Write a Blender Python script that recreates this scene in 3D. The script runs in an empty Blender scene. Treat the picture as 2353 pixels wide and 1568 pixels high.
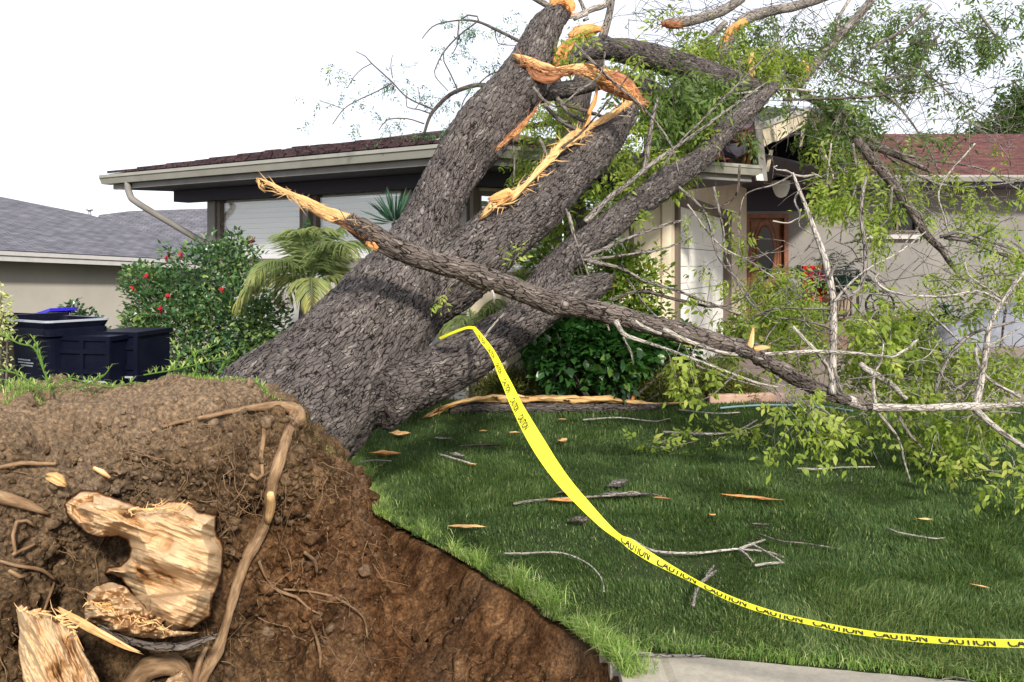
import bpy, math, random
import numpy as np
from mathutils import Vector, Matrix
R = math.radians
random.seed(7)
rng = np.random.default_rng(7)
S = bpy.context.scene
COL = S.collection

# ------------------------------------------------------------------ camera, sky, sun, exposure
EYE, F, CU, HV = 1.6, 1950.0, 1176.5, 607.0      # eye height; focal length, centre and horizon in photo units (2353 wide)
cam_d = bpy.data.cameras.new('camera'); cam = bpy.data.objects.new('camera', cam_d); COL.objects.link(cam)
cam.location = (0, 0, EYE); cam.rotation_euler = (R(90), 0, 0)
cam_d.sensor_width = 36; cam_d.lens = 36 * F / 2353.0
cam_d.shift_y = -(784 - HV) / 2353.0
cam_d.clip_end = 600; cam_d.clip_start = 0.05
S.camera = cam
SUN_DIR = Vector((0.26, -0.82, 0.50)).normalized()
SUN_EL = math.asin(SUN_DIR.z); SUN_AZ = math.atan2(SUN_DIR.x, SUN_DIR.y)
w = bpy.data.worlds.new('World'); S.world = w; w.use_nodes = True
wn = w.node_tree.nodes; wl = w.node_tree.links
bg = wn['Background']; sky = wn.new('ShaderNodeTexSky'); sky.sky_type = 'NISHITA'; sky.sun_disc = False
sky.sun_elevation = SUN_EL; sky.sun_rotation = SUN_AZ; sky.dust_density = 1.0; sky.air_density = 1.0; sky.ozone_density = 1.0
# thin bright cloud over the whole sky, with slightly bluer gaps
wt = wn.new('ShaderNodeTexCoord'); wno = wn.new('ShaderNodeTexNoise'); wno.inputs['Scale'].default_value = 1.6; wno.inputs['Detail'].default_value = 5
wr = wn.new('ShaderNodeMapRange'); wr.inputs[1].default_value = .35; wr.inputs[2].default_value = .7; wr.inputs[3].default_value = .72; wr.inputs[4].default_value = .95
wm_ = wn.new('ShaderNodeMix'); wm_.data_type = 'RGBA'; wm_.inputs[7].default_value = (5.0, 5.1, 5.5, 1)
wl.new(wt.outputs['Generated'], wno.inputs['Vector']); wl.new(wno.outputs['Fac'], wr.inputs[0]); wl.new(wr.outputs[0], wm_.inputs[0])
wl.new(sky.outputs[0], wm_.inputs[6]); wl.new(wm_.outputs[2], bg.inputs[0]); bg.inputs[1].default_value = 0.15
sun_d = bpy.data.lights.new('sun', 'SUN'); sun = bpy.data.objects.new('sun', sun_d); COL.objects.link(sun)
sun_d.energy = 3.3; sun_d.angle = R(5.0); sun_d.color = (1.0, 0.94, 0.84)
sun.rotation_euler = (-SUN_DIR).to_track_quat('-Z', 'Y').to_euler()
S.view_settings.view_transform = 'Standard'; S.view_settings.look = 'None'
S.view_settings.exposure = 0.72; S.view_settings.gamma = 1.0

# ------------------------------------------------------------------ helpers
def P(u, v, Y):
    return Vector(((u - CU) * Y / F, Y, EYE - (v - HV) * Y / F))
def G(u, v, z=0.0):
    Y = (EYE - z) * F / (v - HV)
    return P(u, v, Y)
def tag(o, label=None, cat=None, group=None, kind=None):
    if label: o['label'] = label
    if cat: o['category'] = cat
    if group: o['group'] = group
    if kind: o['kind'] = kind
    return o
def empty(name, loc, label, cat, group=None):
    o = bpy.data.objects.new(name, None); COL.objects.link(o); o.location = loc
    return tag(o, label, cat, group)
def link(name, me, mat, parent=None):
    o = bpy.data.objects.new(name, me); COL.objects.link(o)
    if mat is not None: me.materials.append(mat)
    if parent is not None:
        o.parent = parent
        if parent.type == 'EMPTY': o.matrix_parent_inverse = Matrix.Translation(-Vector(parent.location))
    return o
class MB:
    """collects vertices, faces and per-vertex values; build() links them as ONE mesh object"""
    def __init__(s): s.v = []; s.f = []; s.n = 0; s.at = {}; s.mi = []
    def add(s, V, Fc, mi=0, **at):
        V = np.asarray(V, dtype=np.float64).reshape(-1, 3)
        s.v.append(V)
        for q in Fc:
            q = np.asarray(q, dtype=np.int64)
            if q.size: s.f.append(q + s.n); s.mi.append(np.full(len(q), mi))
        for k, a in at.items(): s.at.setdefault(k, []).append((s.n, np.asarray(a, dtype=np.float64)))
        s.n += len(V)
        return s
    def box(s, c, d, rot=None, mi=0):
        c = np.array(c, float); d = np.array(d, float) / 2
        V = np.array([[x, y, z] for x in (-1, 1) for y in (-1, 1) for z in (-1, 1)], float) * d
        if rot is not None: V = V @ np.array(rot).T
        s.add(V + c, [np.array([[0, 1, 3, 2], [4, 6, 7, 5], [0, 4, 5, 1], [2, 3, 7, 6], [0, 2, 6, 4], [1, 5, 7, 3]])], mi)
        return s
    def poly_prism(s, pts, off, mi=0):
        """a flat polygon pushed along the vector off"""
        A = np.array([tuple(p) for p in pts], float); B = A + np.array(off, float); n = len(A)
        V = np.vstack([A, B]); base = s.n
        s.v.append(V); s.n += 2 * n
        s.f.append([tuple(base + i for i in range(n))]); s.mi.append(np.full(1, mi))
        s.f.append([tuple(base + n + i for i in reversed(range(n)))]); s.mi.append(np.full(1, mi))
        q = np.array([[(i + 1) % n, i, n + i, n + (i + 1) % n] for i in range(n)]) + base
        s.f.append(q); s.mi.append(np.full(n, mi))
        return s
    def build(s, name, mat, parent=None, smooth=False):
        me = bpy.data.meshes.new(name)
        V = np.vstack(s.v) if s.v else np.zeros((0, 3))
        me.vertices.add(len(V)); me.vertices.foreach_set('co', V.astype(np.float32).ravel())
        cnt = []; idx = []
        for q in s.f:
            if isinstance(q, list):
                for t in q: cnt.append(np.array([len(t)])); idx.append(np.array(t))
            else:
                cnt.append(np.full(len(q), q.shape[1])); idx.append(q.ravel())
        cnt = np.concatenate(cnt); idx = np.concatenate(idx)
        me.loops.add(len(idx)); me.loops.foreach_set('vertex_index', idx.astype(np.int32))
        me.polygons.add(len(cnt)); st = np.concatenate([[0], np.cumsum(cnt)[:-1]])
        me.polygons.foreach_set('loop_start', st.astype(np.int32)); me.polygons.foreach_set('loop_total', cnt.astype(np.int32))
        if any((m != 0).any() for m in s.mi): me.polygons.foreach_set('material_index', np.concatenate(s.mi).astype(np.int32))
        me.polygons.foreach_set('use_smooth', np.full(len(cnt), smooth, dtype=bool))
        for k, parts in s.at.items():
            dim = parts[0][1].ndim
            if dim == 1:
                a = me.attributes.new(k, 'FLOAT', 'POINT'); d = np.zeros(len(V), np.float32)
                for st_, x in parts: d[st_:st_ + len(x)] = x
                a.data.foreach_set('value', d)
            else:
                a = me.attributes.new(k, 'FLOAT_VECTOR', 'POINT'); d = np.zeros((len(V), 3), np.float32)
                for st_, x in parts: d[st_:st_ + len(x)] = x
                a.data.foreach_set('vector', d.ravel())
        me.update(calc_edges=True); me.validate()
        mats = mat if isinstance(mat, (list, tuple)) else [mat]
        o = link(name, me, mats[0], parent)
        for m in mats[1:]: me.materials.append(m)
        return o
# --- numpy noise
def _h(i, j, k, seed):
    n = (i * 374761393 + j * 668265263 + k * 2147483647 + seed * 1274126177) & 0xFFFFFFFF
    n = ((n ^ (n >> 13)) * 1274126177) & 0xFFFFFFFF
    n = ((n ^ (n >> 16)) * 2246822519) & 0xFFFFFFFF
    return ((n ^ (n >> 15)) & 0xFFFFFF) / float(0xFFFFFF)
def vn(Pn, seed=0):
    Pn = np.asarray(Pn, float); I = np.floor(Pn).astype(np.int64); f = Pn - I; f = f * f * (3 - 2 * f)
    r = 0
    for a in (0, 1):
        for b in (0, 1):
            for c in (0, 1):
                wt = (f[:, 0] if a else 1 - f[:, 0]) * (f[:, 1] if b else 1 - f[:, 1]) * (f[:, 2] if c else 1 - f[:, 2])
                r = r + wt * _h(I[:, 0] + a, I[:, 1] + b, I[:, 2] + c, seed)
    return r * 2 - 1
def fbm(Pn, oc=4, seed=0, gain=0.5):
    r = 0; a = 1.0; Pn = np.asarray(Pn, float)
    for o in range(oc): r = r + a * vn(Pn * (2.03 ** o) + 17.3 * o, seed + o); a *= gain
    return r
def voro(Pn, seed=0):
    Pn = np.asarray(Pn, float); I = np.floor(Pn).astype(np.int64)
    f1 = np.full(len(Pn), 9.0); f2 = np.full(len(Pn), 9.0); cid = np.zeros(len(Pn))
    for a in (-1, 0, 1):
        for b in (-1, 0, 1):
            for c in (-1, 0, 1):
                J = I + np.array([a, b, c])
                pt = J + np.stack([_h(J[:, 0], J[:, 1], J[:, 2], seed + s) for s in (1, 2, 3)], 1)
                d = np.sqrt(((Pn - pt) ** 2).sum(1))
                m = d < f1
                f2 = np.where(m, f1, np.minimum(f2, d)); cid = np.where(m, _h(J[:, 0], J[:, 1], J[:, 2], seed + 9), cid); f1 = np.where(m, d, f1)
    return f1, f2, cid
# --- curves
def crom(pts, step):
    """Catmull-Rom resampling of rows (x, y, z, r, ...)"""
    A = np.array(pts, float)
    if len(A) == 2: A = np.vstack([A[0], (A[0] + A[1]) / 2, A[1]])
    E = np.vstack([2 * A[0] - A[1], A, 2 * A[-1] - A[-2]]); out = []
    for i in range(1, len(E) - 2):
        n = max(1, int(np.linalg.norm(E[i + 1, :3] - E[i, :3]) / step))
        t = (np.arange(n) / n)[:, None]
        out.append(0.5 * ((2 * E[i]) + (-E[i - 1] + E[i + 1]) * t + (2 * E[i - 1] - 5 * E[i] + 4 * E[i + 1] - E[i + 2]) * t ** 2 + (-E[i - 1] + 3 * E[i] - 3 * E[i + 1] + E[i + 2]) * t ** 3))
    out.append(E[-2][None, :]); return np.vstack(out)
def frames(C):
    T = np.gradient(C, axis=0); T /= np.linalg.norm(T, axis=1)[:, None] + 1e-12
    N = np.zeros_like(T); a = np.array([0, 0, 1.0]) if abs(T[0, 2]) < 0.9 else np.array([1.0, 0, 0])
    n = np.cross(T[0], a); n /= np.linalg.norm(n); N[0] = n
    for i in range(1, len(T)):
        n = N[i - 1] - T[i] * (N[i - 1] @ T[i]); N[i] = n / (np.linalg.norm(n) + 1e-12)
    return T, N, np.cross(T, N)
def tube(mb, rows, seg=8, step=0.1, rough=0.0, cap=True, flat=None, rs=6.0, off=0.0, mi=0, bark=0.0, jag=0.0, seed=0):
    """rows: (x,y,z,r). flat: ratio of second radius, measured along world vector flat[1]"""
    Cv = crom(rows, step); C = Cv[:, :3]; r = np.maximum(Cv[:, 3], 0.0004); T, N, B = frames(C)
    if flat is not None:
        k, d = flat; d = np.array(d, float)
        B = d[None, :] - T * (T @ d)[:, None]; B /= np.linalg.norm(B, axis=1)[:, None] + 1e-9; N = np.cross(B, T)
    else: k = 1.0
    th = np.arange(seg) / seg * 2 * math.pi
    D = N[:, None, :] * np.cos(th)[None, :, None] + k * B[:, None, :] * np.sin(th)[None, :, None]
    s = np.concatenate([[0], np.cumsum(np.linalg.norm(np.diff(C, axis=0), axis=1))])
    rr = np.repeat(r[:, None], seg, 1)
    V0 = (C[:, None, :] + D * rr[:, :, None]).reshape(-1, 3)
    if rough: rr = rr * (1 + rough * fbm(V0 * rs, 3, 5 + seed).reshape(rr.shape))
    if jag: rr = rr * (1 + jag * fbm(np.stack([np.repeat(s, seg) * 3, np.tile(th, len(s)) * 4, np.zeros(len(s) * seg)], 1), 2, 11 + seed).reshape(rr.shape))
    loc = np.stack([np.cos(th)[None, :] * r[:, None], np.sin(th)[None, :] * r[:, None], np.repeat(s[:, None], seg, 1) + off], 2).reshape(-1, 3)
    ridge = np.ones(len(loc)) * 0.6
    if bark: ridge, hgt = barkf(loc); rr = rr + bark * hgt.reshape(rr.shape)
    V = C[:, None, :] + D * rr[:, :, None]; n = len(C)
    if jag:
        ew = np.clip(1 - np.minimum(s, s[-1] - s) / (s[-1] * .22 + 1e-6), 0, 1) * np.where(s < s[-1] / 2, -1, 1)
        V = V + T[:, None, :] * (ew[:, None] * (rng.random(seg)[None, :] - .3) * s[-1] * .16)[:, :, None]
        V = V + B[:, None, :] * (np.abs(fbm(np.stack([np.repeat(s, seg) * 5, np.tile(th, n) * 7 / 2, np.full(len(s) * seg, seed * 1.7)], 1), 3, 12)).reshape(n, seg) * r[:, None] * .5)[:, :, None]
    V = V.reshape(-1, 3)
    i = np.arange(n - 1)[:, None] * seg; j = np.arange(seg)[None, :]; j2 = (j + 1) % seg
    q = np.stack([i + j, i + j2, i + seg + j2, i + seg + j], 2).reshape(-1, 4)
    fc = [q]
    if cap:
        V = np.vstack([V, C[0] - T[0] * r[0] * .3 * k, C[-1] + T[-1] * r[-1] * .3 * k]); loc = np.vstack([loc, loc[0], loc[-1]]); ridge = np.append(ridge, [.6, .6])
        a = n * seg; jj = np.arange(seg)
        fc += [np.stack([(jj + 1) % seg, jj, np.full(seg, a)], 1), np.stack([(n - 1) * seg + jj, (n - 1) * seg + (jj + 1) % seg, np.full(seg, a + 1)], 1)]
    mb.add(V, fc, mi, bc=loc, ridge=ridge)
    return s[-1]
def barkf(loc):
    """ridge value 0..1 and height from bark coordinates (two across, one along)"""
    W = loc + 0.035 * np.stack([fbm(loc * 9, 3, 1), fbm(loc * 9, 3, 2), fbm(loc * 6, 3, 3) * 2.2], 1)
    f1, f2, cid = voro(W * np.array([30, 30, 8]), 4); rid = 1 - np.abs(fbm(W * np.array([26, 26, 5]), 2, 13)) * 1.6
    e = np.clip((f2 - f1) / 0.30, 0, 1); big = fbm(loc * np.array([9, 9, 3]), 3, 8)
    e = .55 * e + .45 * np.clip(rid, 0, 1)
    return np.clip(e * (0.8 + 0.25 * cid) + 0.15 * big, 0, 1), e * (0.8 + 0.4 * cid) + 0.5 * big - 0.6
def pxr(pts, Ys):
    """photo points (u, v, half width) with depths -> rows (x,y,z,r)"""
    out = []; n = len(pts)
    for i, p in enumerate(pts):
        if isinstance(Ys, (tuple, list)):
            Y = Ys[i] if len(Ys) == n else Ys[0] + (Ys[1] - Ys[0]) * i / (n - 1)
        else: Y = Ys
        q = P(p[0], p[1], Y); out.append((q.x, q.y, q.z, p[2] * Y / F))
    return out
# ------------------------------------------------------------------ materials
def mat(name, col, rough=0.8, noise=None, bump=None, metal=0.0, spec=0.3, coat=0.0):
    """noise = (scale, second colour, detail, lo, hi); bump = (scale, strength, distance)"""
    m = bpy.data.materials.new(name); m.use_nodes = True; nt = m.node_tree; n = nt.nodes; l = nt.links
    b = n['Principled BSDF']; b.inputs['Base Color'].default_value = (*col, 1); b.inputs['Roughness'].default_value = rough
    b.inputs['Metallic'].default_value = metal; b.inputs['Specular IOR Level'].default_value = spec
    tc = n.new('ShaderNodeTexCoord')
    if noise:
        sc, c2, det, lo, hi = noise
        t = n.new('ShaderNodeTexNoise'); t.inputs['Scale'].default_value = sc; t.inputs['Detail'].default_value = det; t.inputs['Roughness'].default_value = .65
        r = n.new('ShaderNodeValToRGB'); r.color_ramp.elements[0].position = lo; r.color_ramp.elements[1].position = hi
        r.color_ramp.elements[0].color = (*col, 1); r.color_ramp.elements[1].color = (*c2, 1)
        l.new(tc.outputs['Object'], t.inputs['Vector']); l.new(t.outputs['Fac'], r.inputs[0]); l.new(r.outputs[0], b.inputs['Base Color'])
    if bump:
        t2 = n.new('ShaderNodeTexNoise'); t2.inputs['Scale'].default_value = bump[0]; t2.inputs['Detail'].default_value = 6
        bp = n.new('ShaderNodeBump'); bp.inputs['Strength'].default_value = bump[1]; bp.inputs['Distance'].default_value = bump[2]
        l.new(tc.outputs['Object'], t2.inputs['Vector']); l.new(t2.outputs['Fac'], bp.inputs['Height']); l.new(bp.outputs[0], b.inputs['Normal'])
    return m
def ramp(n, stops):
    r = n.new('ShaderNodeValToRGB'); e = r.color_ramp.elements
    while len(e) < len(stops): e.new(0.5)
    for k, (p, c) in enumerate(stops): e[k].position = p; e[k].color = (*c, 1)
    return r
def bark_mat(name, dark, mid, light, moss=None):
    m = bpy.data.materials.new(name); m.use_nodes = True; nt = m.node_tree; n = nt.nodes; l = nt.links
    b = n['Principled BSDF']; b.inputs['Roughness'].default_value = .92; b.inputs['Specular IOR Level'].default_value = .15
    ac = n.new('ShaderNodeAttribute'); ac.attribute_name = 'bc'; ar = n.new('ShaderNodeAttribute'); ar.attribute_name = 'ridge'
    mp = n.new('ShaderNodeMapping'); mp.inputs['Scale'].default_value = (80, 80, 18); l.new(ac.outputs['Vector'], mp.inputs['Vector'])
    t = n.new('ShaderNodeTexNoise'); t.inputs['Scale'].default_value = 1.0; t.inputs['Detail'].default_value = 7; t.inputs['Roughness'].default_value = .7; l.new(mp.outputs[0], t.inputs['Vector'])
    ad = n.new('ShaderNodeMath'); ad.operation = 'MULTIPLY_ADD'; l.new(t.outputs['Fac'], ad.inputs[0]); ad.inputs[1].default_value = 0.9
    s2 = n.new('ShaderNodeMath'); s2.operation = 'SUBTRACT'; l.new(ar.outputs['Fac'], s2.inputs[0]); s2.operation = 'MULTIPLY_ADD'; s2.inputs[1].default_value = .42; s2.inputs[2].default_value = -.20; l.new(s2.outputs[0], ad.inputs[2])
    wn_ = n.new('ShaderNodeTexNoise'); wn_.inputs['Scale'].default_value = 14; wn_.inputs['Detail'].default_value = 3; l.new(ac.outputs['Vector'], wn_.inputs['Vector'])
    wm2 = n.new('ShaderNodeVectorMath'); wm2.operation = 'MULTIPLY_ADD'; wm2.inputs[1].default_value = (.05, .05, .12); l.new(wn_.outputs['Color'], wm2.inputs[0]); l.new(ac.outputs['Vector'], wm2.inputs[2])
    mp2 = n.new('ShaderNodeMapping'); mp2.inputs['Scale'].default_value = (50, 50, 10); l.new(wm2.outputs[0], mp2.inputs['Vector'])
    vo = n.new('ShaderNodeTexVoronoi'); vo.feature = 'DISTANCE_TO_EDGE'; vo.inputs['Scale'].default_value = 1; l.new(mp2.outputs[0], vo.inputs['Vector'])
    vm = n.new('ShaderNodeMapRange'); vm.inputs[1].default_value = 0; vm.inputs[2].default_value = .11; vm.inputs[3].default_value = -.45; vm.inputs[4].default_value = .06; l.new(vo.outputs['Distance'], vm.inputs[0])
    a3 = n.new('ShaderNodeMath'); a3.operation = 'ADD'; l.new(ad.outputs[0], a3.inputs[0]); l.new(vm.outputs[0], a3.inputs[1]); ad = a3
    r = ramp(n, [(0.08, dark), (0.34, mid), (0.74, tuple(x * 1.45 for x in mid)), (0.98, light)]); l.new(ad.outputs[0], r.inputs[0])
    m4 = n.new('ShaderNodeMapping'); m4.inputs['Scale'].default_value = (34, 34, 7); l.new(wm2.outputs[0], m4.inputs['Vector']); t4 = n.new('ShaderNodeTexNoise'); t4.inputs['Scale'].default_value = 1; t4.inputs['Detail'].default_value = 5; t4.inputs['Roughness'].default_value = .6; l.new(m4.outputs[0], t4.inputs['Vector'])
    r4 = n.new('ShaderNodeMapRange'); r4.inputs[1].default_value = .54; r4.inputs[2].default_value = .70; r4.inputs[3].default_value = 0; r4.inputs[4].default_value = .75; l.new(t4.outputs['Fac'], r4.inputs[0]); gt = n.new('ShaderNodeMath'); gt.operation = 'MULTIPLY'; gr = n.new('ShaderNodeMapRange'); gr.inputs[1].default_value = .15; gr.inputs[2].default_value = .4; l.new(ad.outputs[0], gr.inputs[0]); l.new(gr.outputs[0], gt.inputs[0]); l.new(r4.outputs[0], gt.inputs[1])
    fm = n.new('ShaderNodeMix'); fm.data_type = 'RGBA'; l.new(gt.outputs[0], fm.inputs[0]); l.new(r.outputs[0], fm.inputs[6]); fm.inputs[7].default_value = (*light, 1)
    t3 = n.new('ShaderNodeTexNoise'); t3.inputs['Scale'].default_value = 5.0; t3.inputs['Detail'].default_value = 3; l.new(ac.outputs['Vector'], t3.inputs['Vector'])
    mx = n.new('ShaderNodeMix'); mx.data_type = 'RGBA'; mx.blend_type = 'MULTIPLY'; mx.inputs[0].default_value = .6
    r3 = ramp(n, [(0.3, (.50, .46, .45)), (0.7, (1.2, 1.15, 1.1))]); l.new(t3.outputs['Fac'], r3.inputs[0])
    l.new(fm.outputs[2], mx.inputs[6]); l.new(r3.outputs[0], mx.inputs[7]); l.new(mx.outputs[2], b.inputs['Base Color'])
    bp = n.new('ShaderNodeBump'); bp.inputs['Strength'].default_value = .9; bp.inputs['Distance'].default_value = .012; l.new(ad.outputs[0], bp.inputs['Height']); l.new(bp.outputs[0], b.inputs['Normal'])
    return m
def leaf_mat(name, c1, c2, c3=None, trans=.35, rough=.5, spec=.3):
    m = bpy.data.materials.new(name); m.use_nodes = True; nt = m.node_tree; n = nt.nodes; l = nt.links
    b = n['Principled BSDF']; b.inputs['Roughness'].default_value = rough; b.inputs['Specular IOR Level'].default_value = spec
    a = n.new('ShaderNodeAttribute'); a.attribute_name = 'rnd'
    r = ramp(n, [(0, c1), (.6, c2), (1, c3 or c2)]); l.new(a.outputs['Fac'], r.inputs[0]); l.new(r.outputs[0], b.inputs['Base Color'])
    tr = n.new('ShaderNodeBsdfTranslucent'); hv = n.new('ShaderNodeHueSaturation'); hv.inputs['Value'].default_value = 1.5; hv.inputs['Saturation'].default_value = 1.1
    l.new(r.outputs[0], hv.inputs['Color']); l.new(hv.outputs[0], tr.inputs['Color'])
    mx = n.new('ShaderNodeMixShader'); mx.inputs[0].default_value = trans; l.new(b.outputs[0], mx.inputs[1]); l.new(tr.outputs[0], mx.inputs[2]); l.new(mx.outputs[0], n['Material Output'].inputs[0])
    return m
def wood_mat(name, stops, scale=(90, 90, 7)):
    m = bpy.data.materials.new(name); m.use_nodes = True; nt = m.node_tree; n = nt.nodes; l = nt.links
    b = n['Principled BSDF']; b.inputs['Roughness'].default_value = .75; b.inputs['Specular IOR Level'].default_value = .2
    ac = n.new('ShaderNodeAttribute'); ac.attribute_name = 'bc'
    mp = n.new('ShaderNodeMapping'); mp.inputs['Scale'].default_value = scale; l.new(ac.outputs['Vector'], mp.inputs['Vector'])
    t = n.new('ShaderNodeTexNoise'); t.inputs['Scale'].default_value = 1; t.inputs['Detail'].default_value = 6; t.inputs['Roughness'].default_value = .65; l.new(mp.outputs[0], t.inputs['Vector'])
    r = ramp(n, stops); l.new(t.outputs['Fac'], r.inputs[0]); l.new(r.outputs[0], b.inputs['Base Color'])
    bp = n.new('ShaderNodeBump'); bp.inputs['Strength'].default_value = .6; bp.inputs['Distance'].default_value = .006; l.new(t.outputs['Fac'], bp.inputs['Height']); l.new(bp.outputs[0], b.inputs['Normal'])
    return m
M = {}
M['bark'] = bark_mat('bark', (.010, .008, .007), (.094, .082, .077), (.36, .33, .30))
M['bark_limb'] = bark_mat('bark_limb', (.014, .011, .009), (.125, .105, .092), (.44, .39, .34))
M['bark_grey'] = bark_mat('bark_grey', (.03, .027, .024), (.22, .20, .18), (.60, .57, .52))
M['twig_pale'] = bark_mat('twig_pale', (.14, .12, .10), (.42, .39, .35), (.72, .70, .66))
M['twig_dark'] = mat('twig_dark', (.055, .045, .042), .9, (30, (.14, .12, .10), 3, .35, .7))
M['root'] = wood_mat('root_bark', [(.25, (.07, .036, .017)), (.5, (.23, .14, .075)), (.78, (.42, .29, .17))], (50, 50, 14))
M['wood'] = wood_mat('torn_wood', [(.25, (.22, .09, .03)), (.40, (.56, .30, .11)), (.6, (.74, .50, .24)), (.8, (.82, .66, .42))])
M['wood_orange'] = wood_mat('torn_wood_orange', [(.2, (.30, .10, .03)), (.45, (.66, .28, .09)), (.75, (.88, .54, .24))])
M['wood_brown'] = wood_mat('inner_bark', [(.25, (.12, .045, .02)), (.5, (.32, .13, .06)), (.75, (.55, .28, .14))])
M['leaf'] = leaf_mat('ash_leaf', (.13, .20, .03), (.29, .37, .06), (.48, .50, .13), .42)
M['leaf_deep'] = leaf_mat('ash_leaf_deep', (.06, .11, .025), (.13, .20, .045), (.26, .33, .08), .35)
M['leaf_bush'] = leaf_mat('bush_leaf', (.03, .075, .03), (.075, .155, .055), (.30, .38, .09), .18, .32, .5)
M['leaf_dark'] = leaf_mat('dark_bush_leaf', (.012, .045, .010), (.035, .11, .02), (.14, .24, .04), .2, .35, .5)
M['leaf_yellow'] = leaf_mat('shrub_leaf_light', (.07, .14, .02), (.18, .27, .04), (.40, .42, .06), .35)
M['juniper'] = leaf_mat('juniper_needles', (.035, .06, .01), (.12, .14, .025), (.26, .20, .05), .15, .7)
M['palm'] = leaf_mat('palm_frond', (.16, .22, .08), (.30, .36, .15), (.50, .44, .13), .25, .45)
M['yucca'] = leaf_mat('yucca_blade', (.015, .05, .035), (.04, .10, .06), (.08, .16, .09), .1, .4)
M['petal'] = mat('red_petal', (.38, .008, .02), .6)
M['grass'] = leaf_mat('grass_blade', (.040, .078, .020), (.096, .160, .042), (.34, .38, .15), .3, .55, .25)
M['grass_pale'] = leaf_mat('grass_blade_pale', (.12, .24, .04), (.30, .42, .10), (.60, .60, .30), .35, .55, .25)
M['lawn'] = mat('lawn_soil', (.018, .030, .008), 1, (9, (.045, .055, .015), 5, .35, .7), (40, .6, .02))
M['concrete'] = mat('sidewalk_concrete', (.30, .265, .21), .9, (30, (.40, .36, .29), 8, .3, .7), (90, .4, .004))
M['drive'] = mat('driveway_concrete', (.22, .165, .135), .9, (3, (.30, .24, .20), 8, .3, .7), (60, .3, .004))
M['asphalt'] = mat('asphalt', (.05, .05, .05), .95, (60, (.09, .09, .085), 5, .4, .7), (80, .5, .005))
def soil_mat(name, c, c2=None):
    m = bpy.data.materials.new(name); m.use_nodes = True; nt = m.node_tree; n = nt.nodes; l = nt.links
    b = n['Principled BSDF']; b.inputs['Roughness'].default_value = 1; b.inputs['Specular IOR Level'].default_value = .05
    tc = n.new('ShaderNodeTexCoord')
    t = n.new('ShaderNodeTexNoise'); t.inputs['Scale'].default_value = 5; t.inputs['Detail'].default_value = 12; t.inputs['Roughness'].default_value = .75
    r = ramp(n, [(.30, c[0]), (.47, c[1]), (.60, c[2]), (.78, c[3])]); l.new(tc.outputs['Object'], t.inputs['Vector']); l.new(t.outputs['Fac'], r.inputs[0])
    a = n.new('ShaderNodeAttribute'); a.attribute_name = 'dry'
    t2 = n.new('ShaderNodeTexNoise'); t2.inputs['Scale'].default_value = 60; t2.inputs['Detail'].default_value = 8; t2.inputs['Roughness'].default_value = .7; l.new(tc.outputs['Object'], t2.inputs['Vector'])
    r2 = ramp(n, [(.32, (.22, .20, .19)), (.5, (.9, .9, .9)), (.70, (2.1, 1.95, 1.65))]); l.new(t2.outputs['Fac'], r2.inputs[0])
    rb = ramp(n, [(.30, c2[0]), (.47, c2[1]), (.60, c2[2]), (.78, c2[3])]); l.new(t.outputs['Fac'], rb.inputs[0]); ab = n.new('ShaderNodeAttribute'); ab.attribute_name = 'red'
    rm_ = n.new('ShaderNodeMix'); rm_.data_type = 'RGBA'; l.new(ab.outputs['Fac'], rm_.inputs[0]); l.new(r.outputs[0], rm_.inputs[6]); l.new(rb.outputs[0], rm_.inputs[7])
    dm = n.new('ShaderNodeMix'); dm.data_type = 'RGBA'; l.new(a.outputs['Fac'], dm.inputs[0]); l.new(rm_.outputs[2], dm.inputs[6]); dm.inputs[7].default_value = (*c[4], 1)
    mx = n.new('ShaderNodeMix'); mx.data_type = 'RGBA'; mx.blend_type = 'MULTIPLY'; mx.inputs[0].default_value = .85
    l.new(dm.outputs[2], mx.inputs[6]); l.new(r2.outputs[0], mx.inputs[7]); l.new(mx.outputs[2], b.inputs['Base Color'])
    bp = n.new('ShaderNodeBump'); bp.inputs['Strength'].default_value = 1.0; bp.inputs['Distance'].default_value = .012; l.new(t2.outputs['Fac'], bp.inputs['Height']); l.new(bp.outputs[0], b.inputs['Normal'])
    return m
EARTH = [(.016, .009, .005), (.075, .046, .025), (.155, .100, .055), (.30, .215, .13), (.21, .15, .10)]; REDE = [(.014, .007, .003), (.078, .037, .017), (.165, .085, .040), (.30, .18, .10)]
M['soil'] = soil_mat('earth', EARTH, REDE)
M['pit'] = M['soil']
M['stucco'] = mat('stucco', (.20, .188, .178), .95, (1.2, (.26, .245, .225), 4, .3, .7), (120, .25, .004))
M['stucco2'] = mat('neighbour_stucco', (.36, .33, .29), .95, (1.0, (.42, .385, .33), 4, .3, .7), (120, .2, .004))
M['trim'] = mat('taupe_trim', (.20, .185, .175), .7, (6, (.25, .235, .22), 4, .3, .7))
M['trim_light'] = mat('light_trim', (.42, .40, .39), .7, (6, (.50, .48, .46), 4, .3, .7))
M['gutter'] = mat('gutter_paint', (.27, .26, .22), .45, (3, (.33, .32, .28), 4, .3, .7), spec=.5)
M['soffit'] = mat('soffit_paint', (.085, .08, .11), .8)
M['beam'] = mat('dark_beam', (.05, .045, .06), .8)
M['beige'] = mat('beige_paint', (.62, .53, .39), .8, (4, (.70, .61, .46), 4, .3, .7))
M['white'] = mat('white_paint', (.78, .77, .70), .6, (3, (.84, .83, .77), 4, .3, .7))
M['brown_trim'] = mat('brown_trim', (.16, .125, .10), .7)
def win_glass(name, col, rough):
    m = mat(name, col, rough, spec=.9); return m
M['blind'] = mat('white_blind', (.80, .79, .77), .5)
M['glass_dark'] = mat('dark_glass', (.010, .012, .018), .15, spec=.25)
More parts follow.
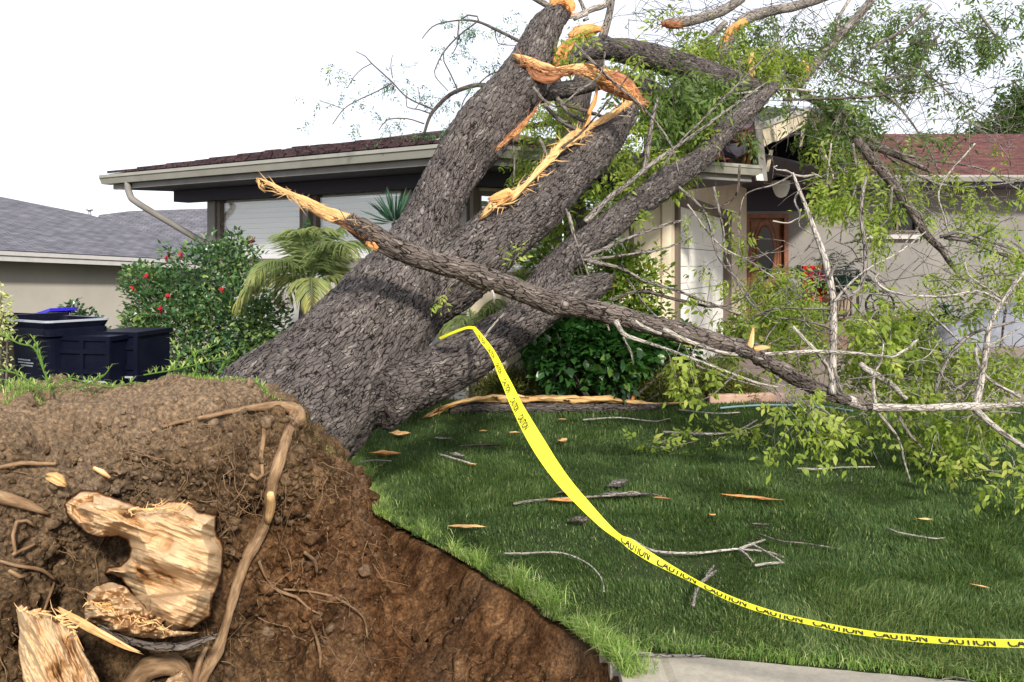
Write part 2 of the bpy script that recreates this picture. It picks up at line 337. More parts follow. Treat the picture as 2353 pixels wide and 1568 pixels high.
gm = bpy.data.materials.new('window_glass'); gm.use_nodes = True; n = gm.node_tree.nodes; l = gm.node_tree.links
gl = n.new('ShaderNodeBsdfGlossy'); gl.inputs['Roughness'].default_value = .02; tr = n.new('ShaderNodeBsdfTransparent'); fr = n.new('ShaderNodeFresnel'); fr.inputs[0].default_value = 2.6
mx = n.new('ShaderNodeMixShader'); mx.inputs[0].default_value = .14; l.new(tr.outputs[0], mx.inputs[1]); l.new(gl.outputs[0], mx.inputs[2]); l.new(mx.outputs[0], n['Material Output'].inputs[0]); M['glass'] = gm
def shingle_mat(name, c1, c2, c3, row=.14):
    m = bpy.data.materials.new(name); m.use_nodes = True; nt = m.node_tree; n = nt.nodes; l = nt.links
    b = n['Principled BSDF']; b.inputs['Roughness'].default_value = .95; b.inputs['Specular IOR Level'].default_value = .1
    a = n.new('ShaderNodeAttribute'); a.attribute_name = 'bc'
    br = n.new('ShaderNodeTexBrick'); br.inputs['Scale'].default_value = 1; br.inputs['Brick Width'].default_value = .30; br.inputs['Row Height'].default_value = row; br.inputs['Mortar Size'].default_value = .009
    br.inputs['Color1'].default_value = (*c1, 1); br.inputs['Color2'].default_value = (*c2, 1); br.inputs['Mortar'].default_value = (*c3, 1)
    l.new(a.outputs['Vector'], br.inputs['Vector'])
    t = n.new('ShaderNodeTexNoise'); t.inputs['Scale'].default_value = 3; t.inputs['Detail'].default_value = 8; l.new(a.outputs['Vector'], t.inputs['Vector'])
    r = ramp(n, [(.3, (.7, .7, .7)), (.7, (1.25, 1.2, 1.2))]); l.new(t.outputs['Fac'], r.inputs[0])
    mx = n.new('ShaderNodeMix'); mx.data_type = 'RGBA'; mx.blend_type = 'MULTIPLY'; mx.inputs[0].default_value = 1; l.new(br.outputs['Color'], mx.inputs[6]); l.new(r.outputs[0], mx.inputs[7]); l.new(mx.outputs[2], b.inputs['Base Color'])
    bp = n.new('ShaderNodeBump'); bp.inputs['Strength'].default_value = .8; bp.inputs['Distance'].default_value = .02; l.new(br.outputs['Fac'], bp.inputs['Height']); bp.invert = True; l.new(bp.outputs[0], b.inputs['Normal'])
    return m
M['roof_grey'] = shingle_mat('grey_shingle', (.135, .135, .155), (.17, .17, .19), (.055, .055, .065))
M['roof_brown'] = shingle_mat('brown_shingle', (.055, .036, .040), (.095, .060, .062), (.02, .015, .018))
M['roof_red'] = shingle_mat('red_shingle', (.11, .046, .042), (.17, .075, .065), (.045, .022, .02))
M['navy'] = mat('navy_plastic', (.004, .005, .014), .5, (5, (.007, .008, .018), 3, .4, .7), spec=.08)
M['olive'] = mat('olive_plastic', (.05, .045, .035), .6)
M['blue'] = mat('blue_plastic', (.03, .02, .45), .4)
M['greyline'] = mat('pale_print', (.35, .37, .42), .7)
M['yellow'] = mat('yellow_tape', (.92, .86, .02), .35, spec=.6)
M['black'] = mat('black_ink', (.01, .01, .01), .6)
M['iron'] = mat('black_iron', (.012, .012, .014), .5)
M['red'] = mat('red_fabric', (.50, .01, .015), .8)
M['terracotta'] = mat('stone_pot', (.36, .27, .19), .9)
M['tile'] = mat('porch_tile', (.16, .10, .075), .8, (6, (.22, .15, .11), 3, .4, .7))
M['door'] = mat('stained_door_wood', (.13, .038, .010), .5, (10, (.26, .085, .025), 5, .35, .7), spec=.5)
M['lamp_glass'] = mat('frosted_lamp_glass', (.62, .62, .58), .4)
M['cover'] = mat('grey_cover', (.16, .17, .20), .8, (4, (.24, .25, .29), 4, .35, .7))
M['hose'] = mat('pale_blue_hose', (.16, .27, .28), .6)
M['edging'] = mat('edging_stone', (.42, .27, .20), .9, (8, (.52, .36, .27), 5, .35, .7), (40, .5, .01))
M['metal'] = mat('galvanised_metal', (.45, .45, .5), .4, metal=.6)

# ------------------------------------------------------------------ ground, pit, pavement
PIT = [G(p[0], p[1]) for p in ((790, 1035), (812, 1085), (860, 1182), (935, 1218), (1015, 1262), (1100, 1312), (1195, 1370), (1300, 1440), (1395, 1520), (1440, 1568))]
PIT = [(p.x, p.y) for p in PIT] + [(.50, 2.95), (.52, 2.5), (.30, 2.1), (-.4, 1.85), (-1.6, 1.8), (-3.4, 2.0), (-4.2, 2.8), (-3.9, 4.2), (-2.6, 5.6), (-1.8, 6.9)]
PA = np.array(PIT)
def sdist(x, y, poly):
    """distance to polygon edge, positive inside"""
    x = np.asarray(x, float); y = np.asarray(y, float); d = np.full(x.shape, 1e9); ins = np.zeros(x.shape, bool)
    for i in range(len(poly)):
        ax, ay = poly[i]; bx, by = poly[(i + 1) % len(poly)]
        ex, ey = bx - ax, by - ay; t = np.clip(((x - ax) * ex + (y - ay) * ey) / (ex * ex + ey * ey + 1e-12), 0, 1)
        d = np.minimum(d, np.hypot(x - ax - t * ex, y - ay - t * ey))
        c = ((ay > y) != (by > y)) & (x < (bx - ax) * (y - ay) / (by - ay + 1e-12) + ax); ins ^= c
    return np.where(ins, d, -d)
def grid_faces(nx, ny, keep=None):
    i = np.arange(nx - 1)[:, None]; j = np.arange(ny - 1)[None, :]
    q = np.stack([i * ny + j, (i + 1) * ny + j, (i + 1) * ny + j + 1, i * ny + j + 1], 2).reshape(-1, 4)
    if keep is not None: q = q[keep[q].all(1)]
    return q
def edge_wob(x, y): return .035 * fbm(np.stack([x * 7, y * 7, 0 * x], 1), 3, 41)
def side_y(x): return 3.51 - .21 * (x - .38)            # front edge of the lawn against the sidewalk
# lawn: fine patch round the pit plus coarse sheet to the horizon
xs = np.concatenate([[-300, -80, -30, -14, -8], np.arange(-5.5, 2.5, .035), [3, 4, 5, 6, 8, 10, 14, 20, 40, 120, 300]])
ys = np.concatenate([np.arange(1.7, 7.4, .035), [8, 9, 10, 11, 12, 14, 17, 20, 26, 40, 100, 300, 500]])
X, Yg = np.meshgrid(xs, ys, indexing='ij'); x = X.ravel(); y = Yg.ravel()
def ground_z(x, y):
    return -.75 * np.clip((-x - 5.0) / 2.5, 0, 1) * np.clip((y - 6) / 2, 0, 1)
z = ground_z(x, y) + np.where((np.abs(x) < 6) & (y < 12), .012 * fbm(np.stack([x * 1.3, y * 1.3, 0 * x], 1), 2, 3), 0)
sd = sdist(x, y, PIT) + edge_wob(x, y)
keep = (sd < 0) & (y > side_y(x) - .02)
z = np.where(y <= side_y(x) + .05, np.minimum(z, 0), z)
mb = MB(); mb.add(np.stack([x, y, z], 1), [grid_faces(len(xs), len(ys), keep)]); 
tag(mb.build('lawn', M['lawn'], smooth=True), kind='structure')
# pit
xs = np.arange(-4.4, .8, .014); ys = np.arange(1.6, 7.1, .014)
X, Yg = np.meshgrid(xs, ys, indexing='ij'); x = X.ravel(); y = Yg.ravel()
sd = sdist(x, y, PIT) + edge_wob(x, y); keep = sd > -.25
d = np.clip(sd, 0, None)
z = -.03 - 1.05 * (1 - np.exp(-d / 1.0)) - .05 * np.clip(d / .04, 0, 1)
amp = np.clip(d / .08, .12, 1)
P3 = np.stack([x, y, z], 1)
f1, f2, cid = voro(P3 * 9 + .35 * fbm(P3 * 5, 2, 3)[:, None], 6); g1, g2, gid = voro(P3 * 26, 16)
z += amp * (.055 * fbm(P3 * 2.2, 3, 21) + .030 * fbm(P3 * 8, 4, 22, .6) - .03 * np.clip(1 - (f2 - f1) / .14, 0, 1) * (vn(P3 * 1.6, 4) > 0) + .020 * np.clip(.45 - g1, 0, 1) * (gid > .5) + .006 * fbm(P3 * 60, 2, 23))
rimk = amp * np.clip(d / .22, 0, 1); amp0 = amp; amp = rimk
x = x + amp * .07 * fbm(P3 * 4 + 30, 4, 24, .6) - .02 * amp; y = y + amp * .06 * fbm(P3 * 4 + 60, 4, 25, .6)
mb = MB(); mb.add(np.stack([x, y, z], 1), [grid_faces(len(xs), len(ys), keep)], dry=np.clip(.35 * vn(P3 * 3, 8), 0, .4), red=np.ones(len(x)) * .85)
PITM = mb; PITS = (x, y, z, d)
mb = MB(); mb.add([(-40, -2, -1.32), (40, -2, -1.32), (40, 30, -1.32), (-40, 30, -1.32)], [[[0, 1, 2, 3]]]); tag(mb.build('subsoil', M['pit']), kind='structure')
# sidewalk with joints, kerb and road under the viewer
def clip_side(x0, x1):
    pts = [(x0, 2.0), (x1, 2.0), (x1, side_y(x1)), (x0, side_y(x0))]
    return pts
xs = np.arange(-9, 16, .03); ys = np.linspace(0, 1, 50)
X, T_ = np.meshgrid(xs, ys, indexing='ij'); x = X.ravel(); yy = 1.75 + (side_y(x) - 1.75) * T_.ravel()
sd = sdist(x, yy, PIT) + edge_wob(x, yy); jt = np.abs(((x + .9) % 1.5) - .75)
z = .012 - .012 * (np.abs(jt - .75) < .012) + .0015 * fbm(np.stack([x * 20, yy * 20, 0 * x], 1), 2, 3)
mb = MB(); q = grid_faces(len(xs), len(ys), sd < .01)
V = np.stack([x, yy, z], 1); nV = len(V); V2 = V.copy(); V2[:, 2] -= .1
ed = {}
mb.add(np.vstack([V, V2]), [q, (q + nV)[:, ::-1]])
cnt = {}
for f in q.tolist():
    for a, b in zip(f, f[1:] + f[:1]):
        if (b, a) in ed: del ed[(b, a)]
        else: ed[(a, b)] = 1
e = np.array(list(ed.keys())); mb.f.append(np.stack([e[:, 1], e[:, 0], e[:, 0] + nV, e[:, 1] + nV], 1)); mb.mi.append(np.zeros(len(e)))
tag(mb.build('sidewalk', M['concrete']), kind='structure')
mb = MB(); mb.box((3.5, 1.65, -.075), (25, .16, .17)); tag(mb.build('kerb', M['concrete']), kind='structure')
mb = MB(); mb.add([(-60, -30, -.15), (60, -30, -.15), (60, 1.6, -.15), (-60, 1.6, -.15)], [[[0, 1, 2, 3]]]); tag(mb.build('road', M['asphalt']), kind='structure')
# driveway
mb = MB(); mb.poly_prism([(2.35, 9.75, .008), (40, 9.2, .008), (40, 30, .008), (4.6, 30, .008), (2.9, 13.5, .008)], (0, 0, -.05)); tag(mb.build('driveway', M['drive']), kind='structure')

# ------------------------------------------------------------------ grass
def blades(mb, p, h, wd, lean, az, rnd):
    n = len(p); side = np.stack([-np.sin(az), np.cos(az), 0 * az], 1); fw = np.stack([np.cos(az), np.sin(az), 0 * az], 1)
    tw = rng.uniform(-1, 1, n); side = side * np.cos(tw)[:, None] + fw * np.sin(tw)[:, None]
    up = np.array([0, 0, 1.0])
    m = p + up * (h * .55)[:, None] + fw * (h * lean * .30)[:, None]; t = p + up * (h * (1 - .35 * lean))[:, None] + fw * (h * lean)[:, None]
    V = np.stack([p - side * wd[:, None], p + side * wd[:, None], m - side * (wd * .8)[:, None], m + side * (wd * .8)[:, None], t], 1).reshape(-1, 3)
    b = np.arange(n)[:, None] * 5
    mb.add(V, [b + np.array([[0, 1, 3, 2]]), b + np.array([[2, 3, 4]])], rnd=np.repeat(rnd, 5))
def scatter_lawn(n, y0, y1):
    u = rng.random(n); y = y0 + (y1 - y0) * u
    x = rng.uniform(-.66, .90, n) * y; return x, y
mb = MB()
for n, y0, y1, hh, wd in ((225000, 2.9, 4.6, .042, .0017), (200000, 4.6, 7.0, .045, .0023), (140000, 7.0, 10.4, .050, .0034)):
    x, y = scatter_lawn(n, y0, y1)
    sd = sdist(x, y, PIT) + edge_wob(x, y); wob = .05 * fbm(np.stack([x * 6, y * 0, 0 * x], 1), 2, 9)
    k = (sd < -.01) & (y > side_y(x) + .03 + wob) & ((y < 9.75) | (x < 2.3)) & (x > -3.4)
    x = x[k]; y = y[k]; P3 = np.stack([x, y, 0 * x], 1)
    patch = fbm(P3 * 1.2, 3, 31); pt2 = fbm(P3 * 6, 2, 33); pt3 = np.clip(1.2 - (y - side_y(x)) / .9, 0, 1)
    h = hh * (1 + .35 * patch + .35 * pt2) * rng.uniform(.5, 1.35, len(x))
    rnd = np.clip(.32 + .16 * patch + .12 * pt2 + rng.normal(0, .17, len(x)) + .22 * pt3, 0, .85)
    straw = rng.random(len(x)) < .03 + .10 * pt3; rnd[straw] = rng.uniform(.9, 1, straw.sum())
    blades(mb, P3, h, wd * rng.uniform(.6, 1.3, len(x)), rng.uniform(.1, .9, len(x)), 1.8 * patch * 3 + rng.uniform(-1.6, 1.6, len(x)) + 2, rnd)
tag(mb.build('grass', M['grass']), 'dense mown green lawn grass between the sidewalk and the house', 'grass', kind='stuff')
# pale ragged grass round the lip of the pit and beside the sidewalk
mb = MB(); pp = []
for i in range(9):
    a = np.array(PIT[i]); b = np.array(PIT[i + 1]); L = np.linalg.norm(b - a)
    for k in range(int(L * 2400)):
        t = random.random(); q = a + (b - a) * t; nrm = np.array([(b - a)[1], -(b - a)[0]]) / L
        pp.append((*(q + abs(random.gauss(0, .06)) * -nrm * (1 if sdist(np.array([q[0] - nrm[0] * .1]), np.array([q[1] - nrm[1] * .1]), PIT)[0] < 0 else -1)), 0))
pp = np.array(pp); ew = edge_wob(pp[:, 0], pp[:, 1]); n = len(pp)
tuft = np.clip(1.0 * fbm(pp * 6, 3, 77) + .45, .08, 1.1)
blades(mb, pp, .085 * tuft * rng.uniform(.3, 1.6, n), .0019 * np.ones(n), rng.uniform(.3, 1.3, n), rng.uniform(0, 6.28, n), np.clip(rng.normal(.45, .3, n), 0, 1))
xx = rng.uniform(.4, 6, 5000); n = len(xx); pp = np.stack([xx, side_y(xx) + .02 + np.abs(rng.normal(0, .05, n)), 0 * xx + .005], 1)
blades(mb, pp, .05 * rng.uniform(.3, 1.3, n), .0018 * np.ones(n), rng.uniform(.4, 1.4, n), rng.uniform(0, 6.28, n), np.clip(rng.normal(.35, .3, n), 0, .95))
tag(mb.build('edge_grass', M['grass_pale']), 'pale ragged grass hanging over the rim of the torn pit', 'grass', kind='stuff')

# ------------------------------------------------------------------ the uprooted tree
tree = empty('fallen_tree', G(700, 1000) , 'huge uprooted tree with furrowed bark leaning from its root plate onto the roof', 'fallen tree')
LIMBS = [
    pxr([(560, 1070, 182), (640, 978, 172), (760, 870, 155), (862, 752, 132), (925, 670, 118), (960, 600, 96), (985, 527, 72), (1027, 422, 58), (1097, 316, 66), (1150, 250, 64), (1192, 200, 60), (1232, 117, 43), (1256, 62, 37), (1290, 25, 25)], [4.6, 4.85, 5.15, 5.5, 5.75, 5.9, 6.05, 6.3, 6.55, 6.75, 6.9, 7.1, 7.25, 7.4]),
    pxr([(960, 700, 70), (1040, 630, 84), (1127, 557, 72), (1226, 478, 65), (1306, 399, 57), (1379, 331, 44), (1440, 262, 28), (1452, 245, 18)], [5.7, 5.85, 6.1, 6.5, 6.9, 7.3, 7.8, 7.9]),
    pxr([(860, 915, 84), (957, 880, 64), (1033, 845, 63), (1156, 768, 55), (1230, 722, 47), (1308, 680, 39), (1370, 655, 31), (1392, 646, 20)], [5.05, 5.25, 5.4, 5.65, 5.85, 6.1, 6.3, 6.4]),
    pxr([(1150, 790, 44), (1195, 735, 47), (1226, 695, 42), (1262, 634, 38), (1318, 578, 34), (1385, 530, 31), (1445, 485, 31), (1505, 440, 33), (1560, 400, 30), (1616, 358, 26), (1660, 306, 25), (1720, 250, 20), (1782, 198, 13)], [5.6, 5.75, 5.9, 6.15, 6.5, 6.9, 7.3, 7.7, 8.1, 8.45, 8.75, 9.1, 9.4]),
    pxr([(1180, 225, 48), (1225, 185, 44), (1262, 158, 28)], [6.9, 7.1, 7.3]),
]
mbv = MB()
for L in LIMBS: tube(mbv, L, 24, .06, .05, rs=2.5)
SK = []; off = 0
for L in LIMBS:
    Cv = crom(L, .05); T, N, B = frames(Cv[:, :3]); sA = np.concatenate([[0], np.cumsum(np.linalg.norm(np.diff(Cv[:, :3], axis=0), axis=1))]) + off
    SK.append((Cv, T, N, B, sA)); off += 20
SKc = np.vstack([k[0][:, :3] for k in SK]); SKr = np.concatenate([k[0][:, 3] for k in SK]); SKt = np.vstack([k[1] for k in SK]); SKn = np.vstack([k[2] for k in SK]); SKb = np.vstack([k[3] for k in SK]); SKs = np.concatenate([k[4] for k in SK])
o = mbv.build('trunk', M['bark'], tree)
md = o.modifiers.new('r', 'REMESH'); md.mode = 'VOXEL'; md.voxel_size = .014; md.use_smooth_shade = True
ms = o.modifiers.new('s', 'SMOOTH'); ms.iterations = 10; ms.factor = .5
bpy.context.view_layer.update(); dg = bpy.context.evaluated_depsgraph_get()
me = bpy.data.meshes.new_from_object(o.evaluated_get(dg)); o.modifiers.clear(); old = o.data
nv = len(me.vertices); co = np.zeros(nv * 3, np.float32); me.vertices.foreach_get('co', co); co = co.reshape(-1, 3).astype(float)
no = np.zeros(nv * 3, np.float32); me.vertex_normals.foreach_get('vector', no); no = no.reshape(-1, 3).astype(float)
loc = np.zeros((nv, 3))
for a in range(0, nv, 20000):
    c = co[a:a + 20000]; d = np.linalg.norm(c[:, None, :] - SKc[None], axis=2) / SKr[None]; k = d.argmin(1); dv = c - SKc[k]
    loc[a:a + 20000] = np.stack([(dv * SKn[k]).sum(1), (dv * SKb[k]).sum(1), SKs[k] + (dv * SKt[k]).sum(1)], 1)
ridge, hgt = barkf(loc)
f1, f2, cid = voro(loc * np.array([7, 7, 2.2]) + .2 * fbm(loc * 3, 2, 5)[:, None], 44)
co2 = co + no * (.016 * hgt + .008 * fbm(loc * np.array([5, 5, 2]), 3, 51))[:, None]
me.vertices.foreach_set('co', co2.astype(np.float32).ravel())
a = me.attributes.new('bc', 'FLOAT_VECTOR', 'POINT'); a.data.foreach_set('vector', loc.astype(np.float32).ravel())
a = me.attributes.new('ridge', 'FLOAT', 'POINT'); a.data.foreach_set('value', ridge.astype(np.float32))
me.polygons.foreach_set('use_smooth', np.ones(len(me.polygons), bool)); me.materials.clear(); me.materials.append(M['bark']); me.update(); me.name = 'trunk'
o.data = me; bpy.data.meshes.remove(old)
TRUNK = o
def nearest_surface(q):
    d = np.linalg.norm(co - np.array(q), axis=1); return d.min()

def branch(name, pts, Ys, m, parent, seg=8, bark=0.0, rough=.06, step=.08, flat=None, label=None, cap=True, jag=0.0):
    mb = MB(); tube(mb, pxr(pts, Ys), seg, step, rough, cap, flat, bark=bark, jag=jag, seed=int(pts[0][0]) % 97)
    o = mb.build(name, m, parent, smooth=True)
    if label: o['label'] = label
    return o
# limbs lying on the roof
branch('limb', [(1290, 150, 22), (1335, 118, 26), (1400, 112, 27), (1480, 128, 30), (1560, 150, 32), (1640, 176, 30), (1700, 198, 28), (1745, 212, 24)], (7.6, 10.2), M['bark'], tree, 40, .012, .05, .03)
branch('limb', [(1240, 215, 22), (1310, 205, 20), (1400, 185, 20), (1480, 200, 20), (1540, 230, 17)], (7.4, 8.8), M['bark'], tree, 28, .008, .05, .03)
branch('limb', [(1705, 172, 22), (1660, 120, 17), (1690, 70, 14), (1712, 45, 13), (1760, 28, 12), (1830, 14, 11), (1900, -8, 10), (1990, -40, 8)], (10.0, 10.8), M['bark_grey'], tree, 14, .005, .06, .06)
branch('limb', [(1830, 200, 12), (1862, 160, 12), (1890, 130, 11), (1935, 76, 10), (1975, 34, 10), (2010, -10, 8)], (11.0, 11.4), M['bark_grey'], tree, 12, .004, .06, .06)
branch('limb', [(1524, 54, 8), (1560, 52, 12), (1600, 45, 12), (1660, 25, 12), (1705, -4, 11)], (9.6, 10.0), M['bark_grey'], tree, 12, .005, .06, .06)
branch('limb', [(1382, 92, 10), (1396, 50, 9), (1404, 10, 8), (1408, -20, 8)], 8.4, M['bark_grey'], tree, 12, .004, .06, .06)
branch('limb', [(1600, 120, 9), (1640, 80, 8), (1668, 50, 7)], 9.8, M['bark_grey'], tree, 10, .003)
branch('limb', [(1966, 322, 12), (2020, 385, 12), (2075, 455, 11), (2130, 540, 9), (2165, 575, 8), (2180, 600, 6), (2212, 645, 4)], (9.6, 8.6), M['bark_limb'], tree, 12, .004, .07, .05)
branch('limb', [(1840, 215, 9), (1900, 250, 9), (1966, 322, 10), (2040, 350, 7), (2140, 395, 5)], (10.6, 9.6), M['bark_limb'], tree, 10, .003)
# torn wood
def splint(pts, Ys, mt, kx=.35, jag=.6, parent=tree, name='torn_wood', seg=22):
    return branch(name, pts, Ys, mt, parent, seg, 0, .25, .014, (kx, (0.1, 1, .1)), jag=jag)
splint([(1266, 8, 14), (1290, 12, 24), (1312, 24, 16)], 7.35, M['wood_orange'], .9, .3)
splint([(1272, 152, 6), (1285, 132, 11), (1300, 110, 11), (1315, 92, 8)], 7.15, M['wood_orange'], .5)
splint([(1310, 82, 6), (1335, 74, 14), (1360, 68, 12), (1378, 66, 4)], 7.2, M['wood_orange'], .5)
splint([(1193, 135, 3), (1215, 147, 13), (1240, 158, 16), (1272, 168, 12), (1300, 163, 10), (1345, 158, 12), (1385, 172, 16)], 6.75, M['wood'], .35, .3)
splint([(1210, 150, 4), (1230, 172, 12), (1262, 180, 10), (1290, 172, 5)], 6.72, M['wood_brown'], .4, .3)
splint([(1360, 165, 10), (1395, 185, 22), (1430, 200, 20), (1460, 222, 10), (1472, 240, 3)], 6.85, M['wood_brown'], .4, .35)
splint([(1372, 205, 5), (1366, 232, 6), (1352, 262, 3)], 6.85, M['wood_orange'], .5)
splint([(1130, 478, 4), (1150, 462, 10), (1180, 447, 10), (1208, 424, 5), (1232, 398, 5), (1262, 366, 8), (1290, 338, 11), (1315, 318, 12), (1340, 308, 6)], [5.95, 5.97, 6.02, 6.15, 6.3, 6.48, 6.65, 6.85, 7.0], M['wood'], .45, .35)
splint([(1128, 458, 4), (1150, 452, 9), (1172, 444, 8), (1145, 470, 3)], 5.93, M['wood_orange'], .5)
splint([(1335, 300, 5), (1370, 285, 5), (1410, 262, 6), (1440, 240, 6), (1452, 225, 8)], (7.0, 7.4), M['wood'], .5)
splint([(1345, 300, 7), (1352, 280, 5), (1356, 262, 3)], 7.0, M['wood_orange'], .5)
splint([(1145, 340, 3), (1168, 318, 4), (1188, 300, 6), (1208, 278, 5), (1228, 256, 3)], [6.12, 6.2, 6.27, 6.33, 6.4], M['wood_orange'], .5)
splint([(1663, 95, 7), (1680, 68, 9), (1700, 55, 10), (1712, 48, 8)], 10.1, M['wood_orange'], .8, .15)
splint([(1712, 178, 12), (1720, 150, 12), (1728, 122, 4)], 10.0, M['wood'], .5)
splint([(1853, 165, 7), (1848, 150, 8), (1843, 140, 4)], 10.9, M['wood_orange'], .8)
splint([(1522, 54, 3), (1540, 56, 7), (1562, 58, 5)], 9.5, M['wood_brown'], .6)
splint([(1385, 652, 7), (1379, 640, 4), (1373, 630, 2)], 6.35, M['wood'], .6)
def fibres(pts, Ys, n, L, mt_, parent=tree, r=.003, spread=1.0):
    rw = crom(np.array(pxr(pts, Ys)), .02); T, N, B = frames(rw[:, :3]); mb = MB()
    for k in range(n):
        i = random.randint(0, len(rw) - 1); c = rw[i, :3] + N[i] * rw[i, 3] * random.uniform(-1, 1) * spread + np.array([0, -1, 0]) * rw[i, 3] * random.uniform(.1, .5); d = T[i] * random.choice([-1, 1, 1]) + rng.normal(0, .32, 3); d /= np.linalg.norm(d); l_ = L * random.uniform(.3, 1.2); r0 = r * random.uniform(.4, 1.3)
        tube(mb, [(*c, r0), (*(c + d * l_ * .5 + rng.normal(0, .006, 3)), r0 * .8), (*(c + d * l_ + rng.normal(0, .01, 3)), .0004)], 4, .05, 0, flat=(.4, (0, 1, 0)))
    return tag(mb.build('wood_fibres', mt_, parent), kind='stuff')
fibres([(1130, 478, 8), (1180, 447, 12), (1232, 398, 8), (1290, 338, 14), (1340, 308, 8)], (5.9, 6.9), 170, .16, M['wood'], r=.005)
fibres([(1335, 300, 6), (1410, 262, 8), (1452, 225, 10)], (6.95, 7.35), 80, .14, M['wood'])
fibres([(1193, 135, 6), (1240, 158, 16), (1300, 163, 12), (1385, 172, 18), (1460, 222, 12)], (6.68, 6.8), 170, .15, M['wood_brown'], r=.004)
fibres([(1360, 175, 12), (1430, 205, 22), (1466, 232, 10)], 6.78, 80, .14, M['wood_orange'], r=.004)
fibres([(1268, 16, 10), (1290, 8, 22), (1312, 24, 14)], 7.3, 60, .10, M['wood_orange'], r=.004)
fibres([(1275, 150, 8), (1315, 92, 8), (1370, 66, 6)], 7.1, 60, .12, M['wood_orange'])
fibres([(1145, 340, 5), (1228, 256, 5)], (6.1, 6.35), 60, .12, M['wood_brown'])
fibres([(1660, 98, 8), (1670, 82, 8)], 10.0, 20, .15, M['wood_orange'], r=.005); fibres([(1522, 54, 6), (1550, 57, 8)], 9.45, 24, .2, M['wood_brown'], r=.005)
fibres([(1370, 655, 26), (1395, 645, 14)], 6.3, 40, .12, M['twig_dark'], r=.005)
# ---- root plate: a thick leaning slab of earth
CO_U = [-330, -150, 0, 150, 300, 450, 545, 610, 680, 722, 765, 795, 812]
rows = [
    ([907, 905, 902, 896, 892, 880, 885, 915, 945, 1000, 1050, 1100, 1150], [4.0, 4.0, 3.95, 3.9, 3.9, 3.9, 4.0, 4.05, 3.95, 4.15, 4.35, 4.7, 5.2]),
    ([1000, 995, 985, 968, 950, 932, 925, 940, 985, 1035, 1085, 1135, 1190], [3.6, 3.6, 3.6, 3.6, 3.6, 3.65, 3.75, 3.8, 3.75, 3.95, 4.2, 4.65, 5.2]),
    ([1060, 1055, 1050, 1040, 1030, 1020, 1010, 1020, 1050, 1080, 1130, 1190, 1250], [3.5, 3.45, 3.4, 3.4, 3.4, 3.45, 3.5, 3.55, 3.6, 3.8, 4.15, 4.65, 5.25]),
    ([1150] * 10 + [1190, 1240, 1300], [3.3, 3.3, 3.3, 3.35, 3.42, 3.42, 3.45, 3.55, 3.62, 3.85, 4.2, 4.75, 5.4]),
    ([1260] * 10 + [1290, 1320, 1370], [3.2, 3.15, 3.2, 3.45, 3.5, 3.45, 3.5, 3.66, 3.75, 3.98, 4.3, 4.85, 5.5]),
    ([1420] * 13, [3.05, 3.0, 3.1, 3.35, 3.45, 3.4, 3.55, 3.75, 3.85, 4.05, 4.4, 5.0, 5.7]),
    ([1600] * 13, [2.95, 2.9, 3.0, 3.2, 3.35, 3.4, 3.55, 3.8, 3.9, 4.1, 4.5, 5.1, 5.8]),
    ([2000] * 13, [2.95, 2.9, 2.95, 3.15, 3.3, 3.4, 3.6, 3.8, 3.9, 4.2, 4.6, 5.2, 5.9]),
]
SH = [0, 10, 20, 50, 110, 230, 330, 420]; WC = [0] * 8 + [.15, .35, .6, .85, 1.1]
ctl = [[tuple(P(u + sh * wc, v, Y)) for u, v, Y, wc in zip(CO_U, vs, Ys, WC)] for (vs, Ys), sh in zip(rows, SH)]
top = np.array(ctl[0]); b1 = top + np.array([-.02, .30, -.07]); b2 = top + np.array([-.05, .5, -.40]); b3 = top + np.array([0, .75, -.9]); b3[:, 2] = -.6
b4 = b3.copy(); b4[:, 2] = -1.6
A = np.array([b4, b3, b2, b1] + ctl)               # rows x columns x 3
def resamp(A, n, axis):
    A = np.moveaxis(A, axis, 0); k = A.shape[0]; t = np.linspace(0, k - 1, n); i = np.minimum(t.astype(int), k - 2); f = (t - i).reshape(-1, *([1] * (A.ndim - 1)))
    E = np.concatenate([2 * A[:1] - A[1:2], A, 2 * A[-1:] - A[-2:-1]]); i1 = i + 1
    p0, p1, p2, p3 = E[i1 - 1], E[i1], E[i1 + 1], E[i1 + 2]
    r = .5 * (2 * p1 + (p2 - p0) * f + (2 * p0 - 5 * p1 + 4 * p2 - p3) * f ** 2 + (3 * p1 - p0 - 3 * p2 + p3) * f ** 3)
    return np.moveaxis(r, 0, axis)
NR, NC = 560, 560
g = resamp(resamp(A, NR, 0), NC, 1)
rowt = np.linspace(0, 11, NR)[:, None] * np.ones((1, NC))
du = np.gradient(g, axis=1); dv_ = np.gradient(g, axis=0); nrm = np.cross(dv_, du); nrm /= np.linalg.norm(nrm, axis=2)[:, :, None] + 1e-9
if nrm[300, 200, 1] > 0: nrm = -nrm
gp = g.reshape(-1, 3); nn = nrm.reshape(-1, 3); rt = rowt.ravel()
shear = np.clip(1 - np.abs(rt - 4.45) / .6, 0, 1) * (gp[:, 0] < -1.15)
am = 1 - .72 * shear
f1, f2, cid = voro(gp * 8 + .3 * fbm(gp * 5, 2, 6)[:, None], 61); h1, h2, hid = voro(gp * 26 + .3 * fbm(gp * 14, 2, 7)[:, None], 62)
k1, k2, kid = voro(gp * 60, 63)
am = am * np.clip(np.abs(rt - 3.7) / .8 + .25, 0, 1)
disp = am * (.085 * fbm(gp * 2.6, 3, 64) + .045 * fbm(gp * np.array([9, 9, 6]), 4, 65, .62) + .035 * np.clip(.55 - f1, 0, 1) * (cid - .3) * 2 + .045 * np.clip(.5 - h1, 0, 1) * hid + .022 * np.clip(.5 - k1, 0, 1) * (kid > .3)) + .004 * fbm(gp * 40, 2, 66)
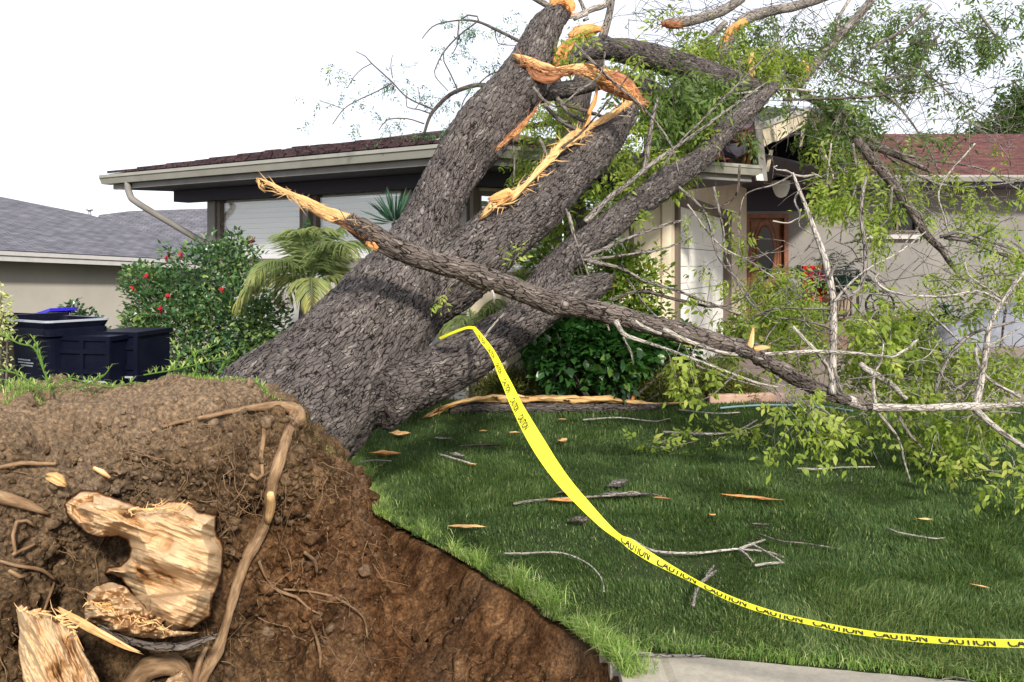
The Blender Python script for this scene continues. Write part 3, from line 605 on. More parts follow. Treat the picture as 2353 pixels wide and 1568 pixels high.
cavity = np.clip(fbm(gp * np.array([4, 4, 3.2]) + 5, 3, 67) - .55, 0, 1) * am; disp -= .42 * cavity
gp2 = gp + nn * disp[:, None]
red = np.clip((gp[:, 0] + 1.25) / .45 + .5 * vn(gp * 4, 72), 0, 1) * np.clip((.75 - gp[:, 2]) / .35, 0, 1)
dry = np.clip(shear * 1.1 + .9 * np.clip((gp[:, 2] - .35) / .6, 0, 1) * np.clip((-1.0 - gp[:, 0]) / .5, 0, 1) + .25 * vn(gp * 3, 71), 0, .9)
ICO = None
def clods(mb, pos, size, **at):
    global ICO
    if ICO is None:
        import bmesh as bm_
        b_ = bm_.new(); bm_.ops.create_icosphere(b_, subdivisions=2, radius=1); b_.verts.ensure_lookup_table(); ICO = (np.array([v.co[:] for v in b_.verts]), np.array([[v.index for v in f.verts] for f in b_.faces])); b_.free()
    IV, IF = ICO; n = len(pos); k = len(IV); seedv = rng.uniform(0, 100, (n, 1, 3)); D = (IV[None] + seedv).reshape(-1, 3); rr = (1 + .55 * fbm(D * 1.3, 3, 31)).reshape(n, k, 1)
    V = IV[None] * rr * size[:, None, None] * rng.uniform(.6, 1.15, (n, 1, 3)) + pos[:, None, :]
    mb.add(V.reshape(-1, 3), [(IF[None] + (np.arange(n) * k)[:, None, None]).reshape(-1, 3)], **{q: np.repeat(v, k) for q, v in at.items()})
mb = MB(); mb.add(gp2, [grid_faces(NR, NC)], dry=dry, red=red)
ci = rng.integers(NR * 42 // 110, NR - 50, 5200); cj = rng.integers(5, NC - 4, 5200); cf = ci * NC + cj; kp = (shear[cf] < .3) | (rng.random(len(cf)) < .2); cf = cf[kp]
clods(mb, gp2[cf], .004 + .012 * rng.random(len(cf)) ** 2.5 + .022 * (rng.random(len(cf)) < .03), dry=np.clip(dry[cf] + rng.normal(0, .35, len(cf)), 0, 1), red=red[cf])
plate = mb.build('root_plate', M['soil'], tree, smooth=True)
PLV = gp2.reshape(NR, NC, 3)
def screen(a): a = np.asarray(a); return CU + a[..., 0] * F / a[..., 1], HV - (a[..., 2] - EYE) * F / a[..., 1]
_su, _sv = screen(PLV[NR * 4 // 11:]); _sy = PLV[NR * 4 // 11:, :, 1]
def plate_y(u, v):
    d = (_su - u) ** 2 + (_sv - v) ** 2; k = np.argpartition(d.ravel(), 12)[:12]; return float(_sy.ravel()[k].min())
def root(pts, lift=0.01, m='root', name='root', seg=8, bark=0.0, step=.03, rough=.15, sink=None):
    Ys = [plate_y(p[0], p[1]) - lift - p[2] * 3.3 / F * .6 for p in pts]
    if sink: Ys = [y + s for y, s in zip(Ys, sink)]
    Ys = np.array(Ys); 
    if len(Ys) > 3: Ys[1:-1] = (Ys[:-2] + 2 * Ys[1:-1] + Ys[2:]) / 4
    return branch(name, pts, list(Ys), M[m], tree, seg, bark, rough, step)
root([(455, 962, 3), (520, 948, 6), (580, 938, 9), (640, 934, 13), (672, 942, 18), (680, 962, 19), (664, 990, 15), (652, 1030, 13), (640, 1070, 14), (628, 1110, 13), (620, 1150, 12), (614, 1190, 13), (600, 1225, 16), (577, 1268, 15), (558, 1305, 14), (543, 1350, 15), (530, 1395, 15), (517, 1445, 15), (502, 1490, 17), (480, 1530, 17), (455, 1580, 16), (440, 1640, 16)], .030, bark=.004, seg=24, step=.01, rough=.4)
sc_ = root([(621, 1135, 9), (622, 1158, 12), (619, 1180, 12), (615, 1200, 8)], .068, 'wood'); sc_['label'] = 'scraped pale patch on the thick root'
root([(440, 1590, 12), (452, 1545, 9), (462, 1510, 8), (475, 1488, 5)], .05, 'root')
root([(605, 960, 3), (606, 1000, 5), (600, 1050, 5), (603, 1090, 4), (590, 1102, 5), (575, 1090, 4)])
root([(350, 990, 3), (400, 973, 5), (455, 962, 4)])
root([(0, 1075, 5), (50, 1064, 6), (90, 1066, 5), (128, 1066, 4)], .02)
root([(-30, 1135, 14), (30, 1150, 13), (75, 1165, 10), (110, 1180, 5)], .02, bark=.003, seg=14)
root([(215, 1075, 4), (235, 1085, 6), (252, 1098, 4)], .03, 'wood')
root([(595, 1290, 2.4), (612, 1330, 3.0), (640, 1358, 3.6), (680, 1372, 3.0), (705, 1395, 3.0), (735, 1412, 1.8)], .02, rough=.5)
root([(652, 1355, 2.4), (700, 1358, 2.4), (760, 1370, 2.4), (800, 1390, 1.8), (835, 1420, 1.8), (845, 1470, 1.2)], .02, rough=.5)
root([(705, 1395, 2.4), (712, 1430, 3.0), (728, 1470, 3.6), (736, 1510, 4.2), (735, 1535, 2.4)], .02, rough=.5)
root([(700, 1270, 3), (722, 1290, 5), (728, 1318, 3)], .03)
root([(35, 1270, 4), (30, 1230, 5), (38, 1200, 5), (60, 1196, 4), (82, 1210, 4)], .03, 'root')
root([(30, 1275, 4), (55, 1262, 4), (80, 1250, 4)], .03, 'root')
root([(0, 1290, 3), (40, 1300, 4), (95, 1310, 4), (130, 1335, 3)], .03, 'root')
root([(125, 1340, 3), (110, 1380, 3), (95, 1420, 3)], .04, 'root')
root([(20, 1312, 5), (45, 1325, 5), (70, 1320, 3)], .03, 'root')
root([(1180, 1515, 3), (1215, 1535, 5), (1240, 1560, 7), (1250, 1580, 7)], 0.0) if False else None
root([(300, 1590, 26), (340, 1535, 26), (400, 1530, 24), (430, 1570, 20)], .03, 'root', bark=.004, seg=16)
# hair roots hang everywhere on the earth
mb = MB()
idx = rng.integers(NR * 5 // 11, NR - 60, 1100); jdx = rng.integers(30, NC - 20, 1100)
for i, j in zip(idx, jdx):
    p = PLV[i, j]; n_ = nrm[i, j]; q = Vector(p) + Vector(n_) * .005; d = Vector((random.gauss(0, .7), random.gauss(0, .2) - .25, random.gauss(-.4, .8))).normalized()
    L = random.choice([.05, .08, .14, .25]); rws = []; r0 = random.choice([.0007, .0009, .0012, .0026])
    for k in range(6):
        rws.append((*q, r0 * (1 - k * .14))); d = (d + Vector((random.gauss(0, .45), random.gauss(0, .3), random.gauss(-.12, .45)))).normalized(); q = q + d * L / 5
    tube(mb, rws, 5, .03, 0)
tag(mb.build('fine_roots', M['root'], tree, True), kind='stuff')
# broken root ends: torn cream wood with a bark rim
def relief(name, poly, Y0, thick, fr, m, parent, res=2.0, label=None, rimw=9, axis=(1, 0)):
    U = [p[0] for p in poly]; V_ = [p[1] for p in poly]; us = np.arange(min(U) - 2, max(U) + 3, res); vs = np.arange(min(V_) - 2, max(V_) + 3, res)
    A_, B_ = np.meshgrid(us, vs, indexing='ij'); a = A_.ravel(); b = B_.ravel()
    e = sdist(a, b, poly) + 2.0 * fbm(np.stack([a * .07, b * .07, 0 * a], 1), 2, 3); keep = e > 0
    y = Y0 - fr(a, b, np.clip(e, 0, None)) ; px_ = (a - CU) * y / F; pz = EYE - (b - HV) * y / F
    Vf = np.stack([px_, y, pz], 1); Vb = np.stack([(a - CU) * (Y0 + thick) / F, np.full_like(a, Y0 + thick), EYE - (b - HV) * (Y0 + thick) / F], 1)
    q = grid_faces(len(us), len(vs), keep); n_ = len(a); ed = {}
    for f in q.tolist():
        for s_, t_ in zip(f, f[1:] + f[:1]):
            if (t_, s_) in ed: del ed[(t_, s_)]
            else: ed[(s_, t_)] = 1
    eg = np.array(list(ed.keys()))
    fac = np.vstack([q, q[:, ::-1] + n_, np.stack([eg[:, 1], eg[:, 0], eg[:, 0] + n_, eg[:, 1] + n_], 1)])
    al = (a * axis[0] + b * axis[1]) / 600; ac = (-a * axis[1] + b * axis[0]) / 600
    bc = np.stack([ac, 0 * al, al], 1); used = np.unique(fac); rm = np.full(2 * n_, -1); rm[used] = np.arange(len(used))
    ev = np.concatenate([np.clip(e / rimw, 0, 1), np.zeros(n_)])
    mb = MB(); mb.add(np.vstack([Vf, Vb])[used], [rm[fac]], bc=np.vstack([bc, bc])[used], ridge=ev[used])
    o = mb.build(name, m, parent, True)
    if label: o['label'] = label
    return o
def torn_mat():
    m = wood_mat('broken_root_wood', [(.22, (.46, .30, .16)), (.42, (.57, .42, .26)), (.70, (.66, .54, .37))], (12, 12, 4)); n = m.node_tree.nodes; l = m.node_tree.links
    b = n['Principled BSDF']; src = b.inputs['Base Color'].links[0].from_socket; n['Bump'].inputs['Strength'].default_value = .35
    a = n.new('ShaderNodeAttribute'); a.attribute_name = 'ridge'; r = ramp(n, [(.0, (.05, .025, .015)), (.18, (.10, .045, .02)), (.35, (.45, .20, .07)), (.5, (.95, .85, .75))]); l.new(a.outputs['Fac'], r.inputs[0])
    t = n.new('ShaderNodeTexNoise'); t.inputs['Scale'].default_value = 9; t.inputs['Detail'].default_value = 7; tc = n.new('ShaderNodeTexCoord'); l.new(tc.outputs['Object'], t.inputs['Vector']); r2 = ramp(n, [(.30, (.12, .075, .045)), (.37, (.62, .48, .34)), (.47, (1, 1, 1))]); l.new(t.outputs['Fac'], r2.inputs[0])
    mx = n.new('ShaderNodeMix'); mx.data_type = 'RGBA'; mx.blend_type = 'MULTIPLY'; mx.inputs[0].default_value = 1; l.new(src, mx.inputs[6]); l.new(r.outputs[0], mx.inputs[7])
    my = n.new('ShaderNodeMix'); my.data_type = 'RGBA'; my.blend_type = 'MULTIPLY'; my.inputs[0].default_value = 1; l.new(mx.outputs[2], my.inputs[6]); l.new(r2.outputs[0], my.inputs[7]); l.new(my.outputs[2], b.inputs['Base Color']); return m
M['torn'] = torn_mat()
cr = [(180, 240), (230, 180), (300, 140), (400, 130), (480, 165), (560, 195), (640, 215), (720, 250), (800, 265), (860, 250), (960, 215), (1060, 215), (1120, 235), (1180, 290), (1320, 320), (1315, 400), (1320, 470), (1350, 500), (1370, 570), (1365, 750), (1330, 860), (1290, 950), (1270, 1080), (1190, 1140), (1120, 1180), (980, 1200), (880, 1130), (760, 1060), (700, 960), (660, 880), (600, 800), (480, 760), (500, 705), (600, 690), (650, 640), (672, 580), (640, 510), (580, 485), (470, 500), (350, 470), (240, 380), (190, 310)]
poly = [(x * .3083 + 91.9, y * .3083 + 1084.6) for x, y in cr]
def fr1(a, b, e):
    bowl = np.exp(-(((a - 335) / 88) ** 2 + ((b - 1345) / 52) ** 2)); z3 = 0 * a
    dl = np.abs((b - 1258) - (a - 230) * .22 + 6 * vn(np.stack([a * .03, z3, z3], 1), 3)); ledge = np.exp(-(dl / 26) ** 2) * (a > 190)
    ua = a * .94 + b * .34; vb = -a * .34 + b * .94; lump = fbm(np.stack([a * .013, b * .017, z3], 1), 2, 91); rdg = 1 - np.abs(fbm(np.stack([ua * .007, vb * .045, z3], 1), 2, 92)) * 2; upw = np.clip((1275 - b) / 60, .25, 1)
    tear = np.floor(4 * (fbm(np.stack([ua * .012, vb * .02, z3 + 9], 1), 2, 93) + .5)) / 4; fine = fbm(np.stack([ua * .02, vb * .16, z3], 1), 3, 96, .55)
    crk = np.abs(((a + 14 * vn(np.stack([z3, b * .03, z3], 1), 5)) * .028) % 1 - .5); rp = (a > 350) * (b < 1310) * np.clip((b - 1215) / 15, 0, 1)
    low = np.clip((b - 1372 + .1 * (a - 300)) / 8, 0, 1)
    return .24 * np.clip(e / 36, 0, 1) ** .6 - .20 * bowl + .05 * ledge + .07 * lump + .030 * rdg * upw + .05 * tear * upw + .010 * fine + .07 * low - .10 * np.exp(-((e - 26) / 10) ** 2) * (a < 215) * (b < 1200)
relief('broken_root', poly, 3.30, .30, fr1, M['torn'], tree, 1.6, 'large broken root end, hollow cream wood', 13)
cr = [(350, 900), (420, 850), (500, 820), (580, 825), (650, 860), (720, 930), (790, 1010), (850, 1060), (950, 1100), (900, 1140), (1000, 1180), (1190, 1195), (1130, 1220), (980, 1235), (860, 1250), (740, 1240), (640, 1225), (540, 1190), (480, 1165), (400, 1140), (330, 1100), (330, 1010)]
poly = [(x * .3083 + 91.9, y * .3083 + 1084.6) for x, y in cr]
def fr2(a, b, e):
    return .14 * np.clip(e / 18, 0, 1) ** .5 + .07 * fbm(np.stack([a * .045, b * .07, 0 * a], 1), 3, 94, .5)
relief('broken_root', poly, 3.08, .25, fr2, M['torn'], tree, 1.6, 'splintered lower lip of the broken root', 5)
poly = [(36, 1400), (50, 1388), (68, 1402), (80, 1396), (95, 1412), (112, 1404), (126, 1420), (150, 1424), (172, 1452), (188, 1490), (212, 1530), (236, 1580), (270, 1660), (60, 1660), (52, 1560), (40, 1500), (44, 1450)]
def fr3(a, b, e): return .17 * np.clip(e / 60, 0, 1) ** .5 + .035 * fbm(np.stack([(a - b * .42) * .07, b * .012, 0 * a], 1), 4, 95, .6)
relief('broken_root', poly, 2.80, .25, fr3, M['torn'], tree, 1.6, 'pale splintered stub of a second broken root', 4, (.4, .9))
relief('broken_root', [(375, 1568), (400, 1548), (422, 1536), (432, 1560), (445, 1580), (450, 1620), (360, 1620)], 2.95, .12, fr2, M['torn'], tree, 2, None, 4)
fibres([(50, 1405, 6), (80, 1402, 8), (130, 1418, 8), (170, 1450, 8)], 2.68, 34, .05, M['wood'], r=.004); fibres([(205, 1385, 10), (260, 1400, 16), (330, 1420, 14), (370, 1440, 8)], 2.94, 90, .04, M['wood'], r=.003, spread=1.4); fibres([(300, 1170, 14), (360, 1165, 18), (420, 1170, 14)], 3.08, 40, .05, M['wood'], r=.003)
splint([(140, 1405, 4), (185, 1432, 8), (240, 1462, 8), (285, 1485, 5), (312, 1496, 2)], 2.85, M['wood'], .6, .3)
splint([(240, 1445, 4), (290, 1470, 8), (350, 1486, 10), (420, 1486, 10), (484, 1466, 5)], 3.02, M['bark_limb'], .7, .2)
splint([(108, 1096, 6), (122, 1100, 12), (136, 1108, 12), (150, 1116, 4)], plate_y(128, 1105) - .05, M['wood'], .4, .3, name='wood_flake')
x_, y_, z_, d_ = PITS; cand = np.where((d_ > .03) & (d_ < 1.6) & (y_ < 6.2) & (x_ > -2.2))[0]; ck = rng.choice(cand, 6500); dens = fbm(np.stack([x_[ck] * 2.5, y_[ck] * 2.5, 0 * ck], 1), 2, 5) + .35 * np.exp(-d_[ck] / .15); ck = ck[dens > -.05]
clods(PITM, np.stack([x_[ck], y_[ck], z_[ck]], 1), .004 + .011 * rng.random(len(ck)) ** 2.2 + .02 * (rng.random(len(ck)) < .03), dry=np.clip(rng.normal(.1, .25, len(ck)), 0, .7), red=np.ones(len(ck)) * .8)
tag(PITM.build('pit_soil', M['pit'], smooth=True), kind='structure')
mb = MB()
for k in range(520):
    i = rng.choice(cand[:: 1]); q = np.array([x_[i], y_[i], z_[i] + .004]); dd = np.array([random.gauss(-.6, .6), random.gauss(-.3, .5), random.gauss(-.3, .4)]); rw = []; L_ = random.choice([.06, .10, .2])
    for j in range(6): rw.append((*q, .0013 * (1 - j * .13))); dd = dd + rng.normal(0, .45, 3); dd /= np.linalg.norm(dd); q = q + dd * L_ / 5; q[2] = max(q[2], -.03 - 1.05 * (1 - math.exp(-max(0, float(d_[i])) / 1.0)) - .06)
    tube(mb, rw, 5, .03, 0)
for pts in ([(1185, 1515), (1215, 1535), (1240, 1560), (1255, 1590)],):
    pass
tag(mb.build('fine_roots', M['root'], tree, True), kind='stuff')
# lawn turf still growing on the far side of the plate
mb = MB(); pts = []
for k in range(5200):
    j = random.uniform(0, NC - 1) ; i = random.choice([1, 1, 2, 3]) ; t = 4 - abs(random.gauss(0, .35)) if i < 3 else 4 + random.random() * .08
    ii = int(t / 11 * (NR - 1)); p = PLV[min(ii, NR - 1), int(j)]; su = CU + p[0] * F / p[1]
    if su > 615 and random.random() < .8: continue
    pts.append(p)
pts = np.array(pts); n = len(pts)
tf = np.clip(fbm(pts * np.array([4, 2, 2]), 3, 88) + .45, .1, 1.7)
blades(mb, pts, .055 * tf * rng.uniform(.5, 1.5, n), .0021 * np.ones(n), rng.uniform(.3, 1.5, n), rng.uniform(0, 6.28, n), np.clip(rng.normal(.35, .28, n), 0, 1))
# runners with leafy nodes, like couch grass
def runner(rows, nleaf=6, ll=.045, w=.0026):
    tube(mb, rows, 5, .02, 0)
    C = crom(rows, .028)
    for q in C[1:]:
        m_ = nleaf; pq = np.repeat(q[None, :3], m_, 0)
        blades(mb, pq, ll * rng.uniform(.5, 1.2, m_), w * np.ones(m_), rng.uniform(.6, 1.6, m_), rng.uniform(0, 6.28, m_), rng.uniform(.2, .9, m_))
runner(pxr([(120, 905, 2.2), (100, 850, 2.2), (78, 800, 2), (45, 790, 1.8), (5, 770, 1.4)], 3.85)); runner(pxr([(100, 850, 2), (92, 815, 1.8), (78, 780, 1.4)], 3.83))
runner(pxr([(128, 885, 2), (160, 870, 2), (200, 880, 1.6), (260, 890, 1.6), (300, 880, 1.2)], 3.85)); runner(pxr([(330, 862, 1.6), (400, 850, 1.6), (450, 838, 1.6), (520, 820, 1.4)], 3.9))
runner(pxr([(440, 880, 2), (452, 840, 2), (440, 805, 1.4)], 3.9)); runner(pxr([(500, 860, 2), (520, 830, 1.8), (540, 815, 1.2)], 3.95)); runner(pxr([(180, 890, 2), (230, 870, 1.8), (250, 850, 1.2)], 3.85))
runner(pxr([(0, 850, 2), (40, 860, 2), (80, 885, 2), (110, 895, 1.4)], 3.8)); runner(pxr([(380, 868, 2), (410, 820, 1.6), (398, 790, 1.2)], 3.95)); runner(pxr([(560, 890, 2), (590, 880, 1.8), (612, 900, 1.2)], 4.0))
runner(pxr([(410, 850, 2), (450, 810, 1.8), (480, 800, 1.2), (500, 790, 1)], 3.95), 4, .03)
mb.at.pop('bc', None); mb.at.pop('ridge', None)
tag(mb.build('turf_fringe', M['grass_pale'], tree), 'pale turf growing along the top edge of the root plate', kind='stuff')

# ------------------------------------------------------------------ the house
V2 = lambda a, b: np.array([a, b], float)
Lp, Mp, Rp = P(250, 405, 12.07), P(1060, 332, 8.86), P(1732, 383, 10.9); ZG = 2.85
L2, M2, R2 = V2(Lp.x, Lp.y), V2(Mp.x, Mp.y), V2(Rp.x, Rp.y)
da = (M2 - L2) / np.linalg.norm(M2 - L2); na = V2(-da[1], da[0]); db = (R2 - M2) / np.linalg.norm(R2 - M2); nb = V2(-db[1], db[0])
OV = .8
def isect(p, d, q, e):
    t = np.linalg.solve(np.array([d, -e]).T, q - p)[0]; return p + d * t
def at_u(p, d, u):                       # the point of a wall line seen at photo column u
    k = (u - CU) / F; t = (k * p[1] - p[0]) / (d[0] - k * d[1]); return p + d * t
WA0 = L2 + na * OV; WB0 = M2 + nb * OV; WM = isect(WA0, da, WB0, db)
W0 = at_u(WA0, da, 480); G0 = at_u(WB0, db, 1540); G1 = V2(4.95, 17.9); dg_ = (G1 - G0) / np.linalg.norm(G1 - G0); ng = V2(-dg_[1], dg_[0])
house = empty('bungalow', (G0[0], G0[1], 0), 'low stucco bungalow with white-blind windows, garage and a roof crushed by the fallen tree', 'house')
def wbox(mb, p, d, n, t0, t1, z0, z1, o0, o1, mi=0):
    """box in wall coordinates: along t, up z, and from o0 to o1 along the inward normal"""
    a = p + d * t0; b = p + d * t1; q = [a + n * o0, b + n * o0, b + n * o1, a + n * o1]
    V = [(x[0], x[1], z0) for x in q] + [(x[0], x[1], z1) for x in q]
    mb.add(V, [np.array([[0, 1, 2, 3], [7, 6, 5, 4], [0, 4, 5, 1], [1, 5, 6, 2], [2, 6, 7, 3], [3, 7, 4, 0]])[:, ::-1]], mi); return mb
def tt(p, d, u): return float((at_u(p, d, u) - p) @ d)
LA = float((WM - W0) @ da); LB = float((G0 - WM) @ db); LG = float((G1 - G0) @ dg_)
# walls
mb = MB(); wbox(mb, W0, da, na, .14, LA, 0, 1.62, .02, .2); wbox(mb, W0, da, na, 0, LA, 2.60, 2.72, .02, .2); mb.build('wall', M['trim_light'], house)
mb = MB(); wbox(mb, WM, db, nb, 0, LB, 0, 1.45, .02, .2); wbox(mb, WM, db, nb, 0, LB, 2.45, 2.75, .02, .2); wbox(mb, WM, db, nb, LB - .75, LB, 1.45, 2.45, .02, .2); mb.build('wall', M['beige'], house)
mb = MB(); q = W0 + na * .2; wbox(mb, W0 + V2(0, 0), na, da, .2, 7.5, 0, 2.75, 0, .15); mb.build('wall', M['stucco'], house)
def windows(p, d, n, spans, z0, z1, sill):
    for (t0, t1) in spans:
        mb = MB(); f = .05
        wbox(mb, p, d, n, t0, t0 + f, z0, z1, -.02, .1); wbox(mb, p, d, n, t1 - f, t1, z0, z1, -.02, .1); wbox(mb, p, d, n, t0 + f, t1 - f, z0, z0 + f, -.018, .1); wbox(mb, p, d, n, t0 + f, t1 - f, z1 - f, z1, -.018, .1)
        w_ = mb.build('window', M['brown_trim'], house)
        mb = MB(); wbox(mb, p, d, n, t0 + f, t1 - f, z0 + f, z1 - f, .02, .028); mb.build('pane', M['glass'], w_)
        mb = MB(); nz = int((z1 - z0 - 2 * f) / .07)
        for k in range(nz): zz = z0 + f + .005 + k * .07; wbox(mb, p, d, n, t0 + f + .02, t1 - f - .01, zz, zz + .066, .075 + .006 * (k % 2), .085 + .006 * (k % 2))
        mb.build('blind', M['blind'], w_)
tA = lambda u: tt(W0, da, u)
windows(W0, da, na, [(tA(502), tA(697)), (tA(722), tA(930)), (tA(958), tA(1090))], 1.62, 2.60, 0)
tB = lambda u: tt(WM, db, u)
windows(WM, db, nb, [(.12, tB(1290)), (tB(1310), tB(1455))], 1.45, 2.45, 0)
for k, (p, d, n, t, wd) in enumerate([(W0, da, na, 0, .16), (W0, da, na, tA(699), .10), (W0, da, na, tA(932), .12), (W0, da, na, LA - .1, .1)]):
    mb = MB(); wbox(mb, p, d, n, t, t + wd, 0 if k == 0 else 1.6, 2.66, -.03, .16); mb.build('post', M['trim'], house)
mb = MB(); wbox(mb, WM, db, nb, LB - .15, LB, 0, 2.95, -.02, .15); mb.build('post', M['beige'], house)
mb = MB(); wbox(mb, W0, da, na, .1, LA, 1.55, 1.62, -.05, .02); wbox(mb, WM, db, nb, .1, LB - .3, 1.38, 1.45, -.05, .02); mb.build('sill', M['trim'], house)
# garage wall with siding, door and trim
tg0 = tt(G0, dg_, 1556); tg1 = tt(G0, dg_, 1668); ZD = 2.42
mb = MB(); k = 0; t = .02
while t < LG:
    t2 = min(t + .135, LG); wbox(mb, G0, dg_, ng, t, t2 - .012, ZD + .12 if tg0 - .12 < t < tg1 + .1 else 0, 3.9, 0, .15); wbox(mb, G0, dg_, ng, t2 - .012, t2, ZD + .12 if tg0 - .12 < t < tg1 + .1 else 0, 3.9, .015, .15); t = t2
mb.build('siding', M['beige'], house)
mb = MB(); wbox(mb, G0, dg_, ng, tg0 - .16, tg0, 0, ZD + .12, -.05, .16); wbox(mb, G0, dg_, ng, tg1, tg1 + .34, 0, ZD + .12, -.05, .16); wbox(mb, G0, dg_, ng, tg0 - .16, tg1 + .34, ZD, ZD + .14, -.055, .165); mb.build('garage_door_frame', M['brown_trim'], house)
mb = MB()
for r_ in range(4):
    z0 = .02 + r_ * ZD / 4; wbox(mb, G0, dg_, ng, tg0, tg1, z0, z0 + ZD / 4 - .012, .05, .10)
    for c in range(4):
        a = tg0 + .12 + c * (tg1 - tg0 - .15) / 4; b = a + (tg1 - tg0 - .15) / 4 - .2
        for (zz0, zz1) in ((z0 + .10, z0 + .27), (z0 + .34, z0 + .50)): wbox(mb, G0, dg_, ng, a, b, zz0, zz1, .036, .055)
gd = mb.build('garage_door', M['white'], house); mb = MB(); wbox(mb, G0, dg_, ng, (tg0 + tg1) / 2 - .08, (tg0 + tg1) / 2 + .08, .45, .49, .01, .05); mb.build('handle', M['iron'], gd)
mb = MB(); mb.box((3.4, 16.6, 1.3), (.1, .1, 2.6)); 
# wing wall, front door
YW = 18.5
def dx(u): return (u - CU) * YW / F
def dz(v): return EYE - (v - HV) * YW / F
mb = MB(); D0, D1, DT, DB = dx(1712), dx(1810), dz(492), .47
wx0, wx1, wz0, wz1 = dx(2012), dx(2108), dz(535), dz(468)
for (a, b, c, d) in ((3.0, D0, 0, 3.6), (D0, D1, DT, 3.6), (D1, wx0, 0, 3.6), (wx0, wx1, 0, wz0), (wx0, wx1, wz1, 3.6), (wx1, 16, 0, 3.6)): mb.box(((a + b) / 2, YW + .1, (c + d) / 2), (b - a, .2, d - c))
mb.build('wall', M['stucco'], house)
mb = MB(); mb.box((5.2, YW + .1, 4.3), (4.6, .2, 1.4)); mb.box((5.2, YW - .012, 3.2), (4.4, .02, .9)); mb.build('gable_wall_and_shade', M['beam'], house)  # upper wall, plus a thin dark panel painting the porch shade above the door
mb = MB(); fr_ = .09
for (a, b, c, d) in ((D0, D0 + fr_, DB, DT), (D1 - fr_, D1, DB, DT), (D0 + fr_, D1 - fr_, DT - fr_, DT)): mb.box(((a + b) / 2, YW + .02, (c + d) / 2), (b - a, .16, d - c))
dfr = mb.build('door_frame', M['door'], house)
mb = MB(); cx, w2 = (D0 + D1) / 2, (D1 - D0) / 2 - fr_; mb.box((cx, YW + .10, (DB + DT) / 2 - .04), (2 * w2, .05, DT - DB - .10))
fd = mb.build('front_door', M['door'], house); mb = MB(); cz = (DB + DT) / 2 + .25
def oval(mb, cx, cz, rx, rz, y, r, n=40): 
    tube(mb, [(cx + rx * math.cos(a), y, cz + rz * math.sin(a), r) for a in np.linspace(0, 2 * math.pi, n + 1)], 8, .03, 0, False)
oval(mb, cx, cz, w2 * .52, .60, YW + .07, .022); oval(mb, cx, cz, w2 * .70, .75, YW + .075, .012)
for s_ in (-1, 1): mb.box((cx + s_ * w2 * .5, YW + .07, DB + .32), (w2 * .62, .02, .35)); mb.box((cx + s_ * w2 * .9, YW + .068, (DB + DT) / 2), (w2 * .12, .02, DT - DB - .3))
mb.build('moulding', M['door'], fd, True)
mb = MB(); an = np.linspace(0, 2 * math.pi, 33)[:-1]; mb.poly_prism([(cx + w2 * .52 * math.cos(a), YW + .066, cz + .60 * math.sin(a)) for a in an], (0, .01, 0)); mb.build('oval_pane', M['glass_dark'], fd)
mb = MB(); tube(mb, [(cx + w2 * .82, YW + .07, DB + .95, .02), (cx + w2 * .82, YW, DB + .95, .03), (cx + w2 * .82, YW - .02, DB + .95, .015)], 10, .02, 0); mb.build('knob', M['metal'], fd, True)
mb = MB(); f = .05
for (a, b, c, d) in ((wx0, wx0 + f, wz0, wz1), (wx1 - f, wx1, wz0, wz1), (wx0 + f, wx1 - f, wz0, wz0 + f), (wx0 + f, wx1 - f, wz1 - f, wz1), ((wx0 + wx1) / 2 - .02, (wx0 + wx1) / 2 + .02, wz0 + f, wz1 - f)): mb.box(((a + b) / 2, YW, (c + d) / 2), (b - a, .08, d - c))
ww = mb.build('window', M['brown_trim'], house); mb = MB(); mb.box(((wx0 + wx1) / 2, YW + .06, (wz0 + wz1) / 2), (wx1 - wx0 - .06, .01, wz1 - wz0 - .06)); mb.build('pane', M['glass_dark'], ww)
mb = MB(); mb.box(((dx(1985) + dx(2112)) / 2, YW - .06, dz(545)), (dx(2112) - dx(1985), .16, .09)); mb.build('sill', M['trim_light'], ww)
mb = MB(); mb.box((dx(1835), YW - .03, dz(617)), (.07, .05, .14)); mb.build('doorbell', M['iron'], house)
# porch floor and steps
mb = MB(); mb.box((7.0, 17.55, .235), (4.7, 1.9, .47)); mb.box((6.1, 16.35, .155), (2.7, .5, .31)); mb.box((6.1, 15.95, .077), (2.7, .5, .154)); mb.build('porch_steps', M['tile'], house)
# roofs
def roof_slab(name, pts, m, up=None, thick=.10, parent=house, origin=None):
    """pts: outline of a plane; bc holds (along eave, up slope) for the shingles"""
    A = np.array([tuple(p) for p in pts], float); u = A[1] - A[0]; u /= np.linalg.norm(u); n = np.cross(u, A[-1] - A[0]); n /= np.linalg.norm(n); n = n if n[2] > 0 else -n; vv = np.cross(n, u)
    bc = np.stack([(A - A[0]) @ u, (A - A[0]) @ vv, 0 * A[:, 0]], 1); k = len(A); B = A - n * thick
    mb = MB(); V = np.vstack([A, B]); mb.v.append(V); mb.n = 2 * k; mb.at['bc'] = [(0, np.vstack([bc, bc]))]
    mb.f.append([tuple(range(k))]); mb.mi.append(np.zeros(1)); mb.f.append([tuple(k + i for i in reversed(range(k)))]); mb.mi.append(np.ones(1))
    mb.f.append(np.array([[(i + 1) % k, i, k + i, k + (i + 1) % k] for i in range(k)])); mb.mi.append(np.zeros(k))
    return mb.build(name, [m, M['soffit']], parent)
ZR = ZG + .03; sl = .235
hA = L2 + da * 0 + (na + da * .9) * 3.4; top = ZR + sl * 3.4
hB = M2 + (WM - M2) * (3.4 / OV)
roof = roof_slab('roof', [(*L2, ZR), (*M2, ZR), (*hB, top), (*hA, top)], M['roof_brown'])
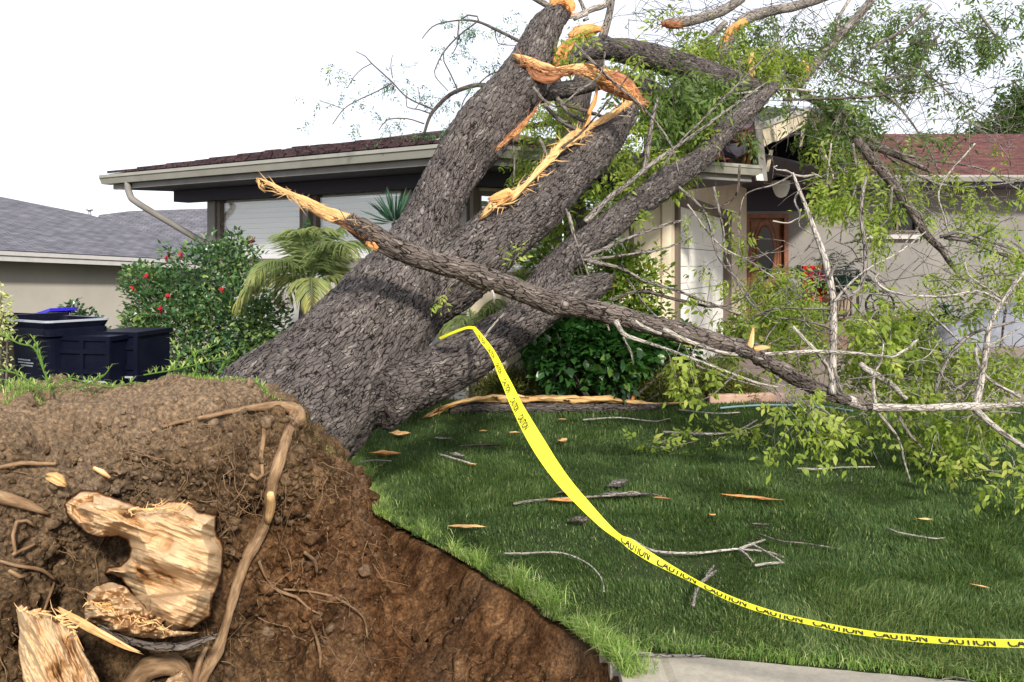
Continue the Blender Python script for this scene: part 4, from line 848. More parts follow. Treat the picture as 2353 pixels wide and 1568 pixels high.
roof_slab('roof', [(*hA, top), (*hB, top), (hB[0] + 2, hB[1] + 6, top + .25), (hA[0] + 2.6, hA[1] + 5, top + .2)], M['roof_brown'])
R3 = R2 - db * .15
eB = R2 + nb * 3.4
roof_slab('roof', [(*M2, ZR), (*(R2 - db * 1.1), ZR), (*(R2 + nb * 3.4 - db * 1.1), top - .12), (*hB, top)], M['roof_red'])
# shingle courses give the visible slope a stepped edge
mb = MB()
for k in range(14):
    o = k * .145; t = 0.0
    base = ZR + sl * o
    while t < np.linalg.norm(M2 - L2) + o * .25 - .05:
        wd = random.uniform(.14, .32); jz = random.uniform(.012, .035); a = L2 + da * (t + o * .9) + na * (o - .02); 
        if (t + o * .9) > np.linalg.norm(M2 - L2) - .02 + o * .2: break
        c = a + da * wd / 2 + na * .08; Rm = np.array([[da[0], na[0], 0], [da[1], na[1], 0], [0, 0, 1]]); tl = sl - .06
        Rt = Rm @ np.array([[1, 0, 0], [0, 1 / math.hypot(1, tl), -tl / math.hypot(1, tl)], [0, tl / math.hypot(1, tl), 1 / math.hypot(1, tl)]])
        mb.box((c[0], c[1], base + .02 + jz / 2), (wd - .008, .18, jz), Rt); t += wd
mb.v = [np.vstack(mb.v)]; mb.at['bc'] = [(0, np.stack([mb.v[0][:, 0] * 1.2, mb.v[0][:, 1] * 1.2 + mb.v[0][:, 2], 0 * mb.v[0][:, 0]], 1))]
mb.build('shingles', M['roof_brown'], roof)
# gutters with fascia and downspout
def gut(p, q, d, n, name='gutter', z=ZG, t0=0, t1=None):
    L_ = float(np.linalg.norm(q - p)) if t1 is None else t1; prof = [(0, -.125), (-.11, -.125), (-.135, -.05), (-.15, -.04), (-.15, 0), (-.135, 0), (-.13, -.03), (-.10, -.11), (-.012, -.11), (-.012, 0), (0, 0)]
    V = []; 
    for t in (t0, L_):
        for (o, zz) in prof: c = p + d * t + n * o; V.append((c[0], c[1], z + zz))
    k = len(prof); mb = MB(); mb.add(V, [np.array([[i, (i + 1) % k, k + (i + 1) % k, k + i] for i in range(k)])])
    for e in (t0, L_): c = p + d * e; Vc = [(c[0] + n[0] * o, c[1] + n[1] * o, z + zz) for o, zz in ((0, -.125), (-.11, -.125), (-.15, -.04), (-.15, 0), (0, 0))]; b_ = len(Vc); mb.poly_prism(Vc, (d[0] * .004, d[1] * .004, 0))
    o_ = mb.build(name, M['gutter'], house)
    return o_
gut(L2, M2, da, na); gut(M2, R2, db, nb)
mb = MB(); wbox(mb, L2, da, na, .15, 6.11, ZG - .20, ZG - .13, -.03, .02); wbox(mb, L2, da, na, 0, 6.11, ZG - .125, ZG + .02, .0, .03); wbox(mb, M2, db, nb, 0, 4.1, ZG - .20, ZG - .13, -.03, .02); wbox(mb, M2, db, nb, 0, 4.17, ZG - .125, ZG + .02, .0, .03); mb.build('fascia', M['trim'], house)
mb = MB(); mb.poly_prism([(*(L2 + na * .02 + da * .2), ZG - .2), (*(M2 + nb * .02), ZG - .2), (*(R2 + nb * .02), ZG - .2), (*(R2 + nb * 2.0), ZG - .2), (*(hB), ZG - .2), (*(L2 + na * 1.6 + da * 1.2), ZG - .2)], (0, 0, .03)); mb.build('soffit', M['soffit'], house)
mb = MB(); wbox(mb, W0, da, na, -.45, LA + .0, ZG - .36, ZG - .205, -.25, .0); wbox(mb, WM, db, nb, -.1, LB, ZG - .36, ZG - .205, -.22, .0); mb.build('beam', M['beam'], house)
mb = MB(); ds0 = L2 + da * .55 + na * -.07; e0 = W0 + da * -.04 + na * .12
tube(mb, [(ds0[0], ds0[1], ZG - .12, .045), (ds0[0], ds0[1], ZG - .22, .045), (ds0[0] + .02, ds0[1] + .02, ZG - .30, .045), (ds0[0] + .14, ds0[1] + .03, ZG - .42, .045), (e0[0] - .25, e0[1] - .05, 1.98, .045), (e0[0] - .06, e0[1], 1.86, .045), (e0[0] - .05, e0[1], 1.6, .045), (e0[0] - .05, e0[1], .1, .045)], 10, .05, 0); mb.build('downspout', M['trim'], house, True)
# upper roof edge seen between the limbs
mb = MB(); a = P(1195, 318, 10.6); b = P(1420, 318, 11.2); mb.poly_prism([a, b, b - Vector((0, 0, .13)), a - Vector((0, 0, .13))], (0, .1, 0)); mb.build('upper_fascia', M['trim_light'], house)
# broken porch gable: beige rake board, hanging fascia, rafters, dark underside
B_ = Vector((4.16, 12.0, 3.75)); A_ = Vector((3.17, 10.98, 3.33)); C_ = Vector((7.0, 19.0, 4.9)); E_ = Vector((7.4, 17.75, 3.48)); F_ = Vector((5.55, 13.6, 3.28)); Dk = Vector((3.2, 18.6, 4.5))
roof_slab('porch_roof', [A_, B_, C_, Dk], M['roof_red']); roof_slab('porch_roof', [B_, F_, E_, C_], M['roof_red'])
def board(name, a, b, h, th, m, drop=(0, 0, -1), par=house, label=None, wav=0):
    mb = MB(); a = np.array(a); b = np.array(b); dr = np.array(drop, float); d = (b - a) / np.linalg.norm(b - a); n_ = np.cross(d, dr); n_ /= np.linalg.norm(n_); N_ = 9
    rowsV = []
    for k in range(N_):
        t = k / (N_ - 1); c = a + (b - a) * t; hh = h * (1 + wav * random.uniform(-1, 1))
        rowsV += [c + n_ * th / 2, c - n_ * th / 2, c - n_ * th / 2 + dr * hh, c + n_ * th / 2 + dr * hh]
    q = []
    for k in range(N_ - 1):
        for i in range(4): q.append([k * 4 + i, k * 4 + (i + 1) % 4, k * 4 + 4 + (i + 1) % 4, k * 4 + 4 + i])
    q += [[3, 2, 1, 0], [4 * N_ - 4, 4 * N_ - 3, 4 * N_ - 2, 4 * N_ - 1]]
    mb.add(rowsV, [np.array(q)]); o = mb.build(name, m, par)
    if label: o['label'] = label
    return o
board('rake_board', P(1738, 292, 10.95), P(1856, 250, 11.95), .24, .04, M['beige'], (0.03, .02, -1), label='beige rake board with a broken lower edge', wav=.22)
board('rake_board', P(1740, 286, 10.92), P(1858, 244, 11.92), .07, .06, M['trim_light'], (0, 0, -1))
board('hanging_fascia', P(1731, 278, 10.8), P(1745, 416, 10.85), .10, .05, M['trim'], (1, .3, 0), label='snapped grey fascia board hanging straight down')
board('hanging_fascia', P(1735, 400, 10.79), P(1738, 415, 10.79), .095, .03, M['white'], (1, .3, 0))
board('rafter', P(1852, 256, 11.9), P(1906, 432, 12.2), .10, .06, M['trim'], (.6, .1, 0), label='thin grey trim fallen from the gable peak')
board('rafter', P(1860, 262, 11.95), P(1924, 440, 12.25), .03, .03, M['beige'], (1, .1, 0))
board('rafter', P(1768, 345, 11.3), P(1757, 395, 11.3), .05, .03, M['beige'], (1, .1, 0))
board('rafter', P(1846, 262, 11.8), P(1836, 338, 11.9), .04, .03, M['beige'], (1, .1, 0))
board('rafter', P(1726, 322, 11.2), P(1710, 402, 11.0), .05, .04, M['wood_brown'], (1, .1, 0), label='split bare rafter end')
board('rafter', P(1722, 300, 11.3), P(1700, 400, 11.1), .03, .03, M['wood_brown'], (1, .1, 0))
for k in range(5):
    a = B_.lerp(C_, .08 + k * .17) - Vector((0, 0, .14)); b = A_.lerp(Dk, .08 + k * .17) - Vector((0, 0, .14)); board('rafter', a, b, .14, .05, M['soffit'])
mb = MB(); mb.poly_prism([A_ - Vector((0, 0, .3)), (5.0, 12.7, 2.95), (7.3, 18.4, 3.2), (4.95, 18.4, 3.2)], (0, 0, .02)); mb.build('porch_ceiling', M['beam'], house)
# caved-in red shingle sheets
for k in range(22):
    u = random.uniform(1600, 1715); v = 290 + (u - 1600) * .3 + random.uniform(-12, 70); a = P(u, v, 10.9 + random.uniform(-.2, .5))
    mb = MB(); n1 = 7; wd = random.uniform(.18, .42); hh = random.uniform(.08, .2); tl = random.uniform(-.5, .5); cu = random.uniform(-.08, .12); Vv = []
    for i in range(n1):
        s_ = i / (n1 - 1) - .5
        for j in range(4): tq = j / 3; Vv.append((a.x + wd * s_ * math.cos(tl), a.y + tq * hh * .6, a.z + wd * s_ * math.sin(tl) + hh * tq * .9 + cu * (s_ * 2) ** 2))
    Vv = np.array(Vv); q = grid_faces(n1, 4); m_ = len(Vv); mb.add(np.vstack([Vv, Vv + np.array([0, .01, -.012])]), [q, q[:, ::-1] + m_], bc=np.vstack([Vv, Vv])); mb.build('torn_shingle', M['roof_red'] if k % 3 else M['beam'], house)
# wing roof and gutter
mb_ = roof_slab('roof', [(7.1, 17.6, 3.43), (20, 17.6, 3.43), (20, 24, 5.28), (9.4, 24, 5.28)], M['roof_red'])
mb = MB(); V = []
for t in (7.2, 20): 
    for (o, zz) in [(0, -.13), (-.11, -.13), (-.15, -.04), (-.15, 0), (-.13, 0), (-.10, -.11), (-.01, -.11), (0, 0)]: V.append((t, 17.58 + o, 3.43 + zz))
mb.add(V, [np.array([[i, (i + 1) % 8, 8 + (i + 1) % 8, 8 + i] for i in range(8)])]); mb.build('gutter', M['gutter'], house)
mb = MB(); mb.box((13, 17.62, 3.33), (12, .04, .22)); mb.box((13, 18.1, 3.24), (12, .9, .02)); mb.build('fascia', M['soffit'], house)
# pendant lantern
lp = P(1795, 432, 14.5); lan = empty('porch_lantern', lp, 'frosted bell-shaped lantern hanging in the dark porch', 'lantern')
mb = MB(); tube(mb, [(lp.x, lp.y, lp.z - .17, .02), (lp.x, lp.y, lp.z - .14, .08), (lp.x, lp.y, lp.z - .02, .135), (lp.x, lp.y, lp.z + .12, .15)], 20, .02, 0); mb.build('lamp_shade', M['lamp_glass'], lan, True)
mb = MB(); tube(mb, [(lp.x, lp.y, lp.z + .12, .165), (lp.x, lp.y, lp.z + .14, .16), (lp.x, lp.y, lp.z + .2, .05), (lp.x, lp.y, lp.z + .25, .012), (lp.x, lp.y, 3.0, .008)], 16, .02, 0); mb.build('mount', M['iron'], lan, True); mb = MB(); tube(mb, [(lp.x, lp.y, lp.z - .17, .02), (lp.x, lp.y, lp.z - .22, .004)], 8, .02, 0); mb.build('finial', M['iron'], lan, True)

# ------------------------------------------------------------------ neighbour house
nh = empty('neighbour_house', (-9, 17, -.7), 'neighbouring tan stucco house with a grey shingle hip roof behind the bins', 'house')
na0 = np.array(P(-160, 566, 13.6)); nb0 = np.array(P(520, 602, 19.5)); 
dN = (nb0 - na0); dN[2] = 0; LN = np.linalg.norm(dN); dN /= LN; nN = np.array([-dN[1], dN[0], 0])
hip = np.array(P(0, 452, 20.5)); hip2 = np.array(P(-260, 380, 20.5)); lo1 = nb0 + dN * .1
roof_slab('roof', [na0, lo1, np.array(P(440, 562, 21.0)), np.array(P(200, 492, 21.4)), hip, hip2], M['roof_grey'], parent=nh)
roof_slab('roof', [np.array(P(190, 560, 24)), np.array(P(520, 560, 24)), np.array(P(520, 478, 27)), np.array(P(300, 485, 27)), np.array(P(228, 494, 26.6))], M['roof_grey'], parent=nh)
mb = MB(); a = na0 - np.array([0, 0, .02]); b = lo1 - np.array([0, 0, .02]); mb.poly_prism([a, b, b - np.array([0, 0, .17]), a - np.array([0, 0, .17])], nN * .04 * -1); mb.poly_prism([a - np.array([0, 0, .0]) - nN * .05, b - nN * .05, b - np.array([0, 0, .07]) - nN * .05, a - np.array([0, 0, .07]) - nN * .05], nN * -.02); mb.build('fascia', M['trim_light'], nh)
a = na0 + nN * .45; b = lo1 + nN * .45; mb = MB(); mb.poly_prism([(a[0], a[1], a[2] - .1), (b[0], b[1], b[2] - .1), (b[0], b[1], -1), (a[0], a[1], -1)], nN * .2); mb.build('wall', M['stucco2'], nh)
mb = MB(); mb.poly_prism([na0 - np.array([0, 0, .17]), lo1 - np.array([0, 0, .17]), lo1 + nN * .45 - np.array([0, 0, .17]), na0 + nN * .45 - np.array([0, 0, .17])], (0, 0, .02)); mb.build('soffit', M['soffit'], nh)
vp = P(206, 488, 26.5); mb = MB(); tube(mb, [(vp.x, vp.y, vp.z - .1, .05), (vp.x, vp.y, vp.z + .04, .05), (vp.x, vp.y, vp.z + .05, .10), (vp.x, vp.y, vp.z + .10, .10)], 12, .03, 0); mb.build('vent_pipe', M['metal'], nh, True)

# ------------------------------------------------------------------ bins
def wheelie_bin(name, c, w0, d0, h, rz, m, label, lid=None, lidm=None, z0=0, cat='bin', text=False):
    root_ = empty(name, (c[0], c[1], z0), label, cat); ca, sa = math.cos(rz), math.sin(rz); Rm = np.array([[ca, -sa, 0], [sa, ca, 0], [0, 0, 1]])
    T = lambda V: np.array(V) @ Rm.T + np.array([c[0], c[1], z0])
    def ring(k, z, r_=.06):
        o = []; 
        for (sx, sy) in ((1, 1), (-1, 1), (-1, -1), (1, -1)):
            for a in range(4):
                an = math.atan2(sy, sx) + (a - 1.5) * math.pi / 6 if False else {(1, 1): 0, (-1, 1): 90, (-1, -1): 180, (1, -1): 270}[(sx, sy)] * math.pi / 180 + a * math.pi / 6
                o.append((sx * (w0 * k / 2 - r_) + r_ * math.cos(an), sy * (d0 * k / 2 - r_) + r_ * math.sin(an), z))
        return o
    prof = [(.72, .05), (.74, .12), (.95, h * .86), (.96, h * .87), (1.04, h * .88), (1.04, h * .93), (1.0, h * .94), (1.06, h - .02), (1.06, h), (.99, h), (.95, h * .85), (.70, .12)]
    V = sum([ring(*p) for p in prof], []); n_ = 16; q = [[i * n_ + j, i * n_ + (j + 1) % n_, (i + 1) * n_ + (j + 1) % n_, (i + 1) * n_ + j] for i in range(len(prof) - 1) for j in range(n_)]
    mb = MB(); mb.add(T(V), [np.array(q)]); k = len(prof) - 1; mb.f.append([tuple(range(n_))[::-1], tuple(k * n_ + j for j in range(n_))]); mb.mi.append(np.zeros(2)); b_ = mb.build('body', m, root_)
    mb = MB(); V = sum([ring(1.075, h - .012), ring(1.075, h + .006), ring(1.0, h + .006)], []); q = [[i * n_ + j, i * n_ + (j + 1) % n_, (i + 1) * n_ + (j + 1) % n_, (i + 1) * n_ + j] for i in range(2) for j in range(n_)]; mb.add(T(V), [np.array(q)]); mb.build('rim', M['greyline'] if m is M['navy'] else m, root_)
    for sx in (-1, 1):
        mb = MB(); p_ = T([(sx * w0 * .40, d0 * .42, .11), (sx * w0 * .48, d0 * .42, .11)]); tube(mb, [(*p_[0], .11), (*p_[1], .11)], 18, .03, 0); mb.build('wheel', M['black'], root_, False)
    if lid:
        mb = MB(); V = T([(-w0 * .54, d0 * .50, h), (w0 * .54, d0 * .50, h), (w0 * .52, d0 * .50 + lid[0], h + lid[1]), (-w0 * .52, d0 * .50 + lid[0], h + lid[1])]); mb.poly_prism(V, (0, .01, .035)); mb.build('lid', lidm or m, root_)
        mb = MB(); V = T([(-w0 * .42, d0 * .56, h + .01), (w0 * .42, d0 * .56, h + .01)]); tube(mb, [(*V[0], .014), (*V[1], .014)], 8, .1, 0); mb.build('handle', M['greyline'], root_, True)
    if text:
        mb = MB()
        for (x_, z_, wd) in ((-.08, .74, .20), (-.06, .715, .24), (-.05, .69, .18)):
            t = x_ - wd / 2
            while t < x_ + wd / 2: s_ = random.uniform(.008, .02); xx_ = -w0 * (.74 + .21 * (z_ - .12) / (h * .86 - .12)) / 2 - .005; mb.add(T([(xx_, -t, z_), (xx_, -t - s_, z_), (xx_ - .001, -t - s_, z_ + .012), (xx_ - .001, -t, z_ + .012)]), [np.array([[0, 1, 2, 3]])]); t += s_ + .005
        mb.build('printed_notice', M['greyline'], root_)
    return root_
b1c = P(132, 735, 7.75); wheelie_bin('wheelie_bin', (b1c.x, b1c.y), .56, .66, 1.10, R(58), M['navy'], 'open navy wheelie bin with small white print and a pale rim', (.48, -.02), None, 0, 'bin', True)
b2c = P(15, 735, 8.3); wheelie_bin('wheelie_bin', (b2c.x, b2c.y), .60, .70, 1.06, R(-20), M['olive'], 'dull brown wheelie bin half hidden behind the navy bin', (-.60, .05), M['navy'], 0)
b3c = P(150, 725, 9.4); wheelie_bin('wheelie_bin', (b3c.x, b3c.y), .30, .60, 1.02, R(60), M['navy'], 'narrow bin with a bright blue lid showing behind the open navy bin', (-.26, .06), M['blue'], 0)
def crate(c, w_, d_, h, rz, label, z0=0):
    root_ = empty('storage_box', (c.x, c.y, z0), label, 'storage box', 'ribbed boxes beside the bins'); ca, sa = math.cos(rz), math.sin(rz); Rm = np.array([[ca, -sa, 0], [sa, ca, 0], [0, 0, 1]])
    mb = MB(); ce = np.array([c.x, c.y, z0])
    mb.box(ce + [0, 0, h / 2], (w_, d_, h), Rm)
    for k in range(5): mb.box(ce + Rm @ np.array([0, -d_ / 2 - .012, h * (.14 + k * .19)]), (w_ * .96, .02, h * .045), Rm)
    for sx in (-.5, 0, .5): mb.box(ce + Rm @ np.array([sx * w_, -d_ / 2 - .008, h / 2]), (.035, .03, h), Rm)
    mb.build('body', M['navy'], root_)
    mb = MB(); mb.box(ce + [0, 0, h + .02], (w_ + .04, d_ + .04, .04), Rm); mb.build('lid', M['navy'], root_)
    mb = MB(); mb.box(ce + Rm @ np.array([w_ * .25, -d_ / 2 - .028, h * .62]), (w_ * .42, .012, .016), Rm); mb.build('rail', M['greyline'], root_)
crate(P(240, 800, 7.7), .52, .55, .93, R(-12), 'ribbed dark storage box touching the navy bin'); crate(P(305, 805, 7.9), .42, .55, .95, R(-8), 'ribbed dark storage box at the end beside the flowering bush')

# ------------------------------------------------------------------ plants
def leaflet(L, wd, dr=.25, n=1):
    """pointed folded leaf along +x: 8 vertices"""
    V = np.array([[0, 0, 0], [.35 * L, -wd, -.02 * L], [.72 * L, -wd * .62, -dr * .35 * L], [L, 0, -dr * L], [.72 * L, wd * .62, -dr * .35 * L], [.35 * L, wd, -.02 * L], [.35 * L, 0, -.07 * L], [.72 * L, 0, -dr * .4 * L - .04 * L]])
    return V, np.array([[0, 1, 6, 6], [1, 2, 7, 6], [2, 3, 7, 7], [7, 3, 4, 4], [6, 7, 4, 5], [0, 6, 5, 5]])
def rotmats(dirs, roll):
    d = dirs / (np.linalg.norm(dirs, axis=1)[:, None] + 1e-9); up = np.array([0, 0, 1.0]); s_ = np.cross(up, d); nl = np.linalg.norm(s_, axis=1); s_[nl < 1e-3] = (1, 0, 0); s_ /= np.linalg.norm(s_, axis=1)[:, None]; u = np.cross(d, s_)
    c, s2 = np.cos(roll)[:, None], np.sin(roll)[:, None]; return np.stack([d, s_ * c + u * s2, u * c - s_ * s2], 2)
def place(mb, TV, TF, pos, dirs, roll, scale, rnd):
    Rm = rotmats(dirs, roll); n, k = len(pos), len(TV); V = np.einsum('nij,kj->nki', Rm, TV) * scale[:, None, None] + pos[:, None, :]
    tri = TF[:, 2] == TF[:, 3]; b = (np.arange(n) * k)[:, None, None]
    fs = [(TF[~tri][None] + b).reshape(-1, 4)]; 
    if tri.any(): fs.append((TF[tri][:, :3][None] + b).reshape(-1, 3))
    mb.add(V.reshape(-1, 3), fs, rnd=np.repeat(rnd, k))
LV, LF = leaflet(1, .20)
KV = np.array([[0, 0, 0], [.45, -.2, -.03], [1, 0, -.22], [.45, .2, -.03], [.5, 0, -.09]]); KF = np.array([[0, 1, 4, 4], [1, 2, 4, 4], [4, 2, 3, 3], [0, 4, 3, 3]])
def compound(nl=7, Lr=.17, ll=.065, w_=.20, kite=True):
    VV = []; FF = []; b = 0; TV, TF = (KV, KF) if kite else (LV, LF)
    for k in range(nl):
        t = (k // 2 + 1) / (nl // 2 + 1) if k < nl - 1 else 1.0; sgn = (-1) ** k; a = (0 if k == nl - 1 else sgn * R(55)) + random.uniform(-.35, .35)
        V = TV.copy() * ll * (.75 + .25 * math.sin(t * 3)) * random.uniform(.65, 1.2); V[:, 1] *= w_ / .2; V = V @ np.array([[math.cos(a), math.sin(a), 0], [-math.sin(a), math.cos(a), 0], [0, 0, 1]])
        V[:, 2] -= random.uniform(.0, .9) * np.hypot(V[:, 0], V[:, 1]); V = V + np.array([t * Lr, 0, -.45 * Lr * t * t]); VV.append(V); FF.append(TF + b); b += len(TV)
    # rachis
    VV.append(np.array([[0, .0012, 0], [0, -.0012, 0], [Lr * .55, 0, -.45 * Lr * .3], [Lr, 0, -.45 * Lr]])); FF.append(np.array([[0, 1, 2, 2], [0, 2, 3, 3]]))
    return np.vstack(VV), np.vstack(FF)
CF = [compound(random.choice([5, 7, 7, 9]), random.uniform(.12, .2), .062) for _ in range(7)]
CN = [compound(random.choice([3, 5, 5, 7]), random.uniform(.09, .15), random.uniform(.055, .07), random.uniform(.22, .30), False) for _ in range(8)]
def spray(mbl, mbt, p0, d0, L, droop, nleaf=8, r0=.004, sc=1.0, near=False, hang=.5, tone=0.0, sub=2, bare=.25):
    """a drooping twig with compound leaves towards its end and a few side twigs"""
    q = np.array(p0, float); d = np.array(d0, float); d /= np.linalg.norm(d); rows_ = []; N_ = 7; pts_ = []
    for k in range(N_):
        rows_.append((*q, r0 * (1 - .75 * k / N_))); pts_.append((q.copy(), d.copy())); d = d + rng.normal(0, .16, 3) + np.array([0, 0, -droop * .22]); d /= np.linalg.norm(d); q = q + d * L / (N_ - 1)
    tube(mbt, rows_, 5 if r0 > .003 else 4, L / 9, 0)
    n = nleaf; t = bare + (1 - bare) * rng.random(n); t[0] = 1; i = np.minimum((t * (N_ - 1)).astype(int), N_ - 2); f = t * (N_ - 1) - i
    A_ = np.array([p for p, _ in pts_]); D_ = np.array([d_ for _, d_ in pts_]); pos = A_[i] * (1 - f)[:, None] + A_[i + 1] * f[:, None]
    dr = D_[i] * .6 + rng.normal(0, .7, (n, 3)) + np.array([0, 0, -hang]); TV, TF = random.choice(CN if near else CF)
    place(mbl, TV, TF, pos, dr, rng.uniform(-1.5, 1.5, n), sc * rng.uniform(.5, 1.2, n), np.clip(rng.normal(.42 + tone, .22, n), 0, 1))
    for k in range(sub):
        i = random.randint(1, N_ - 2); p_, dd = pts_[i]; spray(mbl, mbt, p_, dd * .5 + rng.normal(0, .6, 3), L * random.uniform(.35, .6), droop, max(2, nleaf // 2), r0 * .55, sc, near, hang, tone, 0, bare)
def cluster(u, v, ru, rv, Y, dY, n, L, m='leaf', nleaf=7, near=False, droop=.7, hang=.6, tone=0.0, parent=tree, sc=1.0, r0=.0035, bark='twig_dark', bias=(0, 0, 0), sub=2):
    ml, mt_ = MB(), MB()
    for k in range(n):
        a = random.uniform(0, 6.28); rr = math.sqrt(random.random()); p = P(u + ru * rr * math.cos(a), v + rv * rr * math.sin(a), Y + random.uniform(-dY, dY))
        d = Vector((random.gauss(0, .8) + bias[0], random.gauss(0, .5) + bias[1], random.gauss(-.05, .5) + bias[2])); spray(ml, mt_, p, d, L * random.uniform(.6, 1.3), droop, nleaf, r0, sc, near, hang, tone, sub)
    ml.build('foliage', M[m], parent); tag(mt_.build('fine_twigs', M[bark], parent, True), kind='stuff')
# leaves of the fallen crown: (u, v, half width, half height, depth, depth spread, twigs, twig length, material, leaves per twig)
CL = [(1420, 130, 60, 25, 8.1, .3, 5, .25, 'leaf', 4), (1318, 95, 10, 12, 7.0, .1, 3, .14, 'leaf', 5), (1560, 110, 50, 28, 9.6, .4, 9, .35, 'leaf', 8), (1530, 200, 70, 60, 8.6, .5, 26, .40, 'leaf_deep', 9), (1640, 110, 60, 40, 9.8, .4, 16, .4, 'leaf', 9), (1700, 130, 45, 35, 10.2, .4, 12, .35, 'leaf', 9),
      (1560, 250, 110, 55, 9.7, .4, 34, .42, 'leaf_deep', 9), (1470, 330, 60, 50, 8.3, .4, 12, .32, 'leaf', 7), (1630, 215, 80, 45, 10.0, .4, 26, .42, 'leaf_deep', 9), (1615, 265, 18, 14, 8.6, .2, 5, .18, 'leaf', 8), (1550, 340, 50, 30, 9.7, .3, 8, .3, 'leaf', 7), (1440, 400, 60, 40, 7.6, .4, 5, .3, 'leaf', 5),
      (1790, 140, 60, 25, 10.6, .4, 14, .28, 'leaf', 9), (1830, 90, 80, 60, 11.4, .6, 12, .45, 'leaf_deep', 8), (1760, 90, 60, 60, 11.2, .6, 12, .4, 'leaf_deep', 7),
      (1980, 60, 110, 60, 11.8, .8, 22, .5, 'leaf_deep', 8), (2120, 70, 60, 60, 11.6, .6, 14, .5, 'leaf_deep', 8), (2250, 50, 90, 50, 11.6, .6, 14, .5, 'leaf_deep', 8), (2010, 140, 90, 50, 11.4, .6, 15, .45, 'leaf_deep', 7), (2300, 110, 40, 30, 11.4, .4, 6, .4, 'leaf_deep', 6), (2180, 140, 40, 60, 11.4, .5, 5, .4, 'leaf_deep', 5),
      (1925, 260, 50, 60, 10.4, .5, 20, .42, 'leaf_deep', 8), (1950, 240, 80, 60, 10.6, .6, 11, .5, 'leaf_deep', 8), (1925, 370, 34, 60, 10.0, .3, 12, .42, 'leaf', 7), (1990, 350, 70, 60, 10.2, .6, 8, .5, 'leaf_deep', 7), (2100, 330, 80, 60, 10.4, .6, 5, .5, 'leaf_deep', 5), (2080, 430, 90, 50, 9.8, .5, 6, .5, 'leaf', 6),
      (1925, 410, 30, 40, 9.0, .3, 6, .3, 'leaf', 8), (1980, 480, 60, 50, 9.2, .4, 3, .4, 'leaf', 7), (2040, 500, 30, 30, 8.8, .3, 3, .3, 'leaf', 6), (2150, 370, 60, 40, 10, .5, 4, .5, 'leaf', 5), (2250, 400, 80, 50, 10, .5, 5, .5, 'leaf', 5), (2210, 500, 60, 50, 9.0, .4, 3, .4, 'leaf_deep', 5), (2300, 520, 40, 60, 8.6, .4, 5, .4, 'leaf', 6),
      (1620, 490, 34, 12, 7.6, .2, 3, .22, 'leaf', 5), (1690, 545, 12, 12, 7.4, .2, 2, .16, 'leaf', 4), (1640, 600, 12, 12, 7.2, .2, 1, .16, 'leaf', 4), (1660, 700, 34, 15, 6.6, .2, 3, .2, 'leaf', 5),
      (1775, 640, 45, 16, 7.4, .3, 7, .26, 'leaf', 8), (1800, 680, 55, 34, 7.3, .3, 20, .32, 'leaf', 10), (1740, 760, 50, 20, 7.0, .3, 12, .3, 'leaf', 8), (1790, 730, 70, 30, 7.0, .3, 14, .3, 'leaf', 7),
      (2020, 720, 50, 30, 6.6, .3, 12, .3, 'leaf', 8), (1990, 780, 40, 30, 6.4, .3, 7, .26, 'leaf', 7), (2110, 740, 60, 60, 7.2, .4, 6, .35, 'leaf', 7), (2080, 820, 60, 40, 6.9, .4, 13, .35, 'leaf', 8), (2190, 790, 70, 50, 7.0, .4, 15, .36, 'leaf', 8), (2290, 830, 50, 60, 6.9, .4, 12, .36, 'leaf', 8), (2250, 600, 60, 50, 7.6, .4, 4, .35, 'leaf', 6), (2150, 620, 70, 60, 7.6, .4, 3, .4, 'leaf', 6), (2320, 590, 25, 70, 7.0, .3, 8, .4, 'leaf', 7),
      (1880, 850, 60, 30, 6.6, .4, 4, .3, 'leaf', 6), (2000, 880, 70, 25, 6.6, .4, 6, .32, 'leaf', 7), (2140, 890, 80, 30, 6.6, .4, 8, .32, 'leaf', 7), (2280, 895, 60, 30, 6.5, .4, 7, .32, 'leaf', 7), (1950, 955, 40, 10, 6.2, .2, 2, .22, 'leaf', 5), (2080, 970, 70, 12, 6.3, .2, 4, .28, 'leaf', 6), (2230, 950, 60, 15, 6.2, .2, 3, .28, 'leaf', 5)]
# ------------------------------------------------------------------ the snapped limb lying across the trunk
snap = empty('broken_limb', P(1300, 800, 5.2), 'long snapped limb with a cream splintered tip, resting across the leaning trunk', 'broken limb')
snap_rows = [(800, 505, 26), (830, 525, 34), (870, 550, 38), (930, 580, 38), (1000, 604, 36), (1060, 622, 37), (1100, 636, 40), (1160, 655, 36), (1240, 685, 36), (1290, 700, 40), (1340, 708, 34), (1420, 728, 35), (1500, 748, 33), (1560, 762, 33), (1620, 780, 31), (1680, 793, 28), (1720, 800, 32), (1745, 815, 30), (1760, 830, 24), (1800, 852, 24), (1850, 880, 23), (1900, 903, 22), (1950, 922, 18), (2000, 935, 15), (2100, 938, 12), (2170, 936, 12), (2235, 934, 13), (2300, 932, 9), (2400, 925, 8)]
snap_rows = [(u_, v_, r_ * .70) for u_, v_, r_ in snap_rows]
mb = MB(); tube(mb, pxr(snap_rows[:24], (4.75, 5.75)), 56, .012, .05, True, None, bark=.010); mb.build('limb', M['bark_limb'], snap, True)
branch('limb', snap_rows[22:], (5.70, 6.05), M['twig_pale'], snap, 20, .003, .04, .02, label='smooth pale outer end of the limb')
splint([(603, 424, 2), (600, 416, 3), (622, 424, 5), (660, 444, 7), (700, 464, 11), (740, 488, 14), (775, 500, 15), (805, 512, 17), (830, 528, 14)], (4.70, 4.78), M['wood'], .6, .22, snap, 'splintered_tip')
splint([(770, 505, 5), (800, 520, 8), (835, 545, 6)], 4.70, M['wood_brown'], .5, .3, snap, 'splintered_tip')
